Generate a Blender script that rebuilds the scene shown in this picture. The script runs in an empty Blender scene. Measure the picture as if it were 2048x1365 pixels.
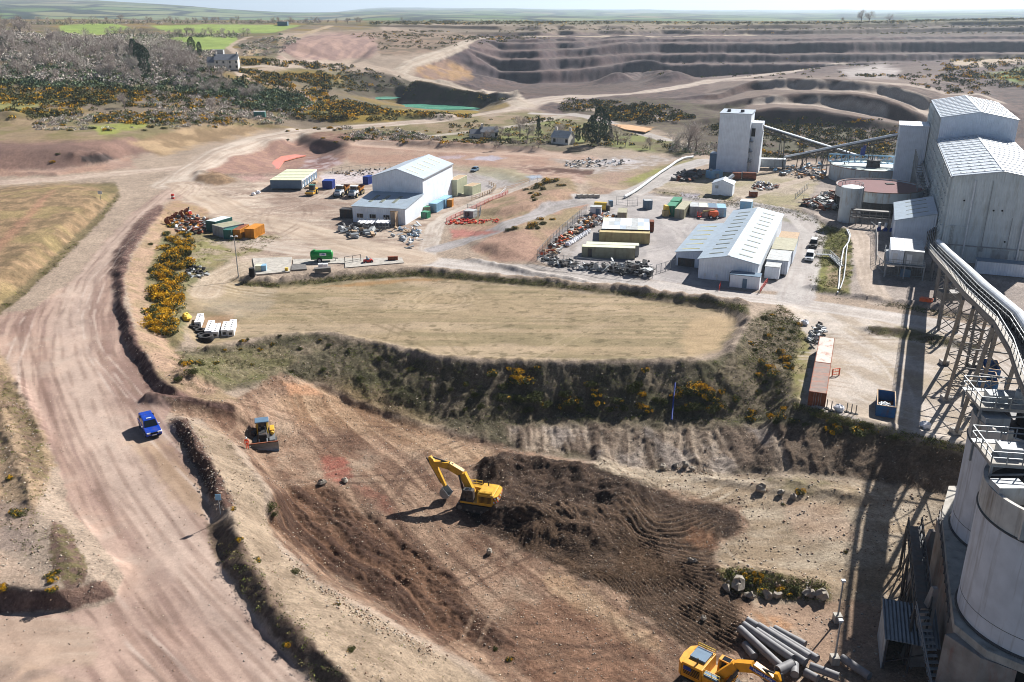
import bpy, bmesh, math, random
import numpy as np
from mathutils import Vector, Matrix
from mathutils.geometry import delaunay_2d_cdt
random.seed(7); np.random.seed(7)
C = bpy.data.collections.new('quarry'); bpy.context.scene.collection.children.link(C)
S = bpy.context.scene
# ------------------------------------------------------------------ camera
F, CX, CY, PITCH, CAMZ = 1760.0, 1024.0, 682.5, math.radians(20.6), 54.0
cp, sp = math.cos(PITCH), math.sin(PITCH)
cam = bpy.data.cameras.new('camera'); camo = bpy.data.objects.new('camera', cam); C.objects.link(camo)
camo.location = (0, 0, CAMZ); camo.rotation_euler = (math.radians(90) - PITCH, 0, 0)
cam.sensor_width = 36; cam.lens = 36 * F / 2048; cam.clip_start = 1; cam.clip_end = 60000
S.camera = camo
# ------------------------------------------------------------------ world and sun
SUN_EL = math.radians(37); SAZ = math.atan2(0.67, 0.74)      # azimuth from +Y towards +X
w = bpy.data.worlds.new('World'); S.world = w; w.use_nodes = True
nt = w.node_tree; bg = nt.nodes['Background']
sky = nt.nodes.new('ShaderNodeTexSky'); sky.sky_type = 'NISHITA'; sky.sun_disc = False
sky.sun_elevation = SUN_EL; sky.sun_rotation = SAZ; sky.air_density = 0.5; sky.dust_density = 0.4; sky.altitude = 200
nt.links.new(sky.outputs[0], bg.inputs[0]); bg.inputs[1].default_value = 0.05
sl = bpy.data.lights.new('sun', 'SUN'); slo = bpy.data.objects.new('sun', sl); C.objects.link(slo)
sl.energy = 5.0; sl.angle = math.radians(0.53); sl.color = (1.0, 0.97, 0.93)
sd = Vector((math.cos(SUN_EL) * math.sin(SAZ), math.cos(SUN_EL) * math.cos(SAZ), math.sin(SUN_EL)))
slo.rotation_euler = sd.to_track_quat('Z', 'Y').to_euler(); slo.location = (200, 200, 200)
S.view_settings.view_transform = 'Standard'; S.view_settings.look = 'None'
S.view_settings.exposure = 0.9; S.view_settings.gamma = 1
S.render.engine = 'CYCLES'
S.cycles.volume_bounces = 0; S.cycles.max_bounces = 5; S.cycles.diffuse_bounces = 1; S.cycles.glossy_bounces = 2
S.cycles.filter_width = 1.0; S.cycles.transparent_max_bounces = 6; S.cycles.use_denoising = True
# ------------------------------------------------------------------ pixel <-> world
def slope(v):
    yc = (v - CY) / F
    return (sp + yc * cp) / (cp - yc * sp)
def unp(u, v, z=0.0):
    yc = (v - CY) / F
    t = (CAMZ - z) / (sp + yc * cp)
    return ((u - CX) / F * t, (cp - yc * sp) * t)
def proj(x, y, z):
    dz = z - CAMZ
    zc = np.maximum(y * cp - dz * sp, 1.0)
    return CX + F * x / zc, CY + F * (-dz * cp - y * sp) / zc
# ------------------------------------------------------------------ noise
def _h(ix, iy, s):
    h = (ix.astype(np.int64) * 374761393 + iy.astype(np.int64) * 668265263 + s * 974634221) & 0xffffffff
    h = ((h ^ (h >> 13)) * 1274126177) & 0xffffffff
    return ((h ^ (h >> 16)) & 0xffff) / 65535.0
def vn(x, y, s=0):
    ix = np.floor(x); iy = np.floor(y); fx = x - ix; fy = y - iy
    fx = fx * fx * (3 - 2 * fx); fy = fy * fy * (3 - 2 * fy)
    a = _h(ix, iy, s); b = _h(ix + 1, iy, s); c = _h(ix, iy + 1, s); d = _h(ix + 1, iy + 1, s)
    return (a + (b - a) * fx) * (1 - fy) + (c + (d - c) * fx) * fy
def fbm(x, y, s=0, o=4):
    r = 0; a = .5; t = 0
    for i in range(o):
        r = r + a * vn(x, y, s + i * 17); t += a; a *= .5; x = x * 2.03 + 11.3; y = y * 2.03 + 7.7
    return r / t
def sstep(a, b, x):
    t = np.clip((x - a) / (b - a), 0, 1); return t * t * (3 - 2 * t)
def lin(c):
    c = np.asarray(c, float) / 255.0
    return np.where(c <= .04045, c / 12.92, ((c + .055) / 1.055) ** 2.4)
# ------------------------------------------------------------------ breaklines of the terrain: (u, v, z)
BL = [
 # haul road, centre
 [(650,1480,3),(550,1365,3),(450,1250,3),(340,1120,3),(260,1000,3),(200,900,3),(150,800,3),(115,720,3),(118,640,3),(150,560,2.8),(205,490,2.5),(280,420,2.2),(340,370,2)],
 # haul road, right toe and low bank crest
 [(350,800,3),(300,782,3),(268,730,3),(245,670,3),(225,600,3),(222,540,2.9),(238,490,2.7),(275,440,2.4),(310,410,2.2)],
 [(345,780,4),(320,762,4.2),(290,720,4.5),(268,660,4.6),(248,600,4.6),(244,545,4.4),(256,500,4.2),(290,452,3.6),(325,418,2.6)],
 # trough between the low bank and the gorse ridge
 [(390,745,3.2),(345,715,3),(310,670,3),(292,600,3),(290,560,3),(310,500,2.6),(335,470,2.2)],
 # gorse ridge
 [(352,668,1.6),(345,640,1.8),(348,600,1.8),(360,560,1.8),(370,510,1.6),(365,480,1.2)],
 # haul road, left edge and the bank beyond
 [(250,1130,3),(130,1000,3),(110,900,3),(60,820,3),(20,740,3.2),(-30,680,3.2)],
 [(60,1010,4.6),(60,940,4.4),(30,860,4.2),(0,790,4.2),(-60,720,4.5)],
 [(232,1192,2.7),(150,1222,2.6),(0,1228,2.6),(-200,1232,2.6)],
 [(178,1148,4.2),(100,1178,4.4),(0,1170,4.4),(-200,1160,4.4)],
 [(118,1066,5.0),(150,1110,4.9),(112,1150,4.6)],
 [(0,1050,4.7),(60,1120,4.5)],
 [(-100,1300,2.6),(100,1280,2.6),(250,1250,2.7)],
 [(0,1400,3.6),(100,1370,3.4),(-200,1450,3.6)],
 # bank right of the haul road: crest, and cut edge of the excavation
 [(335,846,3.2),(395,930,3.2),(428,1010,3.1),(415,1060,3.1),(470,1170,3),(560,1290,3),(640,1390,3),(720,1500,3)],
 [(360,838,4.6),(420,930,4.8),(450,1000,4.6),(462,1050,4.9),(510,1130,4.5),(590,1240,4.5),(690,1350,4.4),(760,1440,4.4)],
 [(440,870,1.6),(480,900,1),(545,985,.6),(530,1050,1),(560,1090,1),(640,1160,.5),(760,1230,-.8),(880,1310,-3.2),(960,1380,-5),(1040,1450,-6)],
 [(505,905,-2.6),(575,985,-3.4),(585,1060,-4.4),(640,1110,-5),(720,1180,-5.6),(840,1245,-6.2),(980,1310,-6.6),(1090,1380,-7)],
 # ramp from haul road to the floor
 [(300,815,3.1),(380,825,2.6),(450,840,1),(500,850,-.6),(560,850,-2.4)],
 [(310,795,3.2),(400,808,2.8),(480,815,1.2),(540,800,-.6)],
 [(440,780,2.2),(530,760,.6),(600,765,-.8)],
 # floor
 [(520,895,-3.4),(640,900,-4.2),(800,950,-5.6),(930,1010,-6.2),(1100,1100,-6.6),(1300,1200,-6.9),(1500,1200,-7),(1700,1200,-6.8)],
 [(640,820,-3.7),(760,870,-5.3),(900,920,-6.1),(1000,930,-6.6)],
 [(700,1120,-5.4),(900,1240,-6.5),(1100,1330,-7),(1430,1340,-7.2),(1700,1330,-7.2),(1950,1300,-7.2)],
 [(1000,1480,-7.2),(1500,1480,-7.4),(2200,1480,-7.4)],
 # ledge at the toe of the pad bank
 [(620,762,-1.8),(700,795,-3.4),(780,825,-4.9),(870,850,-5.7),(960,875,-6),(1030,893,-6.3)],
 [(612,772,-2.6),(690,806,-4.3),(770,838,-5.8),(860,868,-6.5),(950,890,-6.7),(1020,905,-6.9)],
 # pad bank crest / foot
 [(345,700,1.2),(400,705,1.2),(480,690,1),(560,676,.9),(650,672,.9),(760,692,.9),(880,720,.9),(1000,727,.9),(1200,730,.9),(1400,724,.9),(1455,708,1),(1495,660,1),(1490,622,1),(1400,598,1)],
 [(415,690,0),(480,678,0),(560,666,0),(650,660,0),(760,680,0),(880,706,0),(1000,714,0),(1200,717,0),(1390,711,0),(1440,695,0),(1470,655,0),(1465,630,0)],
 [(400,790,1.8),(440,770,1.2),(500,745,.1),(560,735,-.4)],
 [(640,752,-1.6),(760,808,-4.4),(860,835,-5.4),(960,850,-5.4),(1100,832,-5.2),(1250,835,-5.2),(1400,838,-4.8),(1530,830,-3.6)],
 [(1040,905,-6.9),(1150,915,-7.3),(1250,930,-7.5),(1350,945,-7.2),(1500,950,-5.6),(1600,945,-4.4),(1750,958,-4.0),(1900,985,-4.0),(2050,1010,-4.2),(2300,1050,-4.4)],
 [(1560,800,-1),(1590,812,-.2),(1640,828,0),(1750,855,0),(1850,880,0),(1950,905,0),(2100,935,0),(2400,1000,0)],
 [(1520,720,.6),(1540,660,1.4),(1560,620,1.4),(1600,640,.2),(1590,700,0),(1580,760,0)],
 [(1300,985,-7.3),(1500,990,-6),(1700,1010,-5),(1900,1045,-5)],
 # pad
 [(400,655,0),(500,640,0),(700,640,0),(1000,650,0),(1300,660,0),(1420,640,0)],
 [(475,575,0),(600,582,0),(800,562,0),(1000,575,0),(1250,595,0),(1400,612,0)],
 # yard and main road
 [(500,540,0),(840,535,0),(1000,540,0),(1200,563,0),(1400,583,0),(1600,605,0),(1830,640,0),(2048,675,0),(2400,740,0)],
 [(360,440,1),(420,470,.6),(480,500,.3),(560,520,0)],
 [(400,400,.8),(520,400,.2),(700,450,0),(840,490,0)],
 [(420,375,1.2),(520,390,.2),(700,380,0),(900,390,0),(1000,380,0)],
 [(640,350,0),(760,335,0),(1000,340,.2),(1150,350,.3)],
 [(1080,525,1),(1150,470,1),(1200,420,1),(1300,395,.6),(1420,400,.2)],
 [(1100,545,.6),(1300,560,.4),(1420,540,.2),(1420,450,.2)],
 [(1700,470,0),(1700,560,0),(1850,560,0),(2048,560,0),(2400,560,0)],
 [(1640,430,0),(1750,380,0),(1850,350,0),(1700,340,0),(1500,345,0),(1400,350,0)],
 [(1660,700,0),(1750,740,0),(1900,800,0),(2100,850,0)],
 # embankment left of the container yard
 [(885,500,0),(950,465,.3),(1020,440,1),(1100,420,1.2),(1190,400,1)],
 [(930,480,.2),(1000,440,2.8),(1060,410,3.6),(1110,385,3.8),(1140,362,3.4),(1060,355,2)],
 [(880,440,0),(940,425,.2),(1000,400,1),(1050,375,1.2)],
 [(940,500,.2),(1000,520,.2),(1060,515,.8)],
 [(990,485,2.4),(1040,470,2.6),(1100,445,2.6),(1170,425,1.6)],
 # gully strip between the two right-hand tracks
 [(1650,460,-.8),(1650,520,-1),(1640,570,-.6)],
 # mound and tan hill by the junction
 [(385,362,1.6),(400,352,3),(425,346,3.6),(450,352,3),(470,362,1.4)],
 [(235,372,2.5),(232,392,2.6),(190,440,2.8),(110,520,3),(20,600,3.2),(-60,660,3.4)],
 [(200,380,5.2),(165,412,5.8),(100,470,6.2),(20,530,6.4),(-70,590,6.4)],
 [(100,375,5.6),(0,400,6.4),(-100,420,7)],
 [(230,364,2.4),(100,366,2.5),(0,374,2.6),(-200,385,2.8)],
 # road to the left, bank above it
 [(-200,362,2.8),(0,360,2.8),(120,352,2.6),(260,338,2.4),(340,330,2.3)],
 [(-200,345,3.4),(0,345,3.4),(130,338,3.4),(250,318,3.2),(330,305,3.2),(400,285,3.6),(480,272,4),(540,262,4)],
 [(-200,300,9),(0,300,8.6),(100,300,8.4),(200,290,8.6),(280,268,8.8),(360,258,8.4),(440,252,7.6),(510,250,6)],
 [(-200,280,9.5),(0,278,9.5),(150,270,10),(300,248,10.4),(420,240,9.5),(520,240,7.5)],
 [(390,340,2.2),(440,305,2.6),(520,279,3),(600,265,3.2),(740,253,3.6),(880,240,3.8),(960,231,4),(1040,213,5)],
 # sunken pond pit
 [(400,332,2.4),(440,300,3),(490,282,3.3),(560,274,3.4),(640,278,3),(700,292,2.4),(690,318,1),(640,345,.6),(560,350,.6),(440,348,1.4),(400,332,2.4)],
 [(545,318,-2.4),(590,300,-2.2),(640,306,-2.2),(630,332,-2.4),(570,340,-2.4)],
 [(720,290,2),(900,302,1.2),(1060,308,.8),(1200,318,.4)],
 [(700,282,3.4),(820,284,3.4),(960,288,2.8),(1100,296,2),(1250,300,1.4),(1380,310,.6)],
 [(800,270,2.8),(1000,258,3),(1150,245,3.2)],
 [(900,285,2.4),(1100,275,2.4),(1300,290,1.4)],
 # wooded hillside
 [(-300,250,11),(0,250,10.5),(200,235,10.5),(400,220,9.5),(560,215,8),(640,225,6)],
 [(-300,200,15),(0,200,14.5),(200,198,14.5),(400,190,13),(520,180,12.5),(600,190,9)],
 [(-300,150,21),(0,150,20.5),(200,145,20.6),(350,143,21),(450,142,22),(520,150,18),(600,160,14)],
 [(-300,110,28),(0,110,27),(200,105,27),(350,108,26),(450,112,26.5),(540,118,24)],
 [(-300,75,35),(0,75,34.5),(120,73,34),(300,72,33),(470,74,32),(560,70,33.5)],
 [(-300,50,42),(0,50,41.5),(150,48,41),(350,48,40),(560,48,39),(700,45,38.5)],
 # pink bank and the pit road
 [(560,112,23),(640,120,21),(740,112,21)],
 [(570,98,27),(600,85,31),(660,66,34),(740,78,30),(750,90,26)],
 [(600,132,17),(700,130,14.5),(780,143,12),(830,160,10),(900,171,8.4),(980,182,6.6),(1040,193,5.6)],
 [(780,140,12.2),(820,127,16),(880,105,22),(920,92,26),(965,79,29.5)],
 [(660,140,13),(700,190,6),(760,200,1),(800,205,-5),(860,202,-5),(930,208,-5),(975,205,-1)],
 [(785,213,-6.5),(860,221,-6.5),(950,223,-6)],
 [(600,232,5),(700,232,4),(800,230,2.4),(900,232,2.6),(970,222,2.8)],
 [(620,190,9),(700,205,5),(760,222,3)],
 # road to the right and the benches in front of the pit
 [(1040,205,5.2),(1080,196,6),(1180,190,6.6),(1290,185,7.6),(1450,160,10),(1560,146,12),(1680,131,14.5),(1800,128,15)],
 [(1100,212,4.5),(1200,205,5),(1290,200,6),(1400,188,8)],
 [(1120,225,2.5),(1250,218,4),(1380,212,6),(1480,206,7.4)],
 [(1150,238,2.8),(1250,250,1.6),(1350,270,1),(1450,280,.8)],
 [(1960,200,13),(1900,215,9)],
 [(1400,300,.3),(1500,305,0),(1630,310,0),(1800,318,0)],
 [(1860,150,17),(1950,160,15),(2048,160,15.5),(2300,160,16)],
 [(1900,128,18.5),(2000,118,21),(2100,118,21),(2400,118,21)],
 [(1900,230,7),(2048,230,7),(2400,230,7)],
 [(740,45,38.5),(960,44,38.4),(1150,46,38.6),(1400,47,38.6),(1700,46,38.8),(1900,40,41),(2300,35,43.5)],
]
HULL = [(-1150,1420,40),(-600,1420,41),(-200,1420,40),(100,1420,39),(400,1420,39),(700,1420,40),(1250,1420,44),
 (-1150,1000,45),(-700,700,34),(-420,450,20),(-300,330,10),(-210,240,5),(-140,150,4.5),(-100,90,4.5),(-95,25,4),(-30,25,3.4),(20,25,-3.5),(60,25,-7.4),(100,25,-7.4),
 (110,80,-6),(150,130,0),(230,200,0),(330,300,0),(480,430,3),(620,560,10),(800,760,15),(1000,930,24),(1250,1150,36)]
# far side of the pit: each face climbs within five metres, each bench is level
PITV = {1000: (0, 161,146,143,121,118,104,101,87,85,81,74,64,61,53), 1080: (-2, 168,144,141,119,116,102,98,86,84,78,72,63,61,52), 1150: (-3, 167,141,138,117,114,100,97,86,84,77,71,62,60,52), 1250: (-4, 164,131,127,110,107,88,85,78,75,73,70,61,59,51),
 1400: (-4, 162,130,126,109,106,87,84,77,75,73,70,60,58,50), 1550: (-4, 160,128,125,110,107,87,84,77,75,73,70,60,58,50), 1700: (-4, 158,128,125,109,106,85,82,76,73,71,69,59,57,49), 1900: (-3, 152,126,122,108,105,84,80,73,70,67,65,55,53,44), 2300: (-3, 150,126,122,108,105,82,79,71,68,66,64,52,50,38)}
MIDV = {1440: (1, 250,236,222,208,200,188), 1500: (.8, 248,222,210,196,182,165), 1550: (.6, 250,217,206,188,179,156), 1630: (.6, 252,219,209,187,180,157), 1700: (.5, 256,230,221,188,182,159), 1760: (.4, 262,242,233,195,187,166), 1830: (.4, 268,256,250,222,214,178), 1870: (.6, 268,260,255,238,230,200)}
rj = random.Random(21); rowsM = [[] for _ in range(6)]; rowsP = [[] for _ in range(14)]
for T_, R_, n_ in ((MIDV, rowsM, 7), (PITV, rowsP, 15)):
  us_ = sorted(T_)
  for u in sorted(us_ + [(a + b) // 2 for a, b in zip(us_[:-1], us_[1:])]):
    q = [float(np.interp(u, us_, [T_[a][k] for a in us_])) for k in range(n_)]; q = [q[0]] + [v_ + (rj.uniform(-.8, .8) if n_ > 10 else rj.uniform(-.8, .8)) * (i_ > 0) for i_, v_ in enumerate(q[1:])]; z = q[0]; y = (CAMZ - z) / slope(q[1]); R_[0].append((u, q[1], z))
    for i in range(2, n_):
        if i % 2 == 0: y += 5; z = CAMZ - slope(q[i]) * y
        else: y = (CAMZ - z) / slope(q[i])
        R_[i - 1].append((u, q[i], z))
BL += rowsM
BL += rowsP
pts = []; edges = []
for line in BL:
    prev = None
    for (u, v, z) in line:
        x, y = unp(u, v, z); pts.append((x, y, z))
        if prev is not None: edges.append((prev, len(pts) - 1))
        prev = len(pts) - 1
for p in HULL: pts.append(p)
P2 = [Vector((p[0], p[1])) for p in pts]
vo, eo, fo, ov, oe, of_ = delaunay_2d_cdt(P2, edges, [], 0, 1e-4)
def segz(q):
    zs = []
    for a, b in edges:
        A, B = P2[a], P2[b]; d = B - A; L2 = d.length_squared
        if L2 < 1e-9: continue
        t = (q - A).dot(d) / L2
        if 0 <= t <= 1 and (A + d * t - q).length < 0.02: zs.append(pts[a][2] * (1 - t) + pts[b][2] * t)
    return sum(zs) / len(zs) if zs else 0.0
VZ = np.array([(q.x, q.y, (sum(pts[i][2] for i in o) / len(o)) if o else segz(q)) for q, o in zip(vo, ov)])
# ------------------------------------------------------------------ the terrain grid (a fan, finer where it is near)
rows = [43.0]
while rows[-1] < 1400:
    y = rows[-1]; rows.append(y + min(max(.14, y * y / 47500 * .85), 1.0 if y < 700 else 1.15))
RY = np.array(rows); NC = 880; TC = np.linspace(-.70, .76, NC); NR = len(RY)
GX = (RY[:, None] + 18) * TC[None, :]; GY = np.repeat(RY[:, None], NC, 1)
GZ = np.full((NR, NC), np.nan)
for f in fo:
    a, b, c = (VZ[i] for i in f)
    d = (b[1] - c[1]) * (a[0] - c[0]) + (c[0] - b[0]) * (a[1] - c[1])
    if abs(d) < 1e-9: continue
    y0, y1 = min(a[1], b[1], c[1]), max(a[1], b[1], c[1])
    r0, r1 = np.searchsorted(RY, y0), np.searchsorted(RY, y1, 'right')
    if r1 <= r0: continue
    ts = [q[0] / (q[1] + 18) for q in (a, b, c)]
    c0, c1 = np.searchsorted(TC, min(ts)), np.searchsorted(TC, max(ts), 'right')
    if c1 <= c0: continue
    X = GX[r0:r1, c0:c1]; Y = GY[r0:r1, c0:c1]
    l1 = ((b[1] - c[1]) * (X - c[0]) + (c[0] - b[0]) * (Y - c[1])) / d
    l2 = ((c[1] - a[1]) * (X - c[0]) + (a[0] - c[0]) * (Y - c[1])) / d
    l3 = 1 - l1 - l2
    m = (l1 >= -1e-6) & (l2 >= -1e-6) & (l3 >= -1e-6)
    G = GZ[r0:r1, c0:c1]; G[m] = (l1 * a[2] + l2 * b[2] + l3 * c[2])[m]
GZ[np.isnan(GZ)] = 0.0
def blur(A, n):
    for _ in range(n):
        B = np.pad(A, 1, mode='edge')
        A = (B[:-2, 1:-1] + 2 * A + B[2:, 1:-1]) / 4
        B = np.pad(A, 1, mode='edge'); A = (B[1:-1, :-2] + 2 * A + B[1:-1, 2:]) / 4
    return A
GZ = blur(GZ, 4)
def wander():                       # uneven bench and bank lines
    fr = sstep(400, 470, GY); nr_ = 1 - sstep(240, 300, GY)
    d = fr * ((3 + 5 * sstep(620, 850, GY)) * (fbm(GX / 60, GY / 200, 301, 3) - .5) + (1 + 1.6 * sstep(620, 850, GY)) * (fbm(GX / 14, GY / 60, 303, 3) - .5)) + nr_ * 1.5 * (fbm(GX / 5, GY / 9, 305, 3) - .5)
    for j in range(NC): GZ[:, j] = np.interp(RY + d[:, j], RY, GZ[:, j])
    dx = nr_ * 2.6 * (fbm(GX / 7, GY / 4.5, 307, 4) - .5)
    for i in range(NR):
        if RY[i] < 300: GZ[i] = np.interp(GX[i] + dx[i], GX[i], GZ[i])
wander()
def HB(x, y):                      # height of the ground, bilinear
    r = min(max(np.searchsorted(RY, y) - 1, 0), NR - 2); t = x / (y + 18)
    c = min(max(int((t - TC[0]) / (TC[1] - TC[0])), 0), NC - 2)
    fr = min(max((y - RY[r]) / (RY[r + 1] - RY[r]), 0), 1); fc = min(max((t - TC[c]) / (TC[1] - TC[0]), 0), 1)
    return float((GZ[r, c] * (1 - fc) + GZ[r, c + 1] * fc) * (1 - fr) + (GZ[r + 1, c] * (1 - fc) + GZ[r + 1, c + 1] * fc) * fr)
def P(u, v):                       # the ground point seen at photo pixel (u, v)
    yc = (v - CY) / F; dx, dy, dz = (u - CX) / F, cp - yc * sp, -(sp + yc * cp)
    t = 44.0; step = .6
    while t < 1400:
        if CAMZ + dz * t <= HB(dx * t, dy * t):
            lo, hi = t - step, t
            for _ in range(14):
                m = (lo + hi) / 2
                if CAMZ + dz * m <= HB(dx * m, dy * m): hi = m
                else: lo = m
            return Vector((dx * hi, dy * hi, HB(dx * hi, dy * hi)))
        step = max(.3, t * .004); t += step
    return Vector((dx * t, dy * t, HB(dx * t, dy * t)))
# ------------------------------------------------------------------ relief: berms, mounds, ruts
def seg_field(line, X, Y):
    """distance to, side of and distance along a world polyline"""
    best = np.full(X.shape, 1e9); along = np.zeros(X.shape); lat = np.zeros(X.shape); s0 = 0
    for (x0, y0), (x1, y1) in zip(line[:-1], line[1:]):
        dx, dy = x1 - x0, y1 - y0; L = math.hypot(dx, dy)
        if L < 1e-6: continue
        t = np.clip(((X - x0) * dx + (Y - y0) * dy) / L ** 2, 0, 1)
        px, py = X - x0 - t * dx, Y - y0 - t * dy; d = np.hypot(px, py)
        m = d < best
        best = np.where(m, d, best); along = np.where(m, s0 + t * L, along)
        lat = np.where(m, np.sign(dx * py - dy * px) * d, lat); s0 += L
    return best, lat, along
def wl(line): return [tuple(P(u, v)[:2]) for u, v in line]
def window(line, pad):
    xs = [p[0] for p in line]; ys = [p[1] for p in line]
    r0, r1 = np.searchsorted(RY, min(ys) - pad), np.searchsorted(RY, max(ys) + pad)
    ts = [(p[0] + s * pad) / (p[1] + 18) for p in line for s in (-1, 1)]
    c0, c1 = np.searchsorted(TC, min(ts)), np.searchsorted(TC, max(ts))
    return slice(max(r0, 0), min(r1 + 1, NR)), slice(max(c0, 0), min(c1 + 1, NC))
BERMS = [  # pixels, height, half width, roughness
 ([(480,563),(560,566),(700,552),(830,545),(960,556),(1100,568),(1250,586),(1400,600),(1480,612)], 1.3, 1.6, .5),
 ([(1490,615),(1500,660),(1465,706)], 1.2, 2, .5),
 ([(600,672),(680,674),(770,693),(880,716),(1000,724),(1200,727),(1390,722)], .7, 1.2, .5),
 ([(420,700),(500,688),(570,674)], .8, 1.4, .4),
 ([(358,690),(345,640),(352,600),(372,560)], .6, 1.4, .4),
 ([(1590,806),(1680,832),(1800,862),(1950,898)], .5, 1.4, .5),
 ([(1620,577),(1700,592),(1790,606),(1850,612),(1960,640)], .9, 1.3, .6),
 ([(1740,660),(1800,668),(1880,682),(1960,700)], .9, 1.6, .5),
 ([(940,520),(1000,533),(1060,548),(1150,562),(1290,578)], .7, 1.0, .5),
 ([(1310,388),(1400,400),(1520,412),(1600,426)], .7, 1.1, .5),
 ([(1310,380),(1380,388),(1480,398),(1490,404)], .6, 1.0, .5),
 ([(1600,420),(1660,448),(1690,462)], .8, 1.4, .5),
 ([(820,285),(900,290),(1000,296),(1080,300)], 1.2, 2.2, .4),
 ([(400,345),(470,352),(560,352),(640,350)], .8, 1.6, .4),
 ([(1440,1150),(1490,1150),(1560,1165),(1640,1178)], .9, 1.8, .6),
 ([(300,800),(350,806),(420,815),(470,822)], 1.0, 1.1, .4),
 ([(380,775),(395,758),(410,770)], 2.0, 2.2, .5),
 ([(1140,930),(1180,936)], .6, 1.0, .4), ([(1400,960),(1500,972),(1580,990)], .4, 1.0, .6),
 ([(1560,965),(1650,985),(1720,996)], .5, 1.3, .8),
 ([(470,900),(520,960),(545,1010)], .5, .8, .6), ([(70,1010),(40,930),(10,860),(0,800)], .7, 1.2, .6),
 ([(90,880),(60,820),(30,760)], .5, .8, .6),
 ([(1050,880),(1000,935),(1010,950)], .5, 1.6, .5),
 ([(1200,905),(1215,935)], 1.2, 1.6, .3),
 ([(600,240),(700,243),(800,236),(900,238)], 2.5, 5, .5),
 ([(1230,165),(1290,158),(1340,165)], 6, 16, .5),
 ([(720,170),(800,176),(880,184),(960,194),(1030,200)], 1.2, 3, .4),
 ([(880,164),(960,178),(1040,188)], 1.4, 3, .4),
 ([(30,348),(110,350)], .8, 2, .4), ([(160,318),(200,325)], 2.5, 3.5, .7), ([(0,240),(30,243)], 3, 8, .5),
]
for line, h, hw, rg in BERMS:
    W = wl(line); a, b = window(W, hw * 4)
    X, Y = GX[a, b], GY[a, b]
    d, _, s = seg_field(W, X, Y)
    n = fbm(X / hw, Y / hw, 5, 3)
    GZ[a, b] += h * np.exp(-(d / hw) ** 2) * (1 - rg + 2 * rg * n)
def inpoly(poly, U, V):
    r = np.zeros(U.shape, bool); j = len(poly) - 1
    for i in range(len(poly)):
        (x0, y0), (x1, y1) = poly[i], poly[j]
        if y0 != y1: r ^= ((y0 > V) != (y1 > V)) & (U < (x1 - x0) * (V - y0) / (y1 - y0) + x0)
        j = i
    return r
def sdist(poly, U, V):
    d = np.full(U.shape, 1e9); j = len(poly) - 1
    for i in range(len(poly)):
        (x0, y0), (x1, y1) = poly[j], poly[i]; dx, dy = x1 - x0, y1 - y0
        t = np.clip(((U - x0) * dx + (V - y0) * dy) / max(dx * dx + dy * dy, 1e-9), 0, 1)
        d = np.minimum(d, np.hypot(U - x0 - t * dx, V - y0 - t * dy)); j = i
    return np.where(inpoly(poly, U, V), d, -d)
U0, V0 = proj(GX, GY, GZ)
ZC = GY * cp - (GZ - CAMZ) * sp; PXM = ZC / F                 # metres per photo pixel
def mask(poly, soft=6, nz=5, ns=22, seed=1):
    """0..1 inside the ground area whose outline the photograph shows at these pixels, with a ragged edge"""
    us = [p[0] for p in poly]; vs = [p[1] for p in poly]; pad = soft + nz * 2
    m = (U0 > min(us) - pad) & (U0 < max(us) + pad) & (V0 > min(vs) - pad) & (V0 < max(vs) + pad)
    out = np.zeros(U0.shape)
    if not m.any(): return out
    u, v, x, y = U0[m], V0[m], GX[m], GY[m]; k = ns * float(np.median(PXM[m]))
    du = (fbm(x / k, y / k, seed, 4) - .5) * 4 * nz; dv = (fbm(x / k, y / k, seed + 50, 4) - .5) * 2.4 * nz
    out[m] = sstep(-soft, soft, sdist(poly, u + du, v + dv))
    return out
# spoil heap, worked ground, rough banks
SPOIL = [(960,935),(1010,905),(1100,930),(1180,935),(1290,965),(1360,1000),(1440,1005),(1480,1025),(1490,1060),(1425,1085),(1425,1120),(1450,1160),(1500,1190),(1500,1225),(1470,1250),(1470,1300),(1380,1300),(1290,1230),(1230,1180),(1130,1140),(1040,1100),(960,1060),(930,1020)]
HEAP = [(970,940),(1010,915),(1100,940),(1180,945),(1280,975),(1300,1010),(1260,1080),(1180,1100),(1080,1080),(990,1040)]
mS = mask(SPOIL, 8, 8, 30, 3); mH = mask(HEAP, 26, 8, 40, 4)
BANKV = [(480,690),(560,672),(650,672),(770,694),(880,722),(1000,728),(1200,730),(1390,726),(1470,705),(1500,640),(1540,620),(1600,650),(1580,790),(1640,840),(1900,900),(1960,920),(1960,1010),(1760,965),(1600,945),(1400,948),(1240,932),(1160,915),(1040,905),(870,850),(760,822),(640,765),(480,775),(400,790),(340,760),(350,700)]
ROCKF = [(1010,850),(1100,850),(1200,850),(1320,858),(1420,855),(1540,850),(1640,880),(1760,900),(1960,950),(1960,1000),(1760,962),(1600,944),(1400,946),(1240,930),(1160,912),(1040,903)]
EXC = [(560,745),(640,775),(770,830),(880,862),(1030,900),(1160,925),(1250,940),(1500,1000),(1500,1190),(1500,1260),(1480,1480),(1100,1480),(1000,1365),(900,1305),(760,1228),(640,1160),(560,1090),(535,1050),(545,985),(475,890),(400,842),(300,812),(330,795),(470,800)]
mB = mask(BANKV, 8, 6, 26, 6); mR = mask(ROCKF, 10, 8, 30, 7); mE = mask(EXC, 6, 6, 24, 8)
GZ += mH * (1.9 + 3.4 * (fbm(GX / 5, GY / 5, 31, 4) - .5) + 1.0 * (fbm(GX / 1.4, GY / 1.4, 33, 3) - .5))
wx = GX + 3.5 * (fbm(GX / 9, GY / 9, 41, 2) - .5) * 2; wy = GY + 3.5 * (fbm(GX / 9, GY / 9, 43, 2) - .5) * 2
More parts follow.
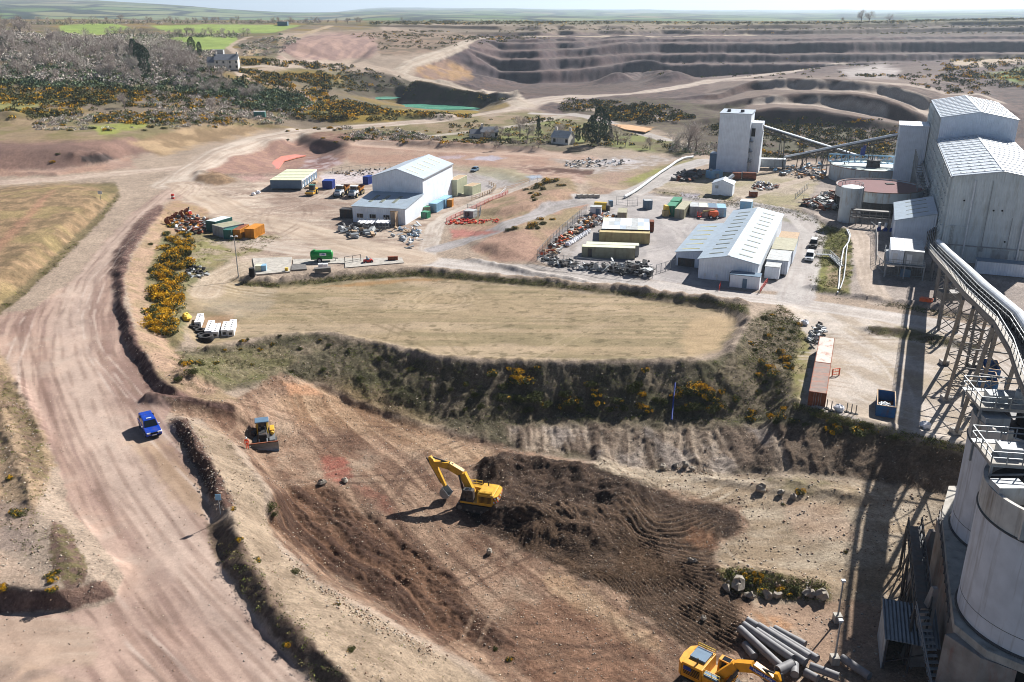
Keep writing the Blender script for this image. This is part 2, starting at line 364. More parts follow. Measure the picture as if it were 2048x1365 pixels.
RIP = [(1180,1040),(1300,1020),(1430,1040),(1440,1090),(1430,1130),(1460,1170),(1510,1200),(1505,1240),(1470,1310),(1380,1300),(1280,1230),(1200,1170),(1080,1110),(1000,1060),(1060,1020)]
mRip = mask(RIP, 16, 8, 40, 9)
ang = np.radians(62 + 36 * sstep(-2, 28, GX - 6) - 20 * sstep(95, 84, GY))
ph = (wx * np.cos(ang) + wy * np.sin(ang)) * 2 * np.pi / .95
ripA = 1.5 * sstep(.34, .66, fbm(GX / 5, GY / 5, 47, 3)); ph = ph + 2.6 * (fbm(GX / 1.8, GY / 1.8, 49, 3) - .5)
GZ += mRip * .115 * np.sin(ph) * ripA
# dozer passes: ridges that run from the ramp to the lower right
dA = math.radians(-52)
q = (GX * math.sin(-dA) + GY * math.cos(dA)); q = q + 5 * (fbm(GX / 16, GY / 16, 51, 3) - .5)
ql = GX * math.cos(dA) - GY * math.sin(-dA)
rut = fbm(q / .9, ql / 14, 53, 3) - .5
near = sstep(420, 260, GY)
mD = mask([(545,990),(640,960),(720,1020),(820,1080),(900,1150),(960,1240),(1020,1290),(900,1290),(760,1210),(640,1140),(590,1090),(540,1050)], 16, 10, 30, 76)
GZ += mE * (1 - mS) * rut * (.16 + .75 * mD) * (.4 + 1.2 * fbm(GX / 6, GY / 6, 55, 3))
GZ += mD * (.9 * (fbm(GX / 2.2, GY / 2.2, 57, 3) - .5) + .45 * (fbm(GX / .6, GY / .6, 58, 3) - .5))
GZ += (mB * .55 + mS * .22 + mE * .10) * (fbm(GX / .8, GY / .8, 61, 4) - .5) * near
GZ += mB * (.25 + .75 * sstep(46, 36, GX)) * (fbm(GX / 4, GY / 4, 63, 3) - .5) * near
gul = fbm(GX / 1.0 + 1.2 * fbm(GX / 6, GY / 6, 64, 2), GY / 16, 65, 4) - .5
GZ += mR * sstep(47, 38, GX) * 1.0 * gul
GZ += (1 - np.maximum(mE, mB)) * .07 * (fbm(GX / 1.5, GY / 1.5, 67, 4) - .5) * near
GZ += near * (np.random.rand(NR, NC) - .5) * (.012 + .11 * mB + .11 * mS + .05 * mE + .05 * mD) * sstep(45, 140, GY) * 1.3
farR = sstep(380, 480, GY)
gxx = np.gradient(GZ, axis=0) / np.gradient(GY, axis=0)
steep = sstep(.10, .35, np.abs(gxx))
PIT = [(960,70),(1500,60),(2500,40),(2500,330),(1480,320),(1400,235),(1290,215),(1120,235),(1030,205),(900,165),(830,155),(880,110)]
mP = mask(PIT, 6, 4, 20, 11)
GZ += farR * mP * (steep * (1.4 + .8 * sstep(620, 820, GY)) * (fbm(GX / 3, GY / 20, 71, 4) - .5) + (.8 + 1.2 * sstep(600, 800, GY)) * (fbm(GX / 12, GY / 12, 73, 5) - .5))
GZ += farR * (1 - mP) * 1.6 * (fbm(GX / 30, GY / 30, 75, 4) - .5)
# ------------------------------------------------------------------ ground colours (as seen in full sun, sRGB)
U0, V0 = proj(GX, GY, GZ)
gy = np.gradient(GZ, axis=0) / np.gradient(GY, axis=0); gx = np.gradient(GZ, axis=1) / np.gradient(GX, axis=1)
SLP = np.hypot(gx, gy)
COL = np.empty((NR, NC, 3)); ZONE = np.zeros((NR, NC), np.int8); GRN = np.full((NR, NC), .8)
COL[:] = lin((196, 176, 152))
N1 = fbm(GX / 9, GY / 9, 101, 5); N2 = fbm(GX / 2.2, GY / 2.2, 103, 4); N3 = fbm(GX / 40, GY / 40, 105, 4); N4 = fbm(GX / .7, GY / .7, 107, 3)
def mix(m, c):
    global COL
    c = lin(c) if np.ndim(c) == 1 else c
    COL += (c - COL) * m[..., None]
def two(a, b, n, lo=.35, hi=.65):
    t = sstep(lo, hi, n)[..., None]; return lin(a) * (1 - t) + lin(b) * t
# wild land left and behind
WILD = [(-900,30),(760,25),(760,60),(560,66),(560,118),(480,150),(620,135),(1040,190),(1030,215),(940,232),(740,250),(600,262),(500,256),(300,292),(0,305),(-900,310)]
mW = mask(WILD, 5, 4, 20, 12); mix(mW, two((150,134,112), (122,116,80), N3)); mix(mW * sstep(.5, .7, fbm(GX / 25, GY / 25, 111, 4)) * .7, (158,132,52))
mix(mask([(-900,250),(520,218),(560,250),(300,290),(-900,300)], 6, 6, 20, 13) * .8, two((186,162,128), (150,140,92), N1))
mix(mask([(180,252),(300,240),(290,258),(200,270)], 4, 4, 16, 14), (176,182,90))
mix(mask([(-60,195),(60,192),(120,205),(40,222),(-60,220)], 4, 4, 16, 15), (172,168,100))
mix(mask([(620,240),(720,246),(900,240),(960,236),(960,222),(700,215),(600,205)], 4, 6, 20, 16), two((176,150,62), (120,116,66), N1, .4, .6))
# rim heath, pit
mix(mask([(700,24),(2700,10),(2700,50),(1700,50),(1100,50),(900,48),(740,50)], 3, 3, 24, 17), two((140,134,92), (112,112,78), N3))
pitc = two((132,112,102), (100,88,86), N2 * .5 + N3 * .5, .42, .58); mix(mP, pitc)
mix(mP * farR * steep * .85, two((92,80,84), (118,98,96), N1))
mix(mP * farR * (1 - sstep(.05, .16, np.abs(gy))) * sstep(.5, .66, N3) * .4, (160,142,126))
mix(mask([(840,130),(890,118),(940,140),(945,158),(880,166),(830,150)], 6, 5, 20, 18), two((198,160,112), (170,140,118), N1))
mix(mask([(555,116),(560,92),(610,72),(680,62),(750,70),(760,100),(740,118),(640,122)], 5, 4, 20, 19), two((192,160,142), (166,138,126), fbm(GX / 3, GY / 30, 121, 3)))
mix(mask([(640,62),(800,60),(960,74),(900,96),(820,112),(760,112),(750,72)], 4, 5, 20, 20), two((178,152,126), (136,120,96), N1))
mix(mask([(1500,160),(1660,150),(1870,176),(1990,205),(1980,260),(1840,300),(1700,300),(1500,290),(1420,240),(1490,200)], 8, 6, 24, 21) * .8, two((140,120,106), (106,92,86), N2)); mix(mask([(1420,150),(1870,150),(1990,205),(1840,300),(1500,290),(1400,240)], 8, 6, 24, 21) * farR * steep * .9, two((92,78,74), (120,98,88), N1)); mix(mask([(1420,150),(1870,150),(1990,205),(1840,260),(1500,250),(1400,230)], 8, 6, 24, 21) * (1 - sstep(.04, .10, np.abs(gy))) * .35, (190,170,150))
mix(mask([(1680,140),(1760,128),(1800,140),(1790,156),(1700,156)], 8, 4, 18, 22), (204,194,184))
mix(mask([(1400,240),(1480,235),(1760,246),(1840,270),(1830,318),(1480,318),(1380,300)], 8, 6, 24, 23) * .9, two((120,104,92), (100,98,70), N1))
mix(mask([(1130,206),(1200,200),(1290,196),(1400,206),(1490,212),(1490,300),(1400,296),(1330,268),(1220,240),(1130,228)], 6, 6, 22, 27) * .85, two((98,84,72), (110,104,76), N2))
mix(mask([(690,148),(760,148),(840,166),(960,188),(1035,200),(985,209),(800,204),(740,197),(690,186)], 4, 4, 18, 28) * .85, two((92,80,70), (80,78,58), N2))
mix(mask([(940,165),(1040,176),(1250,168),(1290,180),(1180,186),(1060,192),(1000,186)], 5, 4, 18, 29) * .7, two((120,100,88), (98,84,76), N2))
mix(mask([(1960,150),(2060,132),(2300,130),(2300,180),(2060,172)], 5, 4, 18, 24), two((142,166,84), (112,116,66), N1))
mix(mask([(1900,118),(2060,108),(2300,100),(2300,118),(2060,124),(1960,134),(1910,130)], 3, 2, 18, 25), (214,194,164))
# gardens and the slopes behind the yard
mix(mask([(860,262),(1100,240),(1200,238),(1330,280),(1400,300),(1360,312),(1180,290),(1000,285),(800,280)], 6, 6, 20, 26), two((150,156,86), (128,118,80), N1))
mix(mask([(700,250),(940,236),(1080,222),(1090,240),(960,262),(780,276),(640,272),(600,262)], 5, 5, 20, 27), two((178,156,122), (140,132,88), N1))
mix(mask([(960,290),(1100,282),(1180,300),(1150,308),(1010,300)], 5, 4, 18, 28), two((140,126,104), (116,112,76), N1))
mix(mask([(-900,285),(0,284),(200,280),(260,275),(335,302),(250,318),(130,338),(0,346),(-900,346)], 6, 6, 22, 29), two((172,138,120), (146,118,104), N1))
mix(mask([(260,285),(360,258),(500,250),(540,262),(470,276),(380,296),(320,312)], 6, 6, 22, 30), two((214,184,140), (168,142,106), N1, .4, .62))
mix(mask([(160,312),(210,308),(230,318),(200,328),(160,324)], 3, 3, 12, 31), (92,80,74))
mix(mask([(-200,345),(130,338),(260,316),(270,336),(120,350),(-200,358)], 4, 4, 18, 32), two((206,168,142), (190,160,140), N1))
mix(mask([(395,332),(440,302),(490,281),(560,274),(640,277),(700,292),(690,320),(640,346),(430,350)], 5, 4, 18, 33), two((196,158,134), (172,136,120), N2))
mix(mask([(560,276),(700,278),(702,300),(670,312),(640,296)], 5, 3, 18, 34) * .8, (112,96,88))
mix(mask([(615,318),(660,312),(690,325),(650,340),(600,338)], 4, 3, 14, 35), two((172,132,120), (206,186,180), N2))
mix(mask([(680,292),(720,284),(1060,300),(1170,312),(1180,330),(1080,340),(900,330),(700,330)], 6, 5, 22, 36), two((208,176,150), (190,154,130), N1))
mix(mask([(640,262),(740,270),(980,286),(960,296),(820,290),(700,288),(610,274)], 4, 3, 18, 37), two((150,112,96), (168,138,112), N2))
mix(mask([(470,352),(640,350),(650,362),(520,372)], 4, 3, 14, 38) * .7, (216,170,158))
# yards
YARD = [(390,380),(420,372),(640,352),(880,340),(1060,340),(1060,372),(930,400),(880,440),(850,500),(830,520),(640,536),(500,530),(420,470),(330,420)]
mY = mask(YARD, 8, 8, 26, 40); sA = fbm(GX / 14 + GY / 30, GY / 2.0 - GX / 6, 131, 4)
mix(mY, two((224,206,182), (196,174,152), sA, .36, .64)); mix(mY * sstep(.56, .74, fbm(GX / 7, GY / 3, 133, 4)) * .6, (168,142,122))
mix(mask([(560,376),(720,386),(700,420),(560,420),(520,400)], 8, 6, 20, 41) * .6, two((196,182,164), (160,134,116), fbm(GX / 3 + GY / 3, GY / 12, 135, 3)))
mix(mask([(640,348),(760,338),(900,345),(1000,345),(1050,362),(940,396),(900,380),(720,365)], 6, 5, 20, 42) * .85, two((208,202,194), (184,180,176), N1))
mix(mask([(640,352),(760,340),(780,348),(720,366),(650,370)], 3, 3, 14, 43), (232,220,214))
mix(mask([(900,335),(1040,338),(1090,350),(1060,372),(1000,360),(930,344)], 5, 5, 20, 44) * .55, (168,166,120))
mix(mask([(1010,330),(1180,335),(1200,352),(1160,370),(1060,352)], 5, 5, 20, 45), two((176,142,122), (206,180,158), N2))
mix(mask([(1100,318),(1260,312),(1360,318),(1310,342),(1180,350)], 6, 6, 20, 46), two((214,204,192), (176,160,142), N2))
mix(mask([(1170,350),(1300,335),(1360,320),(1260,395),(1180,392)], 6, 6, 20, 47), two((196,166,142), (180,158,128), N1))
mix(mask([(1240,365),(1310,338),(1380,316),(1400,318),(1330,352),(1280,378)], 5, 4, 18, 48) * .9, two((164,168,80), (150,142,92), N1))
EMB = [(940,500),(985,470),(1040,440),(1100,420),(1190,402),(1150,440),(1100,490),(1070,525),(1000,525)]
mix(mask([(900,490),(935,425),(1050,360),(1140,350),(1160,392),(1080,425),(1000,455)], 6, 5, 20, 49), two((206,170,140), (168,148,112), N1, .4, .62))
mix(mask(EMB, 5, 4, 18, 50), two((206,168,142), (176,156,118), N1))
CY1 = [(1075,520),(1110,470),(1160,425),(1190,400),(1300,388),(1400,402),(1500,412),(1600,430),(1640,440),(1640,480),(1610,585),(1400,575),(1300,560),(1150,550)]
mCY = mask(CY1, 4, 3, 18, 51); mix(mCY, two((204,198,190), (186,180,174), N1)); mix(mCY * sstep(.5, .7, fbm(GX / 3, GY / 12, 137, 3)) * .5, (224,216,206))
mix(mask([(1080,525),(1100,490),(1150,440),(1190,405),(1230,420),(1160,480),(1140,520)], 4, 4, 14, 52) * .6, two((150,136,122), (190,180,168), N4))
mix(mask([(1310,385),(1330,350),(1430,345),(1560,350),(1660,360),(1640,420),(1540,410),(1400,398)], 5, 5, 20, 53), two((208,192,166), (180,170,130), N1))
mix(mask([(1330,388),(1480,396),(1600,420),(1680,460),(1640,470),(1500,412),(1400,404)], 4, 3, 14, 54) * .55, (150,148,96))
PLT = [(1560,330),(1660,330),(1860,340),(1900,480),(2300,560),(2300,640),(2048,660),(1850,610),(1640,590),(1660,460),(1600,420),(1640,360)]
mix(mask(PLT, 5, 5, 20, 55), two((206,192,176), (172,160,148), N1))
GUL = [(1640,460),(1690,455),(1740,470),(1720,540),(1700,585),(1620,582),(1630,500)]
mix(mask([(1632,452),(1690,458),(1705,490),(1700,590),(1618,584),(1632,520)], 4, 4, 16, 56), two((160,160,84), (126,124,70), N2))
mix(mask([(1660,500),(1700,500),(1695,580),(1650,575)], 6, 5, 14, 57) * .7, two((196,166,140), (140,138,84), N2))
YR = [(1560,605),(1640,620),(1840,655),(2048,690),(2400,760),(2400,960),(1960,905),(1750,856),(1600,812),(1600,700),(1590,640)]
mYR = mask(YR, 5, 5, 22, 58); sB = fbm(GX / 3 + GY / 9, GY / 9 - GX / 30, 139, 4)
mix(mYR, two((232,220,202), (208,192,168), sB, .36, .66)); mix(mYR * sstep(.52, .72, N1) * .5, (196,180,146))
mix(mask([(1735,652),(1810,655),(1900,676),(1960,690),(1960,702),(1880,690),(1740,668)], 3, 3, 10, 59), two((128,112,92), (128,122,78), N2))
mix(mask([(1570,640),(1605,660),(1625,700),(1600,800),(1575,790),(1560,720)], 5, 5, 14, 60), two((158,152,92), (176,160,116), N2))
# pad
PAD = [(372,590),(400,570),(475,560),(560,572),(700,560),(850,555),(1000,566),(1200,588),(1400,606),(1472,628),(1475,660),(1440,702),(1390,716),(1200,722),(1000,718),(880,710),(760,684),(650,662),(560,668),(480,682),(400,695),(370,660)]
mPad = mask(PAD, 6, 5, 22, 62); sP = fbm(GX / 22, GY / 1.1 + GX / 40, 141, 4)
mix(mPad, two((192,170,132), (168,152,114), sP, .34, .66)); mix(mPad * sstep(.48, .68, fbm(GX / 16, GY / 6, 143, 4)) * .5, (216,192,158)); mix(mPad * sstep(.66, .72, fbm(GX / 1.6, GY / .9, 145, 3)) * .6, (118,106,74))
mix(mask([(1380,640),(1440,630),(1470,640),(1430,700),(1380,712),(1360,690)], 10, 6, 20, 63) * .6, (222,192,146))
mix(mask([(640,574),(720,566),(820,558),(930,557),(930,560),(820,563),(720,573)], 2, 2, 14, 64) * .7, (190,146,92))
mix(mask([(390,640),(470,625),(470,660),(400,665)], 8, 4, 14, 65) * .5, (214,164,122))
mix(mask([(370,560),(400,520),(480,545),(560,590),(520,640),(400,620)], 10, 8, 20, 66) * .5, two((190,178,156), (206,184,146), N1))
c0 = P(880, 600); rr = np.hypot(GX - c0.x, GY - c0.y); mix(mPad * (np.abs(rr % 1.5 - .5) < .22) * sstep(9, 7, rr) * sstep(3, 4, rr) * .4, (228,206,166))
c1 = P(560, 540); rr = np.hypot(GX - c1.x, GY - c1.y); mix((np.abs((rr + 1.2 * N1) % 1.7 - .5) < .3) * sstep(22, 18, rr) * sstep(9, 11, rr) * mask([(390,620),(400,560),(470,520),(560,500),(560,560),(520,620)], 8, 4, 14, 67) * .55, (228,210,180))
# gorse ridge and banks
mix(mask([(330,420),(420,440),(480,470),(490,500),(430,540),(380,580),(365,680),(340,730),(300,690),(270,600),(290,500)], 8, 6, 20, 70), two((168,152,108), (132,128,88), N2))
mix(mask([(395,480),(470,462),(560,475),(520,505),(440,520),(390,545),(380,510)], 6, 5, 16, 71), two((166,160,102), (190,172,142), N2))
mix(mB, two((122,114,88), (150,136,110), N2)); mix(mB * sstep(.5, .66, N1) * .5, (98,100,60))
mix(mask([(340,700),(400,712),(480,700),(560,690),(600,720),(560,745),(480,770),(400,800),(345,770)], 6, 6, 20, 72) * .7, two((170,156,118), (130,128,78), N2))
mix(mask([(1480,700),(1510,640),(1550,640),(1560,720),(1590,800),(1500,830),(1400,780),(1440,730)], 12, 8, 24, 73) * .6, two((168,150,124), (140,128,96), N2))
mix(mask([(480,563),(560,566),(700,550),(830,540),(960,551),(1100,563),(1250,581),(1400,595),(1500,612),(1500,630),(1400,606),(1250,592),(1100,576),(960,564),(830,555),(700,563),(560,578),(480,572)], 4, 4, 14, 74), two((120,114,76), (146,132,96), N2))
mix(mR, two((204,184,158), (132,114,96), gul + .5, .36, .6)); mix(mR * sstep(.54, .72, fbm(GX / 3, GY / 6, 147, 3)) * .45, (200,190,178))
mix(mask([(1540,850),(1640,850),(1900,905),(1970,930),(1970,1000),(1760,962),(1600,944)], 10, 8, 24, 75) * .8, two((150,128,104), (118,102,84), N4))
# excavation
mE = mask(EXC, 6, 6, 24, 8)
ex = two((192,160,130), (142,112,90), rut + .5, .32, .64); mix(mE, ex)
mix(mE * sstep(.48, .68, fbm(GX / 8, GY / 8, 151, 4)) * .6, two((212,188,158), (178,146,118), N2)); mix(mE * sstep(.54, .7, fbm(GX / 5, GY / 5, 152, 4)) * .5, (126,92,70))
mix(mask([(545,990),(640,960),(720,1020),(820,1080),(900,1150),(960,1240),(1020,1290),(900,1290),(760,1210),(640,1140),(590,1090),(540,1050)], 14, 10, 30, 76) * .85, two((122,88,64), (84,60,46), rut + .5, .4, .62))
mix(mask([(690,760),(800,800),(900,870),(1000,910),(960,940),(820,900),(700,860),(600,850),(560,800),(600,770)], 20, 10, 30, 77) * .4, two((216,182,138), (188,150,108), rut + .5))
mix(mask([(560,765),(620,770),(640,790),(580,790)], 5, 4, 12, 78) * .7, (226,170,126)); mix(mask([(640,915),(690,918),(705,950),(690,970),(650,955)], 8, 6, 14, 79) * .75, (182,104,86))
mix(mask([(700,960),(760,985),(800,1040),(760,1020)], 8, 6, 14, 80) * .4, (178,110,90))
mix(mask([(1100,1140),(1180,1180),(1290,1260),(1330,1300),(1260,1300),(1140,1220),(1080,1160)], 10, 8, 20, 81) * .75, two((222,190,150), (196,160,122), N2))
mix(mask([(1040,1210),(1130,1195),(1220,1250),(1300,1310),(1330,1400),(1100,1400),(1010,1290)], 12, 10, 24, 82) * .7, two((174,132,102), (138,102,78), N2))
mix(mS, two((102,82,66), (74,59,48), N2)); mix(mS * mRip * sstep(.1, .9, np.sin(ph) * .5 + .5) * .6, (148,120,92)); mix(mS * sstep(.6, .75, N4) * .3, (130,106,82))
mix(mask([(1380,1050),(1430,1070),(1440,1095),(1400,1100),(1370,1080)], 8, 6, 14, 83) * .5, (176,128,92))
# floor towards the silos
FLR = [(1200,915),(1250,935),(1400,950),(1600,950),(1760,968),(1960,1012),(2300,1060),(2300,1480),(1480,1480),(1490,1260),(1510,1200),(1450,1150),(1430,1100),(1500,1060),(1480,1015),(1360,985),(1260,955),(1190,935)]
mF = mask(FLR, 8, 6, 22, 84); mix(mF, two((216,198,168), (188,166,134), fbm(GX / 7, GY / 2.5, 153, 4), .36, .64))
mix(mF * mask([(1300,950),(1500,975),(1700,1000),(1900,1045),(1900,1000),(1600,960),(1400,950)], 8, 4, 20, 85) * .6, two((232,216,188), (196,178,150), fbm(GX / 12, GY / .7, 155, 3)))
mix(mask([(1440,1140),(1500,1140),(1650,1170),(1660,1200),(1560,1195),(1460,1180)], 6, 5, 16, 86), two((150,140,84), (176,158,112), N2))
mix(mask([(1480,1210),(1700,1200),(1860,1220),(1890,1365),(1890,1480),(1500,1480),(1480,1280)], 10, 8, 22, 87) * .85, two((214,176,142), (186,156,130), N1)); mix(mask([(1500,1225),(1560,1235),(1590,1260),(1530,1255)], 6, 4, 12, 88) * .6, (216,160,108))
mix(mask([(1560,1000),(1680,1015),(1720,1080),(1600,1080)], 12, 8, 20, 89) * .4, (214,176,146))
mix(mask([(1520,960),(1600,955),(1720,975),(1720,1000),(1600,990)], 5, 5, 12, 90) * .7, two((150,138,92), (176,156,124), N2))
# left: haul road and its banks
RD1 = [(150,560),(205,490),(262,430),(330,380),(392,345),(420,380),(330,405),(290,440),(245,500),(228,560),(232,620),(255,700),(300,782),(345,805),(330,850),(400,950),(425,1030),(412,1070),(470,1180),(560,1300),(660,1420),(700,1490),(-300,1490),(-300,1240),(0,1232),(150,1225),(232,1205),(250,1150),(140,1010),(112,920),(70,840),(30,760),(0,700),(-60,640),(60,620)]
mRD = mask(RD1, 6, 5, 22, 92)
hl = [unp(u, v, 3) for u, v in [(650,1480),(550,1365),(430,1230),(320,1090),(245,980),(190,890),(150,800),(120,720),(120,640),(150,560),(205,490),(280,420),(350,365)]]
_, lat, alo = seg_field(hl, GX, GY)
st = fbm(lat / .75 + 1.5 * N3, alo / 16, 161, 4); st2 = fbm(lat / 2.6, alo / 30, 163, 3)
mix(mRD, two((216,186,164), (172,142,126), .55 * st + .45 * st2, .36, .64)); mix(mRD * (np.abs((lat + 2.2 * N3 + 40) % 2.6 - .8) < .34) * sstep(.42, .6, fbm(alo / 12, lat / 2.5, 166, 3)) * .4, (176,144,124)); mix(mRD * sstep(.52, .72, N1) * .45, two((228,206,182), (208,176,150), N2))
mix(mRD * sstep(5, 1, np.abs(lat + 1.5)) * .55, (230,208,186)); mix(mRD * (np.abs(lat - 5.2 - 1.2 * N3) < .32) * sstep(.45, .6, fbm(alo / 9, lat / 30, 165, 3)) * .6, (140,112,98))
mix(mask([(255,880),(330,880),(410,980),(415,1040),(350,1000)], 14, 8, 20, 93) * .4, (206,176,128))
mix(mask([(-300,1240),(100,1235),(190,1260),(190,1330),(-300,1360)], 8, 6, 20, 94) * .8, two((220,198,172), (204,178,152), fbm(GX / 9, GY / 1.2, 167, 3)))
mix(mask([(-300,1290),(0,1330),(80,1330),(160,1365),(180,1480),(-300,1480)], 8, 6, 18, 95) * .7, two((168,148,128), (206,178,150), N2))
mix(mask([(222,540),(232,500),(275,440),(318,408),(335,420),(296,460),(262,510),(250,560),(250,610),(272,660),(300,725),(345,770),(470,815),(470,825),(345,800),(300,785),(262,720),(235,640)], 4, 4, 14, 96), two((120,92,82), (150,120,106), N4))
mix(mask([(250,560),(262,520),(300,455),(330,420),(345,440),(310,500),(290,560),(300,620),(340,690),(390,750),(480,805),(400,800),(320,760),(275,680)], 5, 4, 16, 97), two((214,180,148), (182,158,122), N2))
mix(mask([(340,838),(375,838),(430,930),(470,1010),(450,1020),(420,990),(380,920)], 4, 5, 14, 98), two((130,100,84), (100,78,68), N4))
mix(mask([(380,845),(450,870),(530,980),(535,1050),(560,1100),(640,1170),(760,1240),(900,1320),(1010,1400),(1060,1480),(760,1480),(680,1350),(590,1240),(510,1130),(462,1050),(470,1010),(430,930)], 6, 5, 18, 99), two((202,180,150), (168,148,122), N2))
mix(mask([(412,1050),(455,1040),(500,1110),(580,1230),(690,1350),(770,1450),(740,1490),(640,1380),(560,1280),(480,1180),(420,1100)], 6, 6, 16, 100), two((150,130,106), (124,104,88), N4))
mix(mask([(-300,700),(0,700),(40,790),(80,850),(110,930),(80,1000),(60,1060),(0,1050),(-300,1050)], 8, 6, 20, 101), two((206,178,140), (170,146,116), N2)); mix(mask([(0,740),(40,800),(85,880),(95,960),(60,960),(40,870),(0,800)], 5, 5, 14, 102) * .8, two((134,110,92), (128,116,76), N4))
mix(mask([(-100,980),(60,1010),(70,1110),(0,1100),(-100,1080)], 8, 6, 16, 103) * .7, (178,158,142)); mix(mask([(100,1040),(130,1050),(178,1130),(170,1165),(130,1180),(100,1130)], 4, 4, 14, 104), two((138,112,98), (128,118,80), N4))
mix(mask([(-200,1170),(60,1180),(140,1178),(210,1160),(230,1190),(150,1218),(0,1226),(-200,1232)], 4, 4, 14, 105), two((168,136,116), (136,110,96), N4)); mix(mask([(-200,1090),(0,1100),(70,1150),(90,1180),(0,1170),(-200,1165)], 5, 4, 16, 106), (218,192,164))
TAN = [(-300,560),(-300,390),(0,374),(120,366),(232,368),(236,390),(190,440),(110,520),(20,604),(-60,664),(-300,700)]
mT = mask(TAN, 5, 4, 20, 107); mix(mT, two((188,158,118), (150,128,94), fbm(GX / 1.6, GY / 2.4, 169, 5))); mix(mT * sstep(.56, .7, N1) * .5, (176,160,104)); mix(mask([(0,480),(90,390),(110,380),(60,440),(-40,540)], 6, 4, 14, 108) * .6, (196,146,118))
mix(mask([(150,370),(232,366),(238,384),(200,398),(205,380)], 3, 3, 12, 109) * .7, (128,120,78)); mix(mask([(-60,655),(20,595),(110,512),(195,430),(236,385),(240,395),(200,445),(115,528),(25,612),(-60,672)], 3, 3, 12, 110), (134,120,86))
mix(mask([(385,366),(395,352),(425,343),(455,350),(475,364),(430,372)], 4, 3, 12, 111), two((186,154,116), (150,124,96), N2))
mix(mask([(330,415),(352,400),(420,420),(400,460),(345,470),(318,450)], 5, 4, 14, 112), two((206,172,138), (190,162,120), N2))
RM = np.maximum(mRD * 1.0, 0); ZONE[RM > .5] = 1
# linear roads
ROADS = [  # pixels, half width m, colour a, colour b, zone
 ([(-160,369),(0,366),(120,358),(260,345),(345,338),(400,330)], 4.2, (226,206,182), (204,180,158), 1),
 ([(340,372),(385,338),(440,305),(520,278),(600,263),(740,252),(880,240),(960,229),(1030,216),(1060,207)], 5.6, (228,212,190), (202,182,160), 1),
 ([(1045,214),(1070,203),(1120,196),(1180,191),(1290,184),(1450,159),(1560,146),(1680,130)], 9.0, (222,206,186), (200,182,162), 1),
 ([(1050,212),(1030,200),(980,185),(900,172),(830,160),(790,146),(820,128),(880,106),(920,92),(966,78)], 6.0, (222,206,182), (204,186,162), 1),
 ([(560,105),(620,122),(700,132),(760,140),(800,150)], 3.5, (212,192,168), (196,176,152), 1),
 ([(960,76),(1100,73),(1250,71),(1400,71),(1500,71)], 8, (214,196,168), (200,184,158), 0),
 ([(720,289),(800,294),(900,300),(1060,307),(1180,318)], 5, (220,192,168), (204,172,146), 1),
 ([(1140,228),(1060,248),(960,262),(860,273),(770,280)], 2.6, (214,202,182), (196,184,162), 2),
 ([(1070,228),(1140,229),(1200,240),(1270,262),(1330,280)], 4.0, (212,204,192), (196,186,172), 2),
 ([(1120,205),(1200,222),(1300,232),(1330,240)], 3.5, (206,188,164), (186,168,146), 1),
 ([(1520,206),(1630,208),(1700,219),(1757,231)], 4.5, (214,198,178), (200,182,162), 0),
 ([(1590,178),(1700,180),(1770,187),(1840,214),(1870,232)], 4.5, (214,198,178), (200,182,162), 0),
 ([(1440,160),(1560,170),(1700,170),(1870,180),(1990,200)], 5, (206,190,172), (190,172,154), 0),
 ([(800,518),(830,521),(900,527),(1000,537),(1200,563),(1400,584),(1560,602),(1700,622),(1830,642),(2048,680),(2300,726)], 3.6, (232,224,212), (214,204,190), 2),
 ([(850,520),(858,490),(872,450),(900,430),(960,402),(1020,382),(1070,362)], 2.4, (228,216,198), (206,192,174), 2),
 ([(870,500),(930,482),(1000,458),(1060,435),(1110,415),(1190,400)], 2.6, (196,190,184), (178,172,164), 2),
 ([(1170,398),(1240,396),(1300,370),(1350,340),(1410,322)], 4.0, (214,208,198), (198,192,182), 2),
 ([(1590,600),(1602,560),(1612,510),(1626,465),(1600,436),(1520,412),(1400,402),(1280,396)], 3.6, (214,208,198), (200,192,182), 2),
 ([(1760,600),(1738,560),(1728,510),(1722,478),(1712,462)], 2.4, (226,208,186), (206,188,166), 2),
 ([(1340,420),(1460,402),(1560,372),(1640,350)], 2.0, (216,200,176), (204,186,164), 2),
 ([(470,105),(455,95),(470,84),(500,74)], 3, (214,192,166), (200,178,152), 2), ([(500,108),(560,90),(620,66),(660,52)], 4, (206,182,146), (190,168,132), 2),
 ([(410,140),(470,136),(560,134),(640,132)], 2.4, (214,196,172), (200,182,160), 2), ([(470,140),(480,152),(520,165),(590,180),(640,210)], 2.2, (206,186,162), (190,170,148), 2),
 ([(560,520),(480,535),(430,560),(410,590)], 3.0, (216,198,170), (198,178,150), 0), ([(480,480),(600,500),(720,510),(830,519)], 4.5, (228,212,190), (208,188,166), 2),
 ([(370,370),(480,430),(600,460),(720,495),(830,517)], 6, (224,204,178), (206,184,158), 2),
]
for line, hw, ca, cb, zn in ROADS:
    W = wl(line); a, b = window(W, hw * 2.2)
    X, Y = GX[a, b], GY[a, b]
    d, l, s = seg_field(W, X, Y)
    e = hw * (.25 if zn != 2 else .14)
    m = sstep(hw + e, hw - e, d + hw * (.22 if zn == 2 else .5) * (fbm(X / hw, Y / hw, 171, 3) - .5))
    n = fbm(l / (hw * .22), s / (hw * 4), 173, 4)
    full = np.zeros((NR, NC)); full[a, b] = m
    t = sstep(.34, .66, n)[..., None]; c = lin(ca) * (1 - t) + lin(cb) * t
    COL[a, b] += (c - COL[a, b]) * m[..., None]
    if zn: ZONE[a, b] = np.where(m > .5, zn, ZONE[a, b])
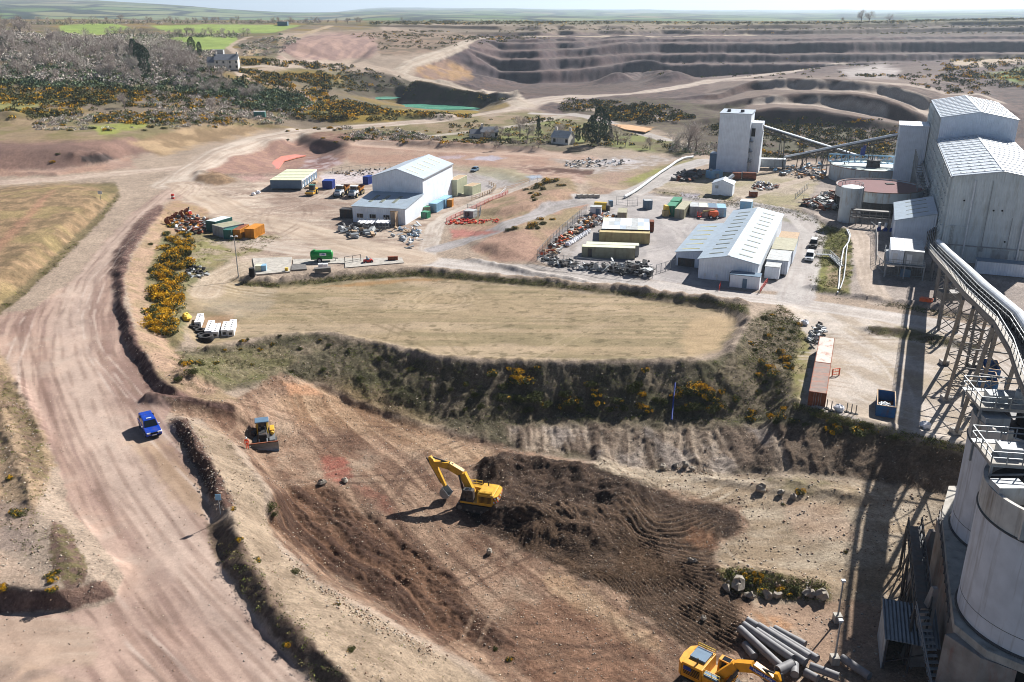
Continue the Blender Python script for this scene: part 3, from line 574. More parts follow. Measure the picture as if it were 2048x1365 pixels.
mix(mask([(760,50),(1000,50),(1400,50),(2400,34),(2400,64),(1900,72),(1400,66),(1100,66),(1000,70),(860,66)], 3, 3, 20, 185) * .6, two((118,106,88), (96,90,70), N2))
# tyre tracks: paired wheel lines, sharper than the ground between them
rk = random.Random(77)
def ruts(msk, dist, w, c, amt):
    m = msk * sstep(w * 1.5, w * .5, np.abs(np.abs(dist) - .95)); q = m > .01; sd_ = rk.randrange(999)
    if q.any(): t = (m[q] * amt * sstep(.3, .6, fbm(GX[q] / 5, GY[q] / 5, sd_, 2)))[:, None]; COL[q] += (lin(c) - COL[q]) * t
for i in range(16): ruts(mRD, lat - rk.uniform(-9, 9) - rk.uniform(.5, 2.2) * np.sin(alo / rk.uniform(14, 34) + rk.uniform(0, 6)), rk.uniform(.16, .3), rk.choice(((150, 122, 106), (166, 138, 120), (232, 212, 192))), rk.uniform(.35, .65))
for msk, n_, x0, x1, y0, y1, cs_ in ((mY, 26, -110, 20, 190, 300, ((162, 136, 116), (150, 124, 106), (236, 220, 198))), (mYR, 14, 30, 110, 115, 180, ((176, 156, 132), (240, 230, 214))), (mCY, 10, 20, 110, 180, 260, ((164, 160, 154), (226, 222, 214))), (mPad, 12, -60, 60, 130, 185, ((150, 132, 98), (206, 184, 150))), (mF * 1.0, 12, 10, 60, 60, 110, ((182, 158, 126), (232, 216, 188))), (mE * (1 - mS), 22, -50, 40, 60, 125, ((118, 88, 68), (196, 166, 136), (98, 74, 60)))):
    for i in range(n_):
        R_ = rk.uniform(18, 120); a_ = rk.uniform(0, 6.28); cx_ = rk.uniform(x0, x1) + R_ * math.cos(a_); cy_ = rk.uniform(y0, y1) + R_ * math.sin(a_); ruts(msk, np.hypot(GX - cx_, GY - cy_) - R_, rk.uniform(.2, .34), rk.choice(cs_), rk.uniform(.3, .6))
# small features of the ground
for poly, c, soft in [([(1240,252),(1310,255),(1290,263),(1245,262)], (222,170,110), 2), ([(930,318),(975,312),(1010,316),(990,322)], (206,198,204), 2), ([(880,312),(930,312),(920,318),(870,318)], (204,184,184), 2),
    ([(1360,388),(1400,388),(1395,394),(1365,394)], (204,198,204), 2), ([(900,458),(950,462),(1000,462),(960,472),(905,476)], (206,140,124), 3), ([(1050,354),(1080,350),(1085,356),(1060,360)], (176,188,200), 2),
    ([(1180,322),(1260,318),(1280,326),(1190,330)], (220,214,210), 3), ([(1060,338),(1100,336),(1095,344),(1068,346)], (116,84,72), 3), ([(1100,336),(1190,342),(1180,350),(1110,344)], (118,88,74), 2), ([(420,482),(470,470),(500,486),(470,500)], (198,182,160), 5)]:
    mix(mask(poly, soft, 3, 10, 180), c)
FLD = [[(120,52),(180,48),(232,48),(262,56),(215,70),(115,71)], [(300,52),(420,49),(600,51),(548,66),(420,68),(335,64)], [(232,78),(300,73),(472,73),(474,80),(440,104),(330,104),(232,98)], [(-60,60),(20,58),(20,66),(-60,70)]]
for i, f in enumerate(FLD):
    m = mask(f, 1.5, 1.5, 20, 190 + i); mix(m, two((170,192,96), (154,178,88), N3)); ZONE[m > .5] = 3
GRN = np.clip(.75 + .4 * mS + .3 * mB + .15 * mE - .4 * mRD - .35 * mPad - .3 * mY - .45 * mCY - .3 * mYR - .3 * (ZONE == 2) - .3 * (ZONE == 1), .22, 1.2)
# overall mottling
v = (1 + .16 * (N2 - .5) * 2 + .24 * (N4 - .5) * 2 * near * GRN + .14 * (N1 - .5) * 2)[..., None]
lum = COL.mean(2, keepdims=True); COL = lum + (COL - lum) * .95
COL = np.clip(COL * v * (1 + .34 * (np.random.rand(NR, NC) - .5) * near * GRN)[..., None], .004, 1)
COL = np.clip(COL * np.array([1.01, .99, 1.03]) / 1.75, 0, .8)
# ------------------------------------------------------------------ materials
def mat(name, col, rough=.8, metal=0, **k):
    m = bpy.data.materials.new(name); m.use_nodes = True; n = m.node_tree; b = n.nodes['Principled BSDF']
    c = tuple(lin(col)) + (1,)
    b.inputs['Base Color'].default_value = c; b.inputs['Roughness'].default_value = rough; b.inputs['Metallic'].default_value = metal
    return m
def nd(n, t, **k):
    x = n.nodes.new(t)
    for a, v in k.items(): setattr(x, a, v)
    return x
gm = bpy.data.materials.new('bare earth'); gm.use_nodes = True; n = gm.node_tree; b = n.nodes['Principled BSDF']
at = nd(n, 'ShaderNodeAttribute', attribute_name='Col'); geo = nd(n, 'ShaderNodeNewGeometry')
no = nd(n, 'ShaderNodeTexNoise'); no.inputs['Scale'].default_value = 2.6; no.inputs['Detail'].default_value = 9; no.inputs['Roughness'].default_value = .8
no2 = nd(n, 'ShaderNodeTexNoise'); no2.inputs['Scale'].default_value = .11; no2.inputs['Detail'].default_value = 8; no2.inputs['Roughness'].default_value = .7
vo_ = nd(n, 'ShaderNodeTexVoronoi'); vo_.inputs['Scale'].default_value = 2.2
for q_ in (no, no2, vo_): n.links.new(geo.outputs['Position'], q_.inputs['Vector'])
r1 = nd(n, 'ShaderNodeMapRange'); r1.inputs[1].default_value = .36; r1.inputs[2].default_value = .64; r1.inputs[3].default_value = .56; r1.inputs[4].default_value = 1.42
n.links.new(no.outputs[0], r1.inputs[0])
r2 = nd(n, 'ShaderNodeMapRange'); r2.inputs[1].default_value = .3; r2.inputs[2].default_value = .7; r2.inputs[3].default_value = .84; r2.inputs[4].default_value = 1.15
n.links.new(no2.outputs[0], r2.inputs[0])
mm = nd(n, 'ShaderNodeMath', operation='MULTIPLY'); n.links.new(r1.outputs[0], mm.inputs[0]); n.links.new(r2.outputs[0], mm.inputs[1])
# pale stones scattered on the ground
r3 = nd(n, 'ShaderNodeMapRange'); r3.inputs[1].default_value = .10; r3.inputs[2].default_value = .14; r3.inputs[3].default_value = 1.35; r3.inputs[4].default_value = 1.0
n.links.new(vo_.outputs['Distance'], r3.inputs[0])
m3 = nd(n, 'ShaderNodeMath', operation='MULTIPLY'); n.links.new(mm.outputs[0], m3.inputs[0]); n.links.new(r3.outputs[0], m3.inputs[1])
vm = nd(n, 'ShaderNodeVectorMath', operation='SCALE'); n.links.new(at.outputs['Color'], vm.inputs[0]); am = nd(n, 'ShaderNodeMix'); n.links.new(at.outputs['Alpha'], am.inputs[0]); am.inputs[2].default_value = 1; n.links.new(m3.outputs[0], am.inputs[3]); n.links.new(am.outputs[0], vm.inputs['Scale'])
n.links.new(vm.outputs[0], b.inputs['Base Color']); b.inputs['Roughness'].default_value = .95; b.inputs['Specular IOR Level'].default_value = .15
bp = nd(n, 'ShaderNodeBump'); n.links.new(at.outputs['Alpha'], bp.inputs['Strength']); bp.inputs['Distance'].default_value = .32
n.links.new(no.outputs[0], bp.inputs['Height']); n.links.new(bp.outputs[0], b.inputs['Normal'])
# ------------------------------------------------------------------ link the ground as one sheet cut along the road edges
def tag(o, label=None, cat=None, group=None, kind=None):
    if label: o['label'] = label
    if cat: o['category'] = cat
    if group: o['group'] = group
    if kind: o['kind'] = kind
    return o
def sheet(name, fm, label, cat):
    r, c = np.nonzero(fm); idx = r * NC + c
    q = np.stack([idx, idx + 1, idx + NC + 1, idx + NC], 1)
    u, inv = np.unique(q, return_inverse=True); q = inv.reshape(q.shape)
    me = bpy.data.meshes.new(name); me.vertices.add(len(u)); me.loops.add(q.size); me.polygons.add(len(q))
    co = np.stack([GX.ravel()[u], GY.ravel()[u], GZ.ravel()[u]], 1)
    me.vertices.foreach_set('co', co.astype(np.float32).ravel()); me.loops.foreach_set('vertex_index', q.astype(np.int32).ravel())
    me.polygons.foreach_set('loop_start', np.arange(0, q.size, 4, dtype=np.int32)); me.polygons.foreach_set('use_smooth', np.ones(len(q), bool))
    me.update(); ca = me.attributes.new('Col', 'FLOAT_COLOR', 'POINT')
    cc = np.concatenate([COL.reshape(-1, 3)[u], GRN.reshape(-1, 1)[u]], 1); ca.data.foreach_set('color', cc.astype(np.float32).ravel())
    me.materials.append(gm); o = bpy.data.objects.new(name, me); C.objects.link(o)
    return tag(o, label, cat, None, 'structure')
zf = ZONE[:-1, :-1]
sheet('ground', zf == 0, 'bare brown quarry ground with banks, benches and a spoil heap', 'ground')
sheet('haul_road', zf == 1, 'wide pinkish dirt haul road winding from the foreground up to the pit', 'road')
sheet('access_road', zf == 2, 'pale access roads between the quarry buildings', 'road')
sheet('field', zf == 3, 'bright green grass fields behind the bare wood', 'field')
# ------------------------------------------------------------------ far country
def lerp(x, xs, ys): return np.interp(x, xs, ys)
def hills():
    ds = np.array([1385, 1500, 1700, 2000, 2400, 3000, 3600, 4200, 5000, 6000, 7200, 8600, 10500, 13000, 16500, 21000, 26000.])
    us = np.linspace(-500, 2550, 420); T = (us - CX) / F / cp
    X = ds[:, None] * T[None, :]; Y = np.repeat(ds[:, None], len(us), 1); Uu = np.repeat(us[None, :], len(ds), 0)
    z = np.zeros(X.shape)
    pr = {1385: 38, 1500: 30, 1700: 5, 2000: -20, 2400: -35, 3000: -40}
    top_l = lerp(us, [-500, 0, 150, 300, 420, 560, 660, 760], [-4, -3, -2, 1, 10, 20, 26, 30])     # skyline of the moor, photo pixel
    top_m = lerp(us, [-500, 600, 760, 900, 1100, 1300, 1500, 1800, 2048, 2550], [14, 14, 14, 16, 18, 20, 21, 19, 18, 18])
    for i, d in enumerate(ds):
        nz_ = fbm(us / 130 + i * 3.1, np.full(us.shape, d / 900.), 200, 4) - .5
        if d <= 3000: z[i] = pr[int(d)] + 24 * nz_ * (d > 1500)
        else:
            k = sstep(3000, 7200, d); vtop = np.minimum(top_l, 46) * 1.0
            zl = CAMZ - slope(lerp(d, [3000, 4200, 5000, 6000, 7200, 26000], [47, 38, 26, 12, 0, 0]) * (us < 0) + (us >= 0) * (top_l + lerp(d, [3000, 4200, 5000, 6000, 7200, 8600, 26000], [44, 30, 18, 8, 0, 14, 14]))) * d
            zm = CAMZ - slope(top_m + lerp(d, [3000, 5000, 8600, 13000, 21000, 26000], [26, 16, 7, 2.2, 0, 0]) + 16 * nz_ * sstep(26000, 6000, d)) * d
            wl_ = sstep(820, 560, us); z[i] = zl * wl_ + zm * (1 - wl_) + 18 * nz_ * (d < 9000)
    co = np.stack([X, Y, z], -1).reshape(-1, 3); nr, ncol = X.shape
    # refine between rows for field colours
    me = bpy.data.meshes.new('hills'); r, c = np.mgrid[0:nr - 1, 0:ncol - 1]; a = (r * ncol + c).ravel()
    me.from_pydata(co.tolist(), [], np.stack([a, a + 1, a + ncol + 1, a + ncol], 1).tolist()); me.polygons.foreach_set('use_smooth', np.ones(len(me.polygons), bool))
    m = bpy.data.materials.new('far farmland'); m.use_nodes = True; n = m.node_tree; b = n.nodes['Principled BSDF']
    g = nd(n, 'ShaderNodeNewGeometry'); mp = nd(n, 'ShaderNodeMapping'); mp.inputs['Scale'].default_value = (1, .55, 1); n.links.new(g.outputs['Position'], mp.inputs['Vector'])
    v_ = nd(n, 'ShaderNodeTexVoronoi'); v_.inputs['Scale'].default_value = .0026; n.links.new(mp.outputs[0], v_.inputs['Vector'])
    e_ = nd(n, 'ShaderNodeTexVoronoi', feature='DISTANCE_TO_EDGE'); e_.inputs['Scale'].default_value = .0026; n.links.new(mp.outputs[0], e_.inputs['Vector'])
    sx = nd(n, 'ShaderNodeSeparateColor'); n.links.new(v_.outputs['Color'], sx.inputs[0])
    cr = nd(n, 'ShaderNodeValToRGB'); E = cr.color_ramp.elements
    E[0].position = 0; E[0].color = (.085, .13, .05, 1); E[1].position = 1; E[1].color = (.20, .17, .09, 1)
    for p_, c_ in ((.3, (.13, .18, .06, 1)), (.55, (.09, .14, .04, 1)), (.75, (.19, .21, .10, 1))): e = E.new(p_); e.color = c_
    n.links.new(sx.outputs[0], cr.inputs[0])
    nn = nd(n, 'ShaderNodeTexNoise'); nn.inputs['Scale'].default_value = .0016; nn.inputs['Detail'].default_value = 6; n.links.new(g.outputs['Position'], nn.inputs['Vector'])
    ed = nd(n, 'ShaderNodeMapRange'); ed.inputs[1].default_value = .05; ed.inputs[2].default_value = .13; ed.inputs[3].default_value = 1; ed.inputs[4].default_value = 0; n.links.new(e_.outputs[0], ed.inputs[0])
    wd = nd(n, 'ShaderNodeMapRange'); wd.inputs[1].default_value = .56; wd.inputs[2].default_value = .62; n.links.new(nn.outputs[0], wd.inputs[0])
    mx = nd(n, 'ShaderNodeMath', operation='MAXIMUM'); n.links.new(ed.outputs[0], mx.inputs[0]); n.links.new(wd.outputs[0], mx.inputs[1])
    mc = nd(n, 'ShaderNodeMix', data_type='RGBA'); n.links.new(mx.outputs[0], mc.inputs[0]); n.links.new(cr.outputs[0], mc.inputs[6]); mc.inputs[7].default_value = (.028, .034, .022, 1)
    sz = nd(n, 'ShaderNodeSeparateXYZ'); n.links.new(g.outputs['Position'], sz.inputs[0]); mz = nd(n, 'ShaderNodeMapRange'); mz.inputs[1].default_value = 60; mz.inputs[2].default_value = 190; n.links.new(sz.outputs['Z'], mz.inputs[0])
    m2 = nd(n, 'ShaderNodeMix', data_type='RGBA'); n.links.new(mz.outputs[0], m2.inputs[0]); n.links.new(mc.outputs[2], m2.inputs[6]); m2.inputs[7].default_value = (.16, .125, .10, 1); n.links.new(m2.outputs[2], b.inputs['Base Color']); b.inputs['Roughness'].default_value = 1; b.inputs['Specular IOR Level'].default_value = 0
    me.materials.append(m); o = bpy.data.objects.new('hills', me); C.objects.link(o); tag(o, 'distant green hills and moor fading into the haze', 'hills', None, 'structure')
hills()
# air: one closed box of thin haze
def haze():
    bm = bmesh.new(); bmesh.ops.create_cube(bm, size=1); me = bpy.data.meshes.new('haze'); bm.to_mesh(me); bm.free()
    o = bpy.data.objects.new('haze', me); C.objects.link(o); o.scale = (46000, 27600, 1420); o.location = (0, 13700, -290)
    m = bpy.data.materials.new('thin air'); m.use_nodes = True; n = m.node_tree; n.nodes.remove(n.nodes['Principled BSDF'])
    v = nd(n, 'ShaderNodeVolumePrincipled'); v.inputs['Color'].default_value = (.72, .86, 1, 1); v.inputs['Density'].default_value = HAZE; v.inputs['Anisotropy'].default_value = .35
    n.links.new(v.outputs[0], n.nodes['Material Output'].inputs['Volume']); me.materials.append(m); tag(o, 'thin blue haze in the air over the distant hills', 'haze', None, 'stuff')
HAZE = 0.00008
haze()
# ------------------------------------------------------------------ builders
class MB:
    def __init__(s): s.v = []; s.f = []; s.m = []; s.M = Matrix.Identity(4)
    def at(s, x=0, y=0, z=0, rz=0, ry=0, rx=0):
        s.M = Matrix.Translation((x, y, z)) @ Matrix.Rotation(rz, 4, 'Z') @ Matrix.Rotation(ry, 4, 'Y') @ Matrix.Rotation(rx, 4, 'X'); return s
    def add(s, vs, fs, m=0):
        k = len(s.v); s.v += [tuple(s.M @ Vector(p)) for p in vs]; s.f += [tuple(k + i for i in f) for f in fs]; s.m += [m] * len(fs); return s
    def box(s, x0, y0, z0, x1, y1, z1, m=0):
        return s.add([(x0,y0,z0),(x1,y0,z0),(x1,y1,z0),(x0,y1,z0),(x0,y0,z1),(x1,y0,z1),(x1,y1,z1),(x0,y1,z1)],
                     [(0,3,2,1),(4,5,6,7),(0,1,5,4),(1,2,6,5),(2,3,7,6),(3,0,4,7)], m)
    def tbox(s, x0, y0, z0, x1, y1, z1, ix=0, iy=0, m=0, ix1=None):       # box whose top is drawn in
        b = ix if ix1 is None else ix1
        return s.add([(x0,y0,z0),(x1,y0,z0),(x1,y1,z0),(x0,y1,z0),(x0+ix,y0+iy,z1),(x1-b,y0+iy,z1),(x1-b,y1-iy,z1),(x0+ix,y1-iy,z1)],
                     [(0,3,2,1),(4,5,6,7),(0,1,5,4),(1,2,6,5),(2,3,7,6),(3,0,4,7)], m)
    def prof(s, pts, y0, y1, m=0, inset=0):                             # side outline (x, z) drawn out along y
        n = len(pts); a = [(x, y0, z) for x, z in pts]; b = [(x, y1, z) for x, z in pts]
        return s.add(a + b, [tuple(range(n)), tuple(range(2 * n - 1, n - 1, -1))] + [(i, n + i, n + (i + 1) % n, (i + 1) % n) for i in range(n)], m)
    def prism(s, pts, z0, z1, m=0):
        n = len(pts); a = [(x, y, z0) for x, y in pts]; b = [(x, y, z1) for x, y in pts]
        return s.add(a + b, [tuple(range(n - 1, -1, -1)), tuple(range(n, 2 * n))] + [(i, (i + 1) % n, n + (i + 1) % n, n + i) for i in range(n)], m)
    def quad(s, a, b, c, d, m=0): return s.add([a, b, c, d], [(0, 1, 2, 3)], m)
    def cyl(s, p0, p1, r0, r1=None, n=12, m=0, cap=True):
        r1 = r0 if r1 is None else r1; p0, p1 = Vector(p0), Vector(p1); d = (p1 - p0).normalized()
        a = d.orthogonal().normalized(); b = d.cross(a); vs = []
        for p, r in ((p0, r0), (p1, r1)):
            for i in range(n): t = 2 * math.pi * i / n; vs.append(p + a * math.cos(t) * r + b * math.sin(t) * r)
        fs = [(i, (i + 1) % n, n + (i + 1) % n, n + i) for i in range(n)]
        if cap: fs += [tuple(range(n - 1, -1, -1)), tuple(range(n, 2 * n))]
        return s.add([tuple(v) for v in vs], fs, m)
    def bar(s, p0, p1, w, h=None, m=0):
        h = w if h is None else h; p0, p1 = Vector(p0), Vector(p1); d = p1 - p0
        if d.length < 1e-6: return s
        d.normalize(); a = d.cross(Vector((0, 0, 1)))
        a = Vector((1, 0, 0)) if a.length < 1e-3 else a.normalized(); b = a.cross(d)
        vs = [p + a * (i * w / 2) + b * (j * h / 2) for p in (p0, p1) for i, j in ((-1,-1),(1,-1),(1,1),(-1,1))]
        return s.add([tuple(v) for v in vs], [(0,1,2,3),(7,6,5,4),(0,4,5,1),(1,5,6,2),(2,6,7,3),(3,7,4,0)], m)
    def tube(s, path, r, n=8, m=0):
        for a, b in zip(path[:-1], path[1:]): s.cyl(a, b, r, None, n, m)
        return s
    def ring(s, c, R, r, n=20, k=8, m=0, h=None):                       # torus, axis z; h flattens it
        h = h or r; vs = []; fs = []
        for i in range(n):
            t = 2 * math.pi * i / n
            for j in range(k):
                q = 2 * math.pi * j / k; e = R + r * math.cos(q)
                vs.append((c[0] + e * math.cos(t), c[1] + e * math.sin(t), c[2] + h * math.sin(q)))
                fs.append((i * k + j, ((i + 1) % n) * k + j, ((i + 1) % n) * k + (j + 1) % k, i * k + (j + 1) % k))
        return s.add(vs, fs, m)
    def lump(s, c, rx, ry, rz, seed=0, n=7, k=5, m=0, amp=.3):          # uneven rounded lump
        rnd = random.Random(seed); vs = []; fs = []
        for i in range(k + 1):
            ph_ = math.pi * (i / k) - math.pi / 2
            for j in range(n):
                t = 2 * math.pi * j / n; e = 1 + amp * (rnd.random() - .5) * 2
                vs.append((c[0] + rx * e * math.cos(ph_) * math.cos(t), c[1] + ry * e * math.cos(ph_) * math.sin(t), c[2] + rz * e * math.sin(ph_)))
        for i in range(k):
            for j in range(n): fs.append((i * n + j, i * n + (j + 1) % n, (i + 1) * n + (j + 1) % n, (i + 1) * n + j))
        return s.add(vs, fs, m)
    def rails(s, path, h=1.05, step=1.5, r=.035, m=0, lv=(1, .5)):      # handrail with posts
        for a, b in zip(path[:-1], path[1:]):
            a, b = Vector(a), Vector(b); L = (b - a).length; k = max(1, round(L / step))
            for q in lv: s.bar(a + Vector((0,0,h*q)), b + Vector((0,0,h*q)), r * 2, None, m)
            for i in range(k + 1): p = a.lerp(b, i / k); s.bar(p, p + Vector((0,0,h)), r * 2, None, m)
        return s
    def build(s, name, mats, parent=None, smooth=False, bevel=0):
        me = bpy.data.meshes.new(name); me.from_pydata(s.v, [], s.f)
        mats = mats if isinstance(mats, (list, tuple)) else [mats]
        for q in mats: me.materials.append(q)
        me.polygons.foreach_set('material_index', s.m)
        if smooth: me.polygons.foreach_set('use_smooth', [True] * len(me.polygons))
        me.update(); o = bpy.data.objects.new(name, me); C.objects.link(o)
        if smooth: me.set_sharp_from_angle(angle=math.radians(38))
        if bevel:
            b = o.modifiers.new('edge', 'BEVEL'); b.width = bevel; b.segments = 2; b.limit_method = 'ANGLE'
        if parent: o.parent = parent
        return o
def thing(name, label, cat, loc=(0, 0, 0), rz=0, group=None):
    o = bpy.data.objects.new(name, None); C.objects.link(o); o.location = loc; o.rotation_euler = (0, 0, rz); o.empty_display_size = .5
    return tag(o, label, cat, group)
def copy_tree(o, parent=None):
    c = o.copy(); C.objects.link(c)
    if parent: c.parent = parent
    for ch in list(o.children): copy_tree(ch, c)
    return c
# ------------------------------------------------------------------ object materials
def pm(name, col, rough=.6, metal=0, var=.18, sc=1.2, stain=None, samt=.5, ssc=(1, 1, .25), bump=0, spec=.4):
    """painted, worn surface: mottled, with stains that run down the object"""
    m = mat(name, col, rough, metal); n = m.node_tree; b = n.nodes['Principled BSDF']; b.inputs['Specular IOR Level'].default_value = spec
    tc = nd(n, 'ShaderNodeTexCoord'); no = nd(n, 'ShaderNodeTexNoise'); no.inputs['Scale'].default_value = sc; no.inputs['Detail'].default_value = 6
    n.links.new(tc.outputs['Object'], no.inputs['Vector']); mr = nd(n, 'ShaderNodeMapRange')
    mr.inputs[1].default_value = .3; mr.inputs[2].default_value = .7; mr.inputs[3].default_value = 1 - var; mr.inputs[4].default_value = 1 + var * .7
    n.links.new(no.outputs[0], mr.inputs[0]); vs = nd(n, 'ShaderNodeVectorMath', operation='SCALE'); vs.inputs[0].default_value = tuple(lin(col)); n.links.new(mr.outputs[0], vs.inputs['Scale'])
    out = vs.outputs[0]
    if stain:
        mp = nd(n, 'ShaderNodeMapping'); mp.inputs['Scale'].default_value = ssc; n.links.new(tc.outputs['Object'], mp.inputs['Vector'])
        n2 = nd(n, 'ShaderNodeTexNoise'); n2.inputs['Scale'].default_value = 1.1; n2.inputs['Detail'].default_value = 7; n2.inputs['Roughness'].default_value = .65; n.links.new(mp.outputs[0], n2.inputs['Vector'])
        m2 = nd(n, 'ShaderNodeMapRange'); m2.inputs[1].default_value = .5; m2.inputs[2].default_value = .72; m2.inputs[4].default_value = samt; n.links.new(n2.outputs[0], m2.inputs[0])
        mx = nd(n, 'ShaderNodeMix', data_type='RGBA'); n.links.new(m2.outputs[0], mx.inputs[0]); n.links.new(out, mx.inputs[6]); mx.inputs[7].default_value = tuple(lin(stain)) + (1,); out = mx.outputs[2]
    n.links.new(out, b.inputs['Base Color'])
    if bump:
        bp = nd(n, 'ShaderNodeBump'); bp.inputs['Strength'].default_value = bump; bp.inputs['Distance'].default_value = .1; n.links.new(no.outputs[0], bp.inputs['Height']); n.links.new(bp.outputs[0], b.inputs['Normal'])
    return m
def clad(name, col, axis=0, period=.5, rough=.5, stain=(120, 112, 90), samt=.35, depth=.03, var=.1, metal=0):
    """profiled sheet: ridges across the given object axis, rain streaks"""
    m = pm(name, col, rough, metal, var, .5, stain, samt, (1, 1, .12)); n = m.node_tree; b = n.nodes['Principled BSDF']
    tc = nd(n, 'ShaderNodeTexCoord'); sx = nd(n, 'ShaderNodeSeparateXYZ'); n.links.new(tc.outputs['Object'], sx.inputs[0])
    a = nd(n, 'ShaderNodeMath', operation='MULTIPLY'); a.inputs[1].default_value = 2 * math.pi / period; n.links.new(sx.outputs[axis], a.inputs[0])
    s = nd(n, 'ShaderNodeMath', operation='SINE'); n.links.new(a.outputs[0], s.inputs[0]); bp = nd(n, 'ShaderNodeBump'); bp.inputs['Strength'].default_value = .8; bp.inputs['Distance'].default_value = depth
    n.links.new(s.outputs[0], bp.inputs['Height']); n.links.new(bp.outputs[0], b.inputs['Normal']); return m
M = {}
def setm():
    A = M
    for k, c in (('wall', (220, 229, 240)), ('old', (206, 214, 214)), ('wh', (234, 241, 248))):
        A[k + 'x'] = clad(k + ' sheet x', c, 0, .55, .5, (128, 122, 96), .5 if k == 'old' else .05); A[k + 'y'] = clad(k + ' sheet y', c, 1, .55, .5, (128, 122, 96), .5 if k == 'old' else .05)
    A['roof'] = clad('roof sheet', (160, 174, 186), 1, .5, .42, (140, 140, 128), .45); A['roofw'] = clad('pale roof sheet', (186, 196, 206), 1, .6, .4, (150, 150, 140), .4)
    A['trim'] = pm('white trim', (216, 220, 222), .5); A['steel'] = pm('galvanised steel', (150, 154, 156), .45, .3, .2, 2); A['dsteel'] = pm('dark steel', (70, 70, 70), .6, .2, .3, 2, (96, 70, 52), .6)
    A['brsteel'] = pm('brown grey steel', (116, 112, 108), .65, .1, .25, 2, (96, 80, 68), .3)
    A['sky'] = pm('skylight sheet', (128, 132, 118), .4, 0, .2, 2); A['skyY'] = pm('yellowed skylight', (190, 178, 96), .5)
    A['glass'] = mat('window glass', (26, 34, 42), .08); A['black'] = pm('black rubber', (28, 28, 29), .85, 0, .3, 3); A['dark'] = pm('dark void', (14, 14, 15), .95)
    A['conc'] = pm('concrete', (176, 170, 160), .85, 0, .22, .8, (92, 84, 72), .55); A['silo'] = pm('silo concrete', (208, 210, 214), .75, 0, .12, .6, (132, 120, 106), .8, (1, 1, .06))
    A['silob'] = pm('dirty upper silo band', (196, 192, 184), .8, 0, .16, .9, (112, 96, 80), .75, (1, 1, .08)); A['base'] = pm('stained concrete', (150, 142, 134), .85, 0, .3, .7, (136, 74, 58), .6, (1, 1, .3))
    A['yel'] = pm('digger yellow', (214, 164, 48), .5, 0, .16, 1.5, (132, 104, 70), .6, (1, 1, 1)); A['oyel'] = pm('orange yellow paint', (222, 152, 26), .45, 0, .14, 1.5, (140, 100, 54), .5, (1, 1, 1)); A['blue'] = pm('blue car paint', (22, 70, 180), .25, .2, .1, 1.5, (120, 104, 90), .35, (1, 1, .6)); A['white'] = pm('white paint', (226, 228, 228), .4, 0, .06)
    A['green'] = pm('green tank paint', (24, 140, 62), .38, 0, .08, .8); A['red'] = pm('red paint', (196, 52, 40), .5, 0, .15, 2); A['orange'] = pm('orange paint', (222, 92, 34), .45, 0, .12, 2)
    A['hv'] = mat('hi-vis orange cloth', (255, 84, 40), .8); A['skin'] = mat('skin', (196, 142, 112), .6); A['rust'] = pm('rusty steel', (138, 78, 50), .85, 0, .35, 1.6, (78, 44, 32), .8, (1, 1, .6)); A['rustw'] = pm('flaking white paint', (190, 180, 170), .7, 0, .1, 1.2, (150, 84, 52), 1, (.8, .5, 1))
    A['rustg'] = pm('rusty grey paint', (126, 106, 96), .75, 0, .2, 1.2, (170, 88, 44), .9, (.3, 1, 1)); A['skip'] = pm('blue skip paint', (34, 98, 150), .55, 0, .2, 1.5, (92, 66, 52), .55); A['teal'] = pm('teal paint', (52, 112, 104), .6, 0, .15, 1, (96, 88, 70), .4)
    A['cream'] = pm('cream paint', (216, 218, 186), .6, 0, .08, 1, (150, 150, 110), .3); A['olive'] = pm('olive grey paint', (160, 156, 130), .65, 0, .15, 1, (112, 100, 78), .6); A['gbox'] = pm('grey weathered paint', (176, 180, 180), .6, 0, .14, 1, (120, 104, 92), .6)
    A['cyel'] = pm('faded yellow paint', (188, 170, 118), .6, 0, .14, 1, (150, 110, 70), .6); A['corange'] = pm('orange container paint', (206, 136, 40), .6, 0, .15, 1, (140, 84, 44), .5); A['cgreen'] = pm('green container paint', (40, 128, 92), .55, 0, .12, 1)
    A['lblue'] = pm('light blue paint', (132, 178, 206), .5, 0, .1, 1, (180, 180, 170), .4); A['nblue'] = pm('navy blue paint', (28, 58, 140), .45, 0, .1); A['cblue'] = pm('grey blue paint', (92, 118, 140), .5, 0, .12)
    A['tarp'] = pm('white bag cloth', (226, 226, 230), .8, 0, .08, 3); A['ytarp'] = pm('yellow cover', (224, 186, 70), .7, 0, .1, 2); A['pipe'] = pm('grey concrete pipe', (128, 127, 128), .6, 0, .18, 1.5, (120, 110, 104), .5, (1, 1, 1)); A['wood'] = pm('weathered timber', (176, 150, 120), .8, 0, .25, 3)
    A['membrane'] = pm('red brown membrane', (112, 72, 72), .85, 0, .08, .3); A['stone'] = pm('pale boulder', (152, 143, 130), .9, 0, .25, 1.5, None, 0, (1, 1, 1), .6); A['whitewash'] = pm('whitewashed wall', (222, 216, 206), .9, 0, .12, .6, (150, 140, 124), .6); A['slate'] = pm('slate roof', (112, 116, 124), .7, 0, .2, 1)
    A['pinkpond'] = mat('silty pond water', (226, 142, 118), .25); A['turq'] = pm('turquoise pond water', (100, 166, 140), .2, 0, .22, .06, (150, 190, 160), .5, (.05, .12, 1)); A['cyanw'] = mat('pale blue pond water', (150, 206, 212), .15); A['tankw'] = pm('cloudy tank water', (190, 200, 198), .5, 0, .2, .15, (140, 170, 120), .5, (.1, .1, 1)); A['ochre'] = mat('ochre pond water', (222, 168, 106), .3)
setm()
SQ = math.radians(-21.5)
def skylights(mb, z, x0, x1, ys, w=.55, slope_=0, m=0): ...
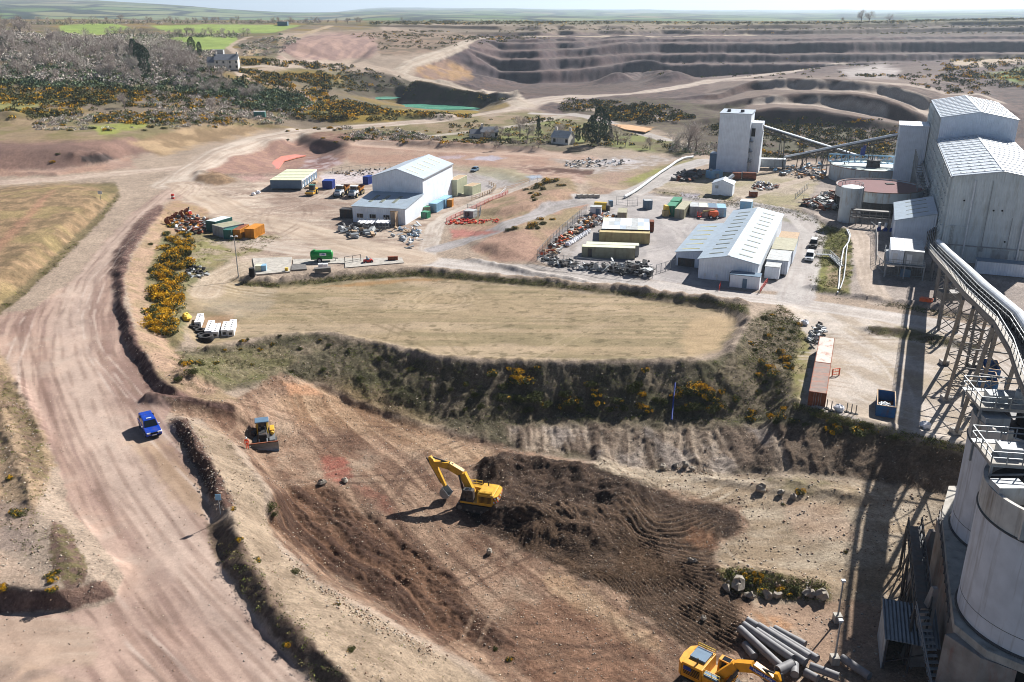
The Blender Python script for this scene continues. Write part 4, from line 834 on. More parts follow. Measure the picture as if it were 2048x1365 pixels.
# ------------------------------------------------------------------ ponds
def pond(name, px, z, m, label):
    pts = [unp(u, v, z) for u, v in px]; c = np.mean(pts, 0)
    mb = MB(); mb.prism([(x - c[0], y - c[1]) for x, y in pts], -.35, 0); o = mb.build(name, m); o.location = (c[0], c[1], z); return tag(o, label, 'pond', None, 'structure')
pond('water', [(782,212),(800,209.5),(850,208.5),(905,210),(940,213),(960,217),(920,219.5),(860,220),(815,219)], -2.9, M['turq'], 'turquoise pond at the foot of the dark bank')
pond('water', [(925,221),(950,219.5),(968,222),(955,226),(930,226)], -2.6, M['cyanw'], 'small pale blue pool beside the haul road')
pond('water', [(730,196),(770,193.5),(802,194.5),(780,198.5),(740,199)], -.5, M['turq'], 'narrow green pool on the dark bank')
pond('water', [(537,337),(547,322),(562,313),(590,309),(612,311),(590,316),(568,322),(557,338)], -1.75, M['pinkpond'], 'pink silty pool curving round the sunken pit')
pond('water', [(1222,249),(1260,250),(1304,258),(1290,264),(1250,259)], 2.6, M['ochre'], 'ochre pool behind the garden trees')
# ------------------------------------------------------------------ the processing plant
def gable_shell(mb, w, y0, y1, e, r, z0=0, mw=0, ms=1, lx=0):
    """gable walls (mw) and side walls (ms) of a pitched building, no roof"""
    h = w / 2
    for y in (y0, y1): mb.add([(lx,y,z0),(lx+w,y,z0),(lx+w,y,e),(lx+h,y,r),(lx,y,e)], [(0,1,2,3,4) if y == y0 else (4,3,2,1,0)], mw)
    mb.quad((lx,y1,z0),(lx,y0,z0),(lx,y0,e),(lx,y1,e),ms); mb.quad((lx+w,y0,z0),(lx+w,y1,z0),(lx+w,y1,e),(lx+w,y0,e),ms)
def gable_roof(mb, w, y0, y1, e, r, ov=.3, t=.18, lx=0):
    h = w / 2; k = (r - e) / h
    for sgn in (-1, 1):
        a = (lx + h, r + .03); b = (lx + h + sgn * (h + ov), e - ov * k + .03)
        pts = [(a[0], a[1]), (b[0], b[1]), (b[0], b[1] + t), (a[0], a[1] + t)]
        vs = [(x, y, z) for y in (y0 - ov, y1 + ov) for x, z in pts]
        mb.add(vs, [(0,1,2,3),(7,6,5,4),(0,4,5,1),(1,5,6,2),(2,6,7,3),(3,7,4,0)], 0)
def plant():
    R = thing('processing_plant', 'huge pale corrugated steel plant building with stepped roofs at the right edge', 'industrial building', (98.5, 196.7, -.1), SQ)
    W = 19.5
    b = MB(); gable_shell(b, W, 0, 64, 19.4, 21.0); b.build('wall', [M['oldx'], M['oldy']], R)
    b = MB(); gable_shell(b, W, 64.02, 118, 25.6, 27.4, 0); b.build('upper_wall', [M['wallx'], M['oldy']], R)
    b = MB(); gable_roof(b, W, 0, 63.7, 19.4, 21.0); rf = b.build('roof', M['roofw'], R)
    b = MB(); gable_roof(b, W, 64, 118, 25.6, 27.4); rf2 = b.build('roof', M['roofw'], R)
    for (y0, y1, e, r, par) in ((1.5, 63, 19.4, 21.0, rf), (66, 117, 25.6, 27.4, rf2)):
        s = MB(); d = MB(); y = y0; k = 0
        while y < y1:
            for sg in (-1, 1):
                p0 = (W / 2, y, r + .28); p1 = (W / 2 + sg * (W / 2), y, e + .28); s.bar(p0, p1, .5, .16)
                for t in (.12, .24, .36, .48, .6, .72, .84, .95):
                    q = Vector(p0).lerp(Vector(p1), t); d.box(q.x - .22, q.y + .35, q.z - .12, q.x + .22, q.y + .7, q.z + .12)
            y += 4.4
        s.box(W / 2 - .25, y0 - 1, r + .2, W / 2 + .25, y1 + .5, r + .36)
        s.build('roof_rib', M['trim'], par); d.build('roof_bracket', M['dsteel'], par)
    rb = MB(); y = 1
    while y < 117:
        top = 19 if y < 64 else 25.2
        rb.box(-.75, y, 0, -.02, y + .35, top); z = 1.4
        while z < top - .5: rb.box(-.95, y - .5, z, -.75, y + .8, z + .16); z += 2.2
        y += 4.3
    rb.build('wall_column', M['old' + 'x'], R)
    g = MB(); g.box(-.5, -.35, 19.05, -.05, 64, 19.4); g.box(W + .05, -.35, 19.05, W + .5, 64, 19.4); g.build('gutter', M['steel'], R)
    for x in (4.6, 15.5):
        p = MB(); p.cyl((x, -.22, .2), (x, -.22, 18.8), .17); p.build('downpipe', M['trim'], R)
    q = MB()
    for z in (6.4, 12.2): q.box(.1, -.04, z, W - .1, .02, z + .12)
    q.box(.2, -.3, 8.2, 6.2, -.05, 8.4); q.build('sheet_joint', M['oldy'], R)
    for i, (x, z) in enumerate(((3.0, 14.2), (9.2, 12.4), (10.9, 12.5), (12.6, 5.6), (17.5, 8.8))):
        v = MB(); v.cyl((x, -.12, z), (x, .05, z), .2, n=10); v.build('vent_opening', M['dark'], R)
    l = MB(); l.rails([(1.6, -.5, 0), (1.6, -.5, 8.3)], .5, .5, .03); l.bar((1.3, -.4, 0), (1.3, -.4, 8.3), .06); l.bar((1.9, -.4, 0), (1.9, -.4, 8.3), .06); [l.bar((1.3, -.4, .3 + i * .35), (1.9, -.4, .3 + i * .35), .04) for i in range(23)]; l.build('ladder', M['steel'], R)
    c = MB(); c.box(.3, -.25, 3.9, W - .5, -.05, 4.15); c.cyl((8.1, -.15, 4.1), (8.1, -.15, 19), .07); c.cyl((13.2, -.15, 4.1), (13.2, -.15, 11), .07); c.box(7.7, -.35, 3, 8.5, -.02, 3.9); c.build('cable_tray', M['steel'], R)
    d = MB(); d.box(10.5, -.08, 0, 13.8, .03, 3.6); d.build('door', M['gbox'], R)
    # side block, pipe rack and pipe runs on the left wall
    b = MB(); b.box(-9.5, 92, 0, -1, 104, 19.6); b.box(-9.7, 91.8, 19.6, -.8, 104.2, 20); b.build('side_tower', [M['wallx']], R)
    b = MB()
    for y in range(50, 92, 5):
        b.bar((-4, y, 0), (-4, y, 9 if y < 70 else 13), .3); b.bar((-4, y, 8), (-.5, y, 8), .25); b.bar((-4, y, 4.5), (-.5, y, 4.5), .25)
    for z in (4.7, 5.4, 8.3, 8.9): b.cyl((-3.6 + z * .25, 48, z), (-3.6 + z * .25, 92, z), .22, n=8)
    b.rails([(-4.2, 50, 8.4), (-4.2, 90, 8.4)], 1.1, 2.5, .05); b.build('pipe_rack', M['steel'], R)
    b = MB()
    for i in range(5): b.tube([(-1.2 - i * .32, 6 + i * .5, .3), (-1.2 - i * .32, 6 + i * .5, 5.2 - i * .3), (-1.2 - i * .32, 11.4, 5.2 - i * .3)], .13)
    b.build('pipe_run', M['dsteel'], R)
plant()
def local(ox, oy, rz, x, y, z=0):
    return (ox + math.cos(rz) * x - math.sin(rz) * y, oy + math.sin(rz) * x + math.cos(rz) * y, z)
def pl(x, y, z=0): return local(98.5, 196.7, SQ, x, y, z)
def annex():
    R = thing('plant_annex', 'low lean-to building with a blue grey roof against the big plant', 'industrial building', pl(-9.9, 11.6, -.1), SQ)
    W, D = 9.0, 22.4
    b = MB(); b.add([(0,0,0),(W,0,0),(W,0,8.4),(0,0,6.2)], [(0,1,2,3)], 0); b.add([(0,D,0),(W,D,0),(W,D,8.4),(0,D,6.2)], [(3,2,1,0)], 0)
    b.quad((0,D,0),(0,0,0),(0,0,6.2),(0,D,6.2),1); b.quad((W,0,0),(W,D,0),(W,D,8.4),(W,0,8.4),1); b.build('wall', [M['wallx'], M['wally']], R)
    b = MB(); k = 2.2 / W
    b.add([(-.3,-.3,6.15-.07),(W,-.3,8.45),(W,D+.3,8.45),(-.3,D+.3,6.08),(-.3,-.3,6.26),(W,-.3,8.62),(W,D+.3,8.62),(-.3,D+.3,6.26)], [(3,2,1,0),(4,5,6,7),(0,1,5,4),(1,2,6,5),(2,3,7,6),(3,0,4,7)]); rf = b.build('roof', M['roof'], R)
    for y in (4, 9, 14, 19): s = MB(); s.add([(2.4,y,6.9),(7.2,y,8.07),(7.2,y+.6,8.07),(2.4,y+.6,6.9),(2.4,y,6.98),(7.2,y,8.25),(7.2,y+.6,8.25),(2.4,y+.6,6.98)], [(4,5,6,7),(0,1,5,4),(2,3,7,6),(1,2,6,5),(3,0,4,7)]); s.build('skylight', M['sky'], rf)
    d = MB(); d.box(-.05, 2, 0, .02, 3, 2.2); d.build('door', M['dsteel'], R)
annex()
def switch():
    R = thing('switch_room', 'pair of grey cabins raised on a steel deck in the plant shadow', 'cabin', pl(-11.2, -18.6, -.05), SQ)
    for x0, x1, t in ((0, 2.7, 'whx'), (2.85, 6.6, 'gbox')):
        b = MB(); b.box(x0, 0, 3.1, x1, 11.6, 5.9); b.box(x0 - .06, -.06, 5.9, x1 + .06, 11.66, 6.05); c = b.build('cabin', M[t], R)
        d = MB(); d.box(x0 + .5, -.06, 3.2, x0 + 1.5, .02, 5.3); d.build('door', M['white'], c)
    b = MB(); b.box(-.8, -1, 2.85, 7.2, 12.2, 3.05)
    for x in (-.6, 3.2, 7): 
        for y in (-.8, 5.5, 12): b.bar((x, y, 0), (x, y, 2.85), .25)
    b.rails([(-.7, 12, 3.05), (-.7, -.9, 3.05), (7.1, -.9, 3.05)], 1.1, 1.6, .04); b.build('deck', M['steel'], R)
    b = MB(); b.box(2.6, .8, 0, 4.6, 3, 1.8); b.build('transformer', M['cblue'], R)
switch()
def longcabin(name, label, cat, loc, rz, L, D, H, m, roof=None, doors=(), wins=(), group=None, lift=.15, mr=None):
    """flat roofed cabin: x along the front, y away"""
    R = thing(name, label, cat, loc, rz, group)
    b = MB(); b.box(0, 0, lift, L, D, H); b.build('body', m, R)
    b = MB(); b.box(-.1, -.1, H, L + .1, D + .1, H + .14); b.build('roof', roof or M['trim'], R)
    for x, w in doors: b = MB(); b.box(x, -.05, lift + .05, x + w, .02, lift + 2.05); b.build('door', M['cblue'], R)
    for x, w in wins:
        b = MB(); b.box(x - .07, -.05, 1.1, x + w + .07, .015, 2.1); f = b.build('window', M['white'], R); b = MB(); b.box(x, -.065, 1.17, x + w, -.02, 2.03); b.build('pane', M['glass'], f)
    if lift > .12:
        b = MB()
        for x in (.15, L - .45): 
            for y in (.15, D - .45): b.box(x, y, -.25, x + .3, y + .3, lift)
        b.build('footing', M['conc'], R)
    return R
a = P(1950, 548); longcabin('site_cabin', 'long white cabin along the foot of the plant gable', 'cabin', (a.x, a.y, a.z), SQ, 10.5, 2.8, 2.9, M['wallx'], M['cblue'])
def tower():
    R = thing('crusher_tower', 'tall windowless pale blue tower with two black vents on its roof', 'tower', (72.8, 316, -.1), SQ)
    b = MB(); b.box(0, 0, 0, 10.7, 9.5, 20.4, 0); b.build('wall', M['whx'], R)
    b = MB(); b.add([(-.2,-.2,20.4),(10.9,-.2,20.4),(10.9,9.7,20.4),(-.2,9.7,20.4),(-.2,-.2,20.6),(10.9,-.2,20.6),(10.9,9.7,21.1),(-.2,9.7,21.1)], [(4,5,6,7),(0,1,5,4),(1,2,6,5),(2,3,7,6),(3,0,4,7)]); rf = b.build('roof', M['roofw'], R)
    for x in (2.6, 7.2): b = MB(); b.cyl((x, 3.2, 20.7), (x, 3.2, 21.6), .7, .6); b.build('roof_vent', M['dsteel'], rf)
    b = MB(); b.box(10.7, 3, 0, 14.4, 9.3, 17.4); b.build('stair_tower', M['whx'], R)
    b = MB(); b.box(10.9, 2.9, 12.6, 12.2, 3.05, 15.4); b.build('opening', M['dark'], R)
    b = MB(); b.box(-2.6, 1, 0, -.02, 6, 6.2); b.build('side_block', M['cblue'], R)
    b = MB(); b.cyl((11.2, -.3, .2), (11.2, -.3, 4.2), .25); b.cyl((11.2, -.3, 4.2), (11.9, 1, 4.8), .25); b.build('duct', M['steel'], R)
    b = MB()
    for z in (4, 7.5, 11): b.rails([(10.9, -.1, z), (10.9, 2.9, z)], 1.1, 1.2, .04); b.box(10.75, -.2, z - .1, 11.9, 2.95, z)
    b.build('landing', M['steel'], R)
    a = P(1505, 338); longcabin('site_cabin', 'long grey cabin at the foot of the pale tower', 'cabin', (a.x, a.y, a.z), math.radians(-9), 11.5, 3, 3.5, M['gbox'], M['trim'], (), (), None, .7)
tower()
def conveyor_plain(name, label, A, B, w=1.8, legs=4):
    A, B = Vector(A), Vector(B); R = thing(name, label, 'conveyor', A); d = B - A; L = d.length; h = Vector((d.x, d.y, 0)).normalized(); s = Vector((-h.y, h.x, 0))
    b = MB()
    for o in (-w / 2, w / 2):
        b.bar(s * o, d + s * o, .18, .3); b.bar(s * o + Vector((0,0,-1.2)), d + s * o + Vector((0,0,-1.2)), .15, .2); k = int(L / 2.4)
        for i in range(k): 
            p = d * (i / k); q = d * ((i + 1) / k); b.bar(p + s * o + Vector((0,0,-1.2)), q + s * o, .1); b.bar(q + s * o, q + s * o + Vector((0,0,-1.2)), .1)
    b.build('truss', M['dsteel'], R)
    b = MB(); n = 6
    for i in range(n):
        t0, t1 = math.pi * i / n, math.pi * (i + 1) / n; r = w * .42
        p0 = s * (r * math.cos(t0)) + Vector((0,0,.2 + r * math.sin(t0))); p1 = s * (r * math.cos(t1)) + Vector((0,0,.2 + r * math.sin(t1)))
        b.quad(tuple(p0), tuple(p1), tuple(p1 + d), tuple(p0 + d))
    b.build('hood', M['trim'], R)
    for i in range(1, legs + 1):
        b = MB(); p = d * (i / (legs + 1)); g = HB(A.x + p.x, A.y + p.y) - A.z
        if p.z - g > 2.5:
            for o in (-w / 2, w / 2): b.bar(p + s * o - Vector((0,0,1.2)), Vector((p.x, p.y, g)) + s * o * 1.6, .22)
            b.bar(p + s * (w/2) - Vector((0,0,1.6)), Vector((p.x, p.y, g + .4)) - s * w * .8, .12)
            b.build('trestle', M['dsteel'], R)
tl = lambda x, y, z: local(72.8, 316, SQ, x, y, z)
e = P(1712, 322); conveyor_plain('belt_conveyor', 'white hooded conveyor sloping down from the pale tower', tl(14.4, 6, 15.4), (e.x, e.y, e.z + 1.6))
e = P(1568, 330); conveyor_plain('belt_conveyor', 'white hooded conveyor rising from the low cabin to the plant side tower', (e.x, e.y, e.z + 2.4), pl(-9.5, 98, 15.8))
# ------------------------------------------------------------------ tanks
def tank(name, label, c, R_, z0, z1, inner, im, wallm, base=None):
    T = thing(name, label, 'tank', (c[0], c[1], -.1)); n = 64
    b = MB(); vs = []; 
    for r, z in ((R_, z0), (R_, z1), (R_ - .3, z1), (R_ - .3, inner)):
        vs += [(r * math.cos(2 * math.pi * i / n), r * math.sin(2 * math.pi * i / n), z) for i in range(n)]
    fs = []
    for k in range(3): fs += [(k * n + i, k * n + (i + 1) % n, (k + 1) * n + (i + 1) % n, (k + 1) * n + i) for i in range(n)]
    b.add(vs, fs); b.build('shell', wallm, T, True)
    b = MB(); b.add([(R_ * .99 * math.cos(2 * math.pi * i / n), R_ * .99 * math.sin(2 * math.pi * i / n), inner) for i in range(n)], [tuple(range(n))]); b.build('surface', im, T)
    b = MB(); b.ring((0, 0, z1), R_, .14, n, 6); b.build('rim', M['rustg'], T)
    if base: b = MB(); b.cyl((0, 0, 0), (0, 0, z0), R_ - .8, None, 48); [b.bar(((R_ - .2) * math.cos(t), (R_ - .2) * math.sin(t), 0), ((R_ - .2) * math.cos(t), (R_ - .2) * math.sin(t), z0), .4) for t in np.linspace(0, 6.28, 25)[:-1]]; b.build('plinth', base, T)
    return T
M['tankg'] = pm('stained pale tank', (190, 198, 200), .5, 0, .12, .4, (150, 116, 70), .75, (1, 1, .2)); 
T = tank('thickener_tank', 'round open tank of pale water crossed by a blue lattice bridge', (122.8, 301), 14, 0, 5, 4.3, M['tankw'], M['tankg'])
b = MB()
for y in (-.9, .9):
    b.bar((-14.6, y, 5.6), (14.6, y, 5.6), .22); b.bar((-14.6, y, 8), (14.6, y, 8), .22)
    for i in range(14): x = -14.6 + i * 2.086; b.bar((x, y, 5.6), (x + 2.086, y, 8), .14); b.bar((x, y, 5.6), (x, y, 8), .14)
b.box(-14.6, -.9, 5.6, 14.6, .9, 5.7); br = b.build('bridge', M['lblue'], T); br.rotation_euler.z = math.radians(-16)
b = MB(); b.box(-4.6, -.8, 8.1, -3.2, .8, 10.4); b.box(-4, -.5, 10.4, -3, .5, 11.4); o = b.build('drive_house', M['nblue'], br)
b = MB(); b.cyl((0, 0, 4), (0, 0, 6.4), 2.3, 2.0, 18); b.cyl((0, 0, 6.4), (0, 0, 6.7), 2.6, None, 18); b.build('feed_well', M['dsteel'], T)
T = tank('covered_tank', 'round tank with a flat red brown cover on a dark plinth', (105, 251), 11.7, 4.3, 7.2, 6.9, M['membrane'], M['tankg'], M['dsteel'])
b = MB(); b.box(3.4, 3, 6.92, 5.6, 4.6, 7.1); b.build('hatch', M['black'], T)
T = thing('storage_tank', 'tall white cylindrical tank in front of the covered round tank', 'tank', (91.9, 237, -.1))
b = MB(); b.cyl((0, 0, 0), (0, 0, 9.5), 2.75, None, 36); b.build('shell', M['tankg'], T, True); b = MB(); b.cyl((0, 0, 9.5), (0, 0, 9.9), 2.85, 1.2, 36); b.build('lid', M['trim'], T)
b = MB(); b.rails([(2.7 * math.cos(t), 2.7 * math.sin(t), 9.6) for t in np.linspace(-1, 3, 9)], 1, 1.2, .04); b.build('handrail', M['steel'], T)
b = MB(); b.cyl((.9, -2.95, .3), (.9, -2.95, 8.2), .16); b.bar((2.9, -.5, 0), (2.9, -.5, 9.6), .3); b.build('riser_pipe', M['steel'], T)
rp = thing('pump_rack', 'steel rack of pipes and pumps under the covered tank', 'pump rack', pl(-15.5, 30, -.1), SQ)
b = MB()
for x in range(0, 7): b.bar((x * 1.6 - 5, 0, 0), (x * 1.6 - 5, 0, 4.2), .22)
for z in (2.4, 3.2, 4.2): b.cyl((-5, 0, z), (4.8, 0, z), .18, n=8)
b.box(-5, -.2, 4.3, 4.8, 1.5, 4.4); b.build('frame', M['brsteel'], rp)
for i in range(3):
    a = pl(-13 + i * 1.55, 26.5, -.1); p = thing('pump', 'blue pump with a white motor under the pump rack, %s' % ('nearest the tall tank', 'middle one of three', 'nearest the lean-to building')[i], 'pump', a, SQ, 'three blue pumps in a row')
    b = MB(); b.cyl((0, -.6, .6), (0, .5, .6), .55, .4, 12); b.box(-.5, -.8, 0, .5, .6, .2); b.build('casing', M['nblue'], p, True); b = MB(); b.cyl((0, -.1, 1), (0, -.1, 2.2), .36, None, 12); b.build('motor', M['white'], p, True)
# ------------------------------------------------------------------ long shed
def shed():
    ox, oy = 39.9, 181.7; R = thing('long_shed', 'long low corrugated shed with rows of dark skylights and a lean-to', 'industrial building', (ox, oy, -.1), SQ)
    W, L, e, r = 12.3, 51.5, 4.5, 5.7
    b = MB(); gable_shell(b, W, 0, L, e, r); b.build('wall', [M['whx'], M['why']], R)
    b = MB(); gable_roof(b, W, 0, L, e, r, .35, .14); rf = b.build('roof', M['roof'], R)
    b = MB(); b.box(W / 2 - .3, -.3, r + .16, W / 2 + .3, L + .3, r + .26); b.build('ridge_cap', M['trim'], rf)
    for sg in (-1, 1):
        for i in range(11):
            y = 3 + i * 4.35; x0, x1 = W / 2 + sg * 1.6, W / 2 + sg * 4.6; z = lambda x: r - (r - e) * abs(x - W / 2) / (W / 2)
            s = MB(); s.add([(x0,y,z(x0)+.15),(x1,y,z(x1)+.15),(x1,y+.62,z(x1)+.15),(x0,y+.62,z(x0)+.15),(x0,y,z(x0)+.24),(x1,y,z(x1)+.24),(x1,y+.62,z(x1)+.24),(x0,y+.62,z(x0)+.24)], [(4,5,6,7),(7,6,5,4),(0,1,5,4),(1,2,6,5),(2,3,7,6),(3,0,4,7)][0:1] + [(0,1,5,4),(1,2,6,5),(2,3,7,6),(3,0,4,7)]); s.build('skylight', M['sky'], rf)
    b = MB(); x0 = -6.4; y0, y1 = 7.6, 36
    b.add([(x0,y0,0),(0,y0,0),(0,y0,4.3),(x0,y0,3.5)], [(0,1,2,3)], 0); b.add([(x0,y1,0),(0,y1,0),(0,y1,4.3),(x0,y1,3.5)], [(3,2,1,0)], 0); b.quad((x0,y1,0),(x0,y0,0),(x0,y0,3.5),(x0,y1,3.5),1)
    lt = b.build('lean_to', [M['wallx'], M['wally']], R)
    b = MB(); b.add([(x0-.3,y0-.3,3.5),(-.36,y0-.3,4.3),(-.36,y1+.3,4.3),(x0-.3,y1+.3,3.5),(x0-.3,y0-.3,3.66),(-.36,y0-.3,4.46),(-.36,y1+.3,4.46),(x0-.3,y1+.3,3.66)], [(3,2,1,0),(4,5,6,7),(0,1,5,4),(1,2,6,5),(2,3,7,6),(3,0,4,7)]); b.build('roof', M['roof'], lt)
    for i in range(6):
        y = 9.5 + i * 4.6; s = MB(); s.add([(-5.6,y,3.62),(-1.6,y,4.12),(-1.6,y+.4,4.12),(-5.6,y+.4,3.62),(-5.6,y,3.82),(-1.6,y,4.36),(-1.6,y+.4,4.36),(-5.6,y+.4,3.82)], [(4,5,6,7),(0,1,5,4),(2,3,7,6),(1,2,6,5),(3,0,4,7)]); s.build('skylight', M['skyY'], lt)
    d = MB(); d.box(-5.9, y0 - .06, 0, -2.2, y0 + .02, 2.3); d.build('shutter', M['dsteel'], lt)
    for x in (1.4, 3.9): d = MB(); d.box(x, -.09, 0, x + .12, -.01, 1.6); d.box(x - .2, -.16, .9, x + .3, -.02, 1.5); d.build('meter_box', M['white'], R)
    d = MB(); d.box(6.6, -.06, 0, 7.6, .02, 2.3); d.build('door', M['dsteel'], R)
    s_ = lambda x, y: local(ox, oy, SQ, x, y, -.1)
    longcabin('site_cabin', 'white panelled cabin in front of the long shed gable', 'cabin', s_(7.2, -3.6), SQ, 6, 2.7, 2.8, M['wh' + 'x'], M['cblue'], [(2.6, .9)], ())
    longcabin('site_cabin', 'small pale cabin at the front right corner of the long shed', 'cabin', s_(13.2, 5.6), SQ, 3, 3.6, 2.7, M['whx'], M['gbox'])
    longcabin('site_cabin', 'square grey roofed cabin against the long shed side, nearest the road', 'cabin', s_(13, 10), SQ, 4.5, 9, 3.1, M['wallx'], M['gbox'])
    longcabin('site_cabin', 'larger grey cabin with a mossy roof beside the long shed', 'cabin', s_(13, 19.4), SQ, 4.8, 11.5, 3.2, M['wallx'], M['olive'])
    longcabin('site_cabin', 'cabin with a brown timber roof at the far right of the long shed', 'cabin', s_(13.4, 32), SQ, 4.2, 6.5, 3.0, M['gbox'], M['wood'])
shed()
# ------------------------------------------------------------------ workshop
def workshop():
    A = math.radians(-14.5); R = thing('workshop', 'tall white pitched workshop with a long blue lean-to roof in the left yard', 'industrial building', (-43.3, 236, -.1), A); W = 15.2
    b = MB(); gable_shell(b, W, 14.3, 41, 10, 12.4); b.build('wall', [M['whx'], M['why']], R)
    b = MB(); gable_roof(b, W, 14.3, 41, 10, 12.4, .25, .16); rf = b.build('roof', M['roofw'], R)
    for i in range(5): y = 17 + i * 4.8; s = MB(); s.add([(W/2+1.6,y,12.4-.49+.16),(W/2+5.4,y,12.4-1.7+.16),(W/2+5.4,y+.7,12.4-1.7+.16),(W/2+1.6,y+.7,12.4-.49+.16),(W/2+1.6,y,12.4-.49+.25),(W/2+5.4,y,12.4-1.7+.25),(W/2+5.4,y+.7,12.4-1.7+.25),(W/2+1.6,y+.7,12.4-.49+.25)], [(4,5,6,7),(0,1,5,4),(1,2,6,5),(2,3,7,6),(3,0,4,7)]); s.build('skylight', M['cream'], rf)
    b = MB(); b.quad((0,0,0),(W,0,0),(W,0,4.4),(0,0,4.4),0); b.quad((0,14.28,0),(0,0,0),(0,0,4.4),(0,14.28,5.7),1); b.quad((W,0,0),(W,14.28,0),(W,14.28,5.7),(W,0,4.4),1); lt = b.build('lean_to', [M['whx'], M['why']], R)
    b = MB(); b.add([(-.3,-.3,4.42),(W+.3,-.3,4.42),(W+.3,14.24,5.76),(-.3,14.24,5.76),(-.3,-.3,4.56),(W+.3,-.3,4.56),(W+.3,14.24,5.92),(-.3,14.24,5.92)], [(3,2,1,0),(4,5,6,7),(0,1,5,4),(1,2,6,5),(2,3,7,6),(3,0,4,7)]); lr = b.build('roof', M['roof'], lt)
    for x in (3, 6.2, 9.8): s = MB(); s.add([(x,4,4.86),(x+.9,4,4.86),(x+.9,10.5,5.5),(x,10.5,5.5),(x,4,5.06),(x+.9,4,5.06),(x+.9,10.5,5.68),(x,10.5,5.68)], [(4,5,6,7),(0,1,5,4),(1,2,6,5),(2,3,7,6),(3,0,4,7)]); s.build('skylight', M['sky'], lr)
    for x in (1.2, 4.9, 8.9):
        b = MB(); b.box(x, -.06, 1.3, x + 1.9, .02, 2.6); f = b.build('window', M['white'], lt); b = MB(); b.box(x + .75, -.08, 1.4, x + 1.82, -.03, 2.5); b.box(x + .08, -.08, 1.4, x + .65, -.03, 2.5); b.build('pane', M['glass'], f)
    g = MB(); g.box(W + .05, 14.3, 9.75, W + .4, 41.2, 10.0); g.build('gutter', M['steel'], R)
    # slatted timber bay beside the door
    b = MB()
    for i in range(9): b.box(11.6 + i * .2, -1.5, .1, 11.72 + i * .2, -1.42, 4.0)
    for i in range(6): b.box(13.6, -3.4 + i * .34, .1, 13.66, -3.2 + i * .34, 4.1)
    b.box(11.5, -1.42, 3.8, 13.7, -1.3, 4.05); b.build('timber_screen', M['wood'], R)
workshop()
a = P(541, 381); R = longcabin('office_block', 'flat roofed modular office block with a dark blue end wall', 'cabin', (-77, 280, HB(-77, 282)), math.radians(-2), 10, 20, 3.1, M['cblue'], M['cream'], (), (), None, .5)
for i in range(6): b = MB(); b.box(10.01, 1.5 + i * 3.1, .55, 10.06, 2.5 + i * 3.1, 2.7); d = b.build('door', M['white'], R); b = MB(); b.box(10.06, 1.7 + i * 3.1, 1.6, 10.08, 2.3 + i * 3.1, 2.5); b.build('pane', M['glass'], d)
b = MB(); b.box(10.02, 0, 2.72, 10.2, 20, 3.1); b.box(10.01, 0, .5, 10.2, .25, 3.1); b.build('fascia', M['white'], R)
b = MB()
for i in range(7): b.box(-.1, 1.4 + i * 2.8, 3.25, 10.1, 1.5 + i * 2.8, 3.3)
b.build('roof_seam', M['olive'], R)
b = MB(); b.box(10.3, 3, -.2, 12, 7, .5); b.rails([(12, 3, .5), (12, 7, .5)], 1); b.box(10.3, 11, -.2, 11.8, 14, .5); b.build('step', M['wood'], R)
def hut():
    a = P(1423, 389.8); R = thing('gabled_hut', 'small pale gabled hut standing alone on the dirt island', 'hut', (a.x, a.y, a.z - .05), math.radians(-20)); W = 6.2
    b = MB(); gable_shell(b, W, 0, 5.6, 3.5, 4.7); b.build('wall', [M['whx'], M['why']], R); b = MB(); gable_roof(b, W, 0, 5.6, 3.5, 4.7, .25, .14); b.build('roof', M['roofw'], R)
    b = MB(); b.box(.9, -.06, 2.1, 1.9, .02, 3.0); b.build('louvre', M['gbox'], R); b = MB(); b.cyl((W / 2 + 1, 5.2, 4.2), (W / 2 + 2.2, 7, 5.2), .55); b.build('flue', M['trim'], R)
hut()
def house(name, label, u, v, rz, L, D, e, r, wm, rm, wins=4, chim=2, ext=True):
    a = P(u, v); R = thing(name, label, 'house', (a.x, a.y, a.z - .3), rz)
    b = MB(); b.quad((0,0,0),(L,0,0),(L,0,e),(0,0,e)); b.quad((L,D,0),(0,D,0),(0,D,e),(L,D,e))
    for x in (0, L): b.add([(x,0,0),(x,D,0),(x,D,e),(x,D/2,r),(x,0,e)], [(0,1,2,3,4) if x else (4,3,2,1,0)])
    b.build('wall', wm, R)
    b = MB()
    for sg in (0, 1):
        y0, z0, y1, z1 = (-.3, e - .1, D / 2, r) if sg == 0 else (D + .3, e - .1, D / 2, r)
        b.add([(-.2,y0,z0+.05),(L+.2,y0,z0+.05),(L+.2,y1,z1+.05),(-.2,y1,z1+.05),(-.2,y0,z0+.25),(L+.2,y0,z0+.25),(L+.2,y1,z1+.25),(-.2,y1,z1+.25)], [(0,1,2,3),(4,5,6,7),(0,1,5,4),(2,3,7,6),(1,2,6,5),(3,0,4,7)])
    rf = b.build('roof', rm, R)
    for i in range(chim): x = .5 + i * (L - 1.6) / max(1, chim - 1); b = MB(); b.box(x, D / 2 - .5, r - .6, x + .9, D / 2 + .5, r + 1.5); b.build('chimney', wm, rf)
    for i in range(wins):
        for z in ((1.0, 3.6) if e > 4 else (1.0,)):
            x = 1 + i * (L - 2.4) / max(1, wins - 1); b = MB(); b.box(x, -.06, z, x + 1.1, .03, z + 1.4); b.build('window', M['glass'], R)
    if ext: b = MB(); b.box(-4.5, .5, 0, -.02, D - .5, e * .75); b.add([(-4.6,.3,e*.75),(0,.3,e*.75),(0,D/2,r*.86),(-4.6,D/2,r*.86)], [(0,1,2,3)], 1); b.add([(-4.6,D-.3,e*.75),(0,D-.3,e*.75),(0,D/2,r*.86),(-4.6,D/2,r*.86)], [(3,2,1,0)], 1); b.build('wing', [wm, rm], R)
    return R
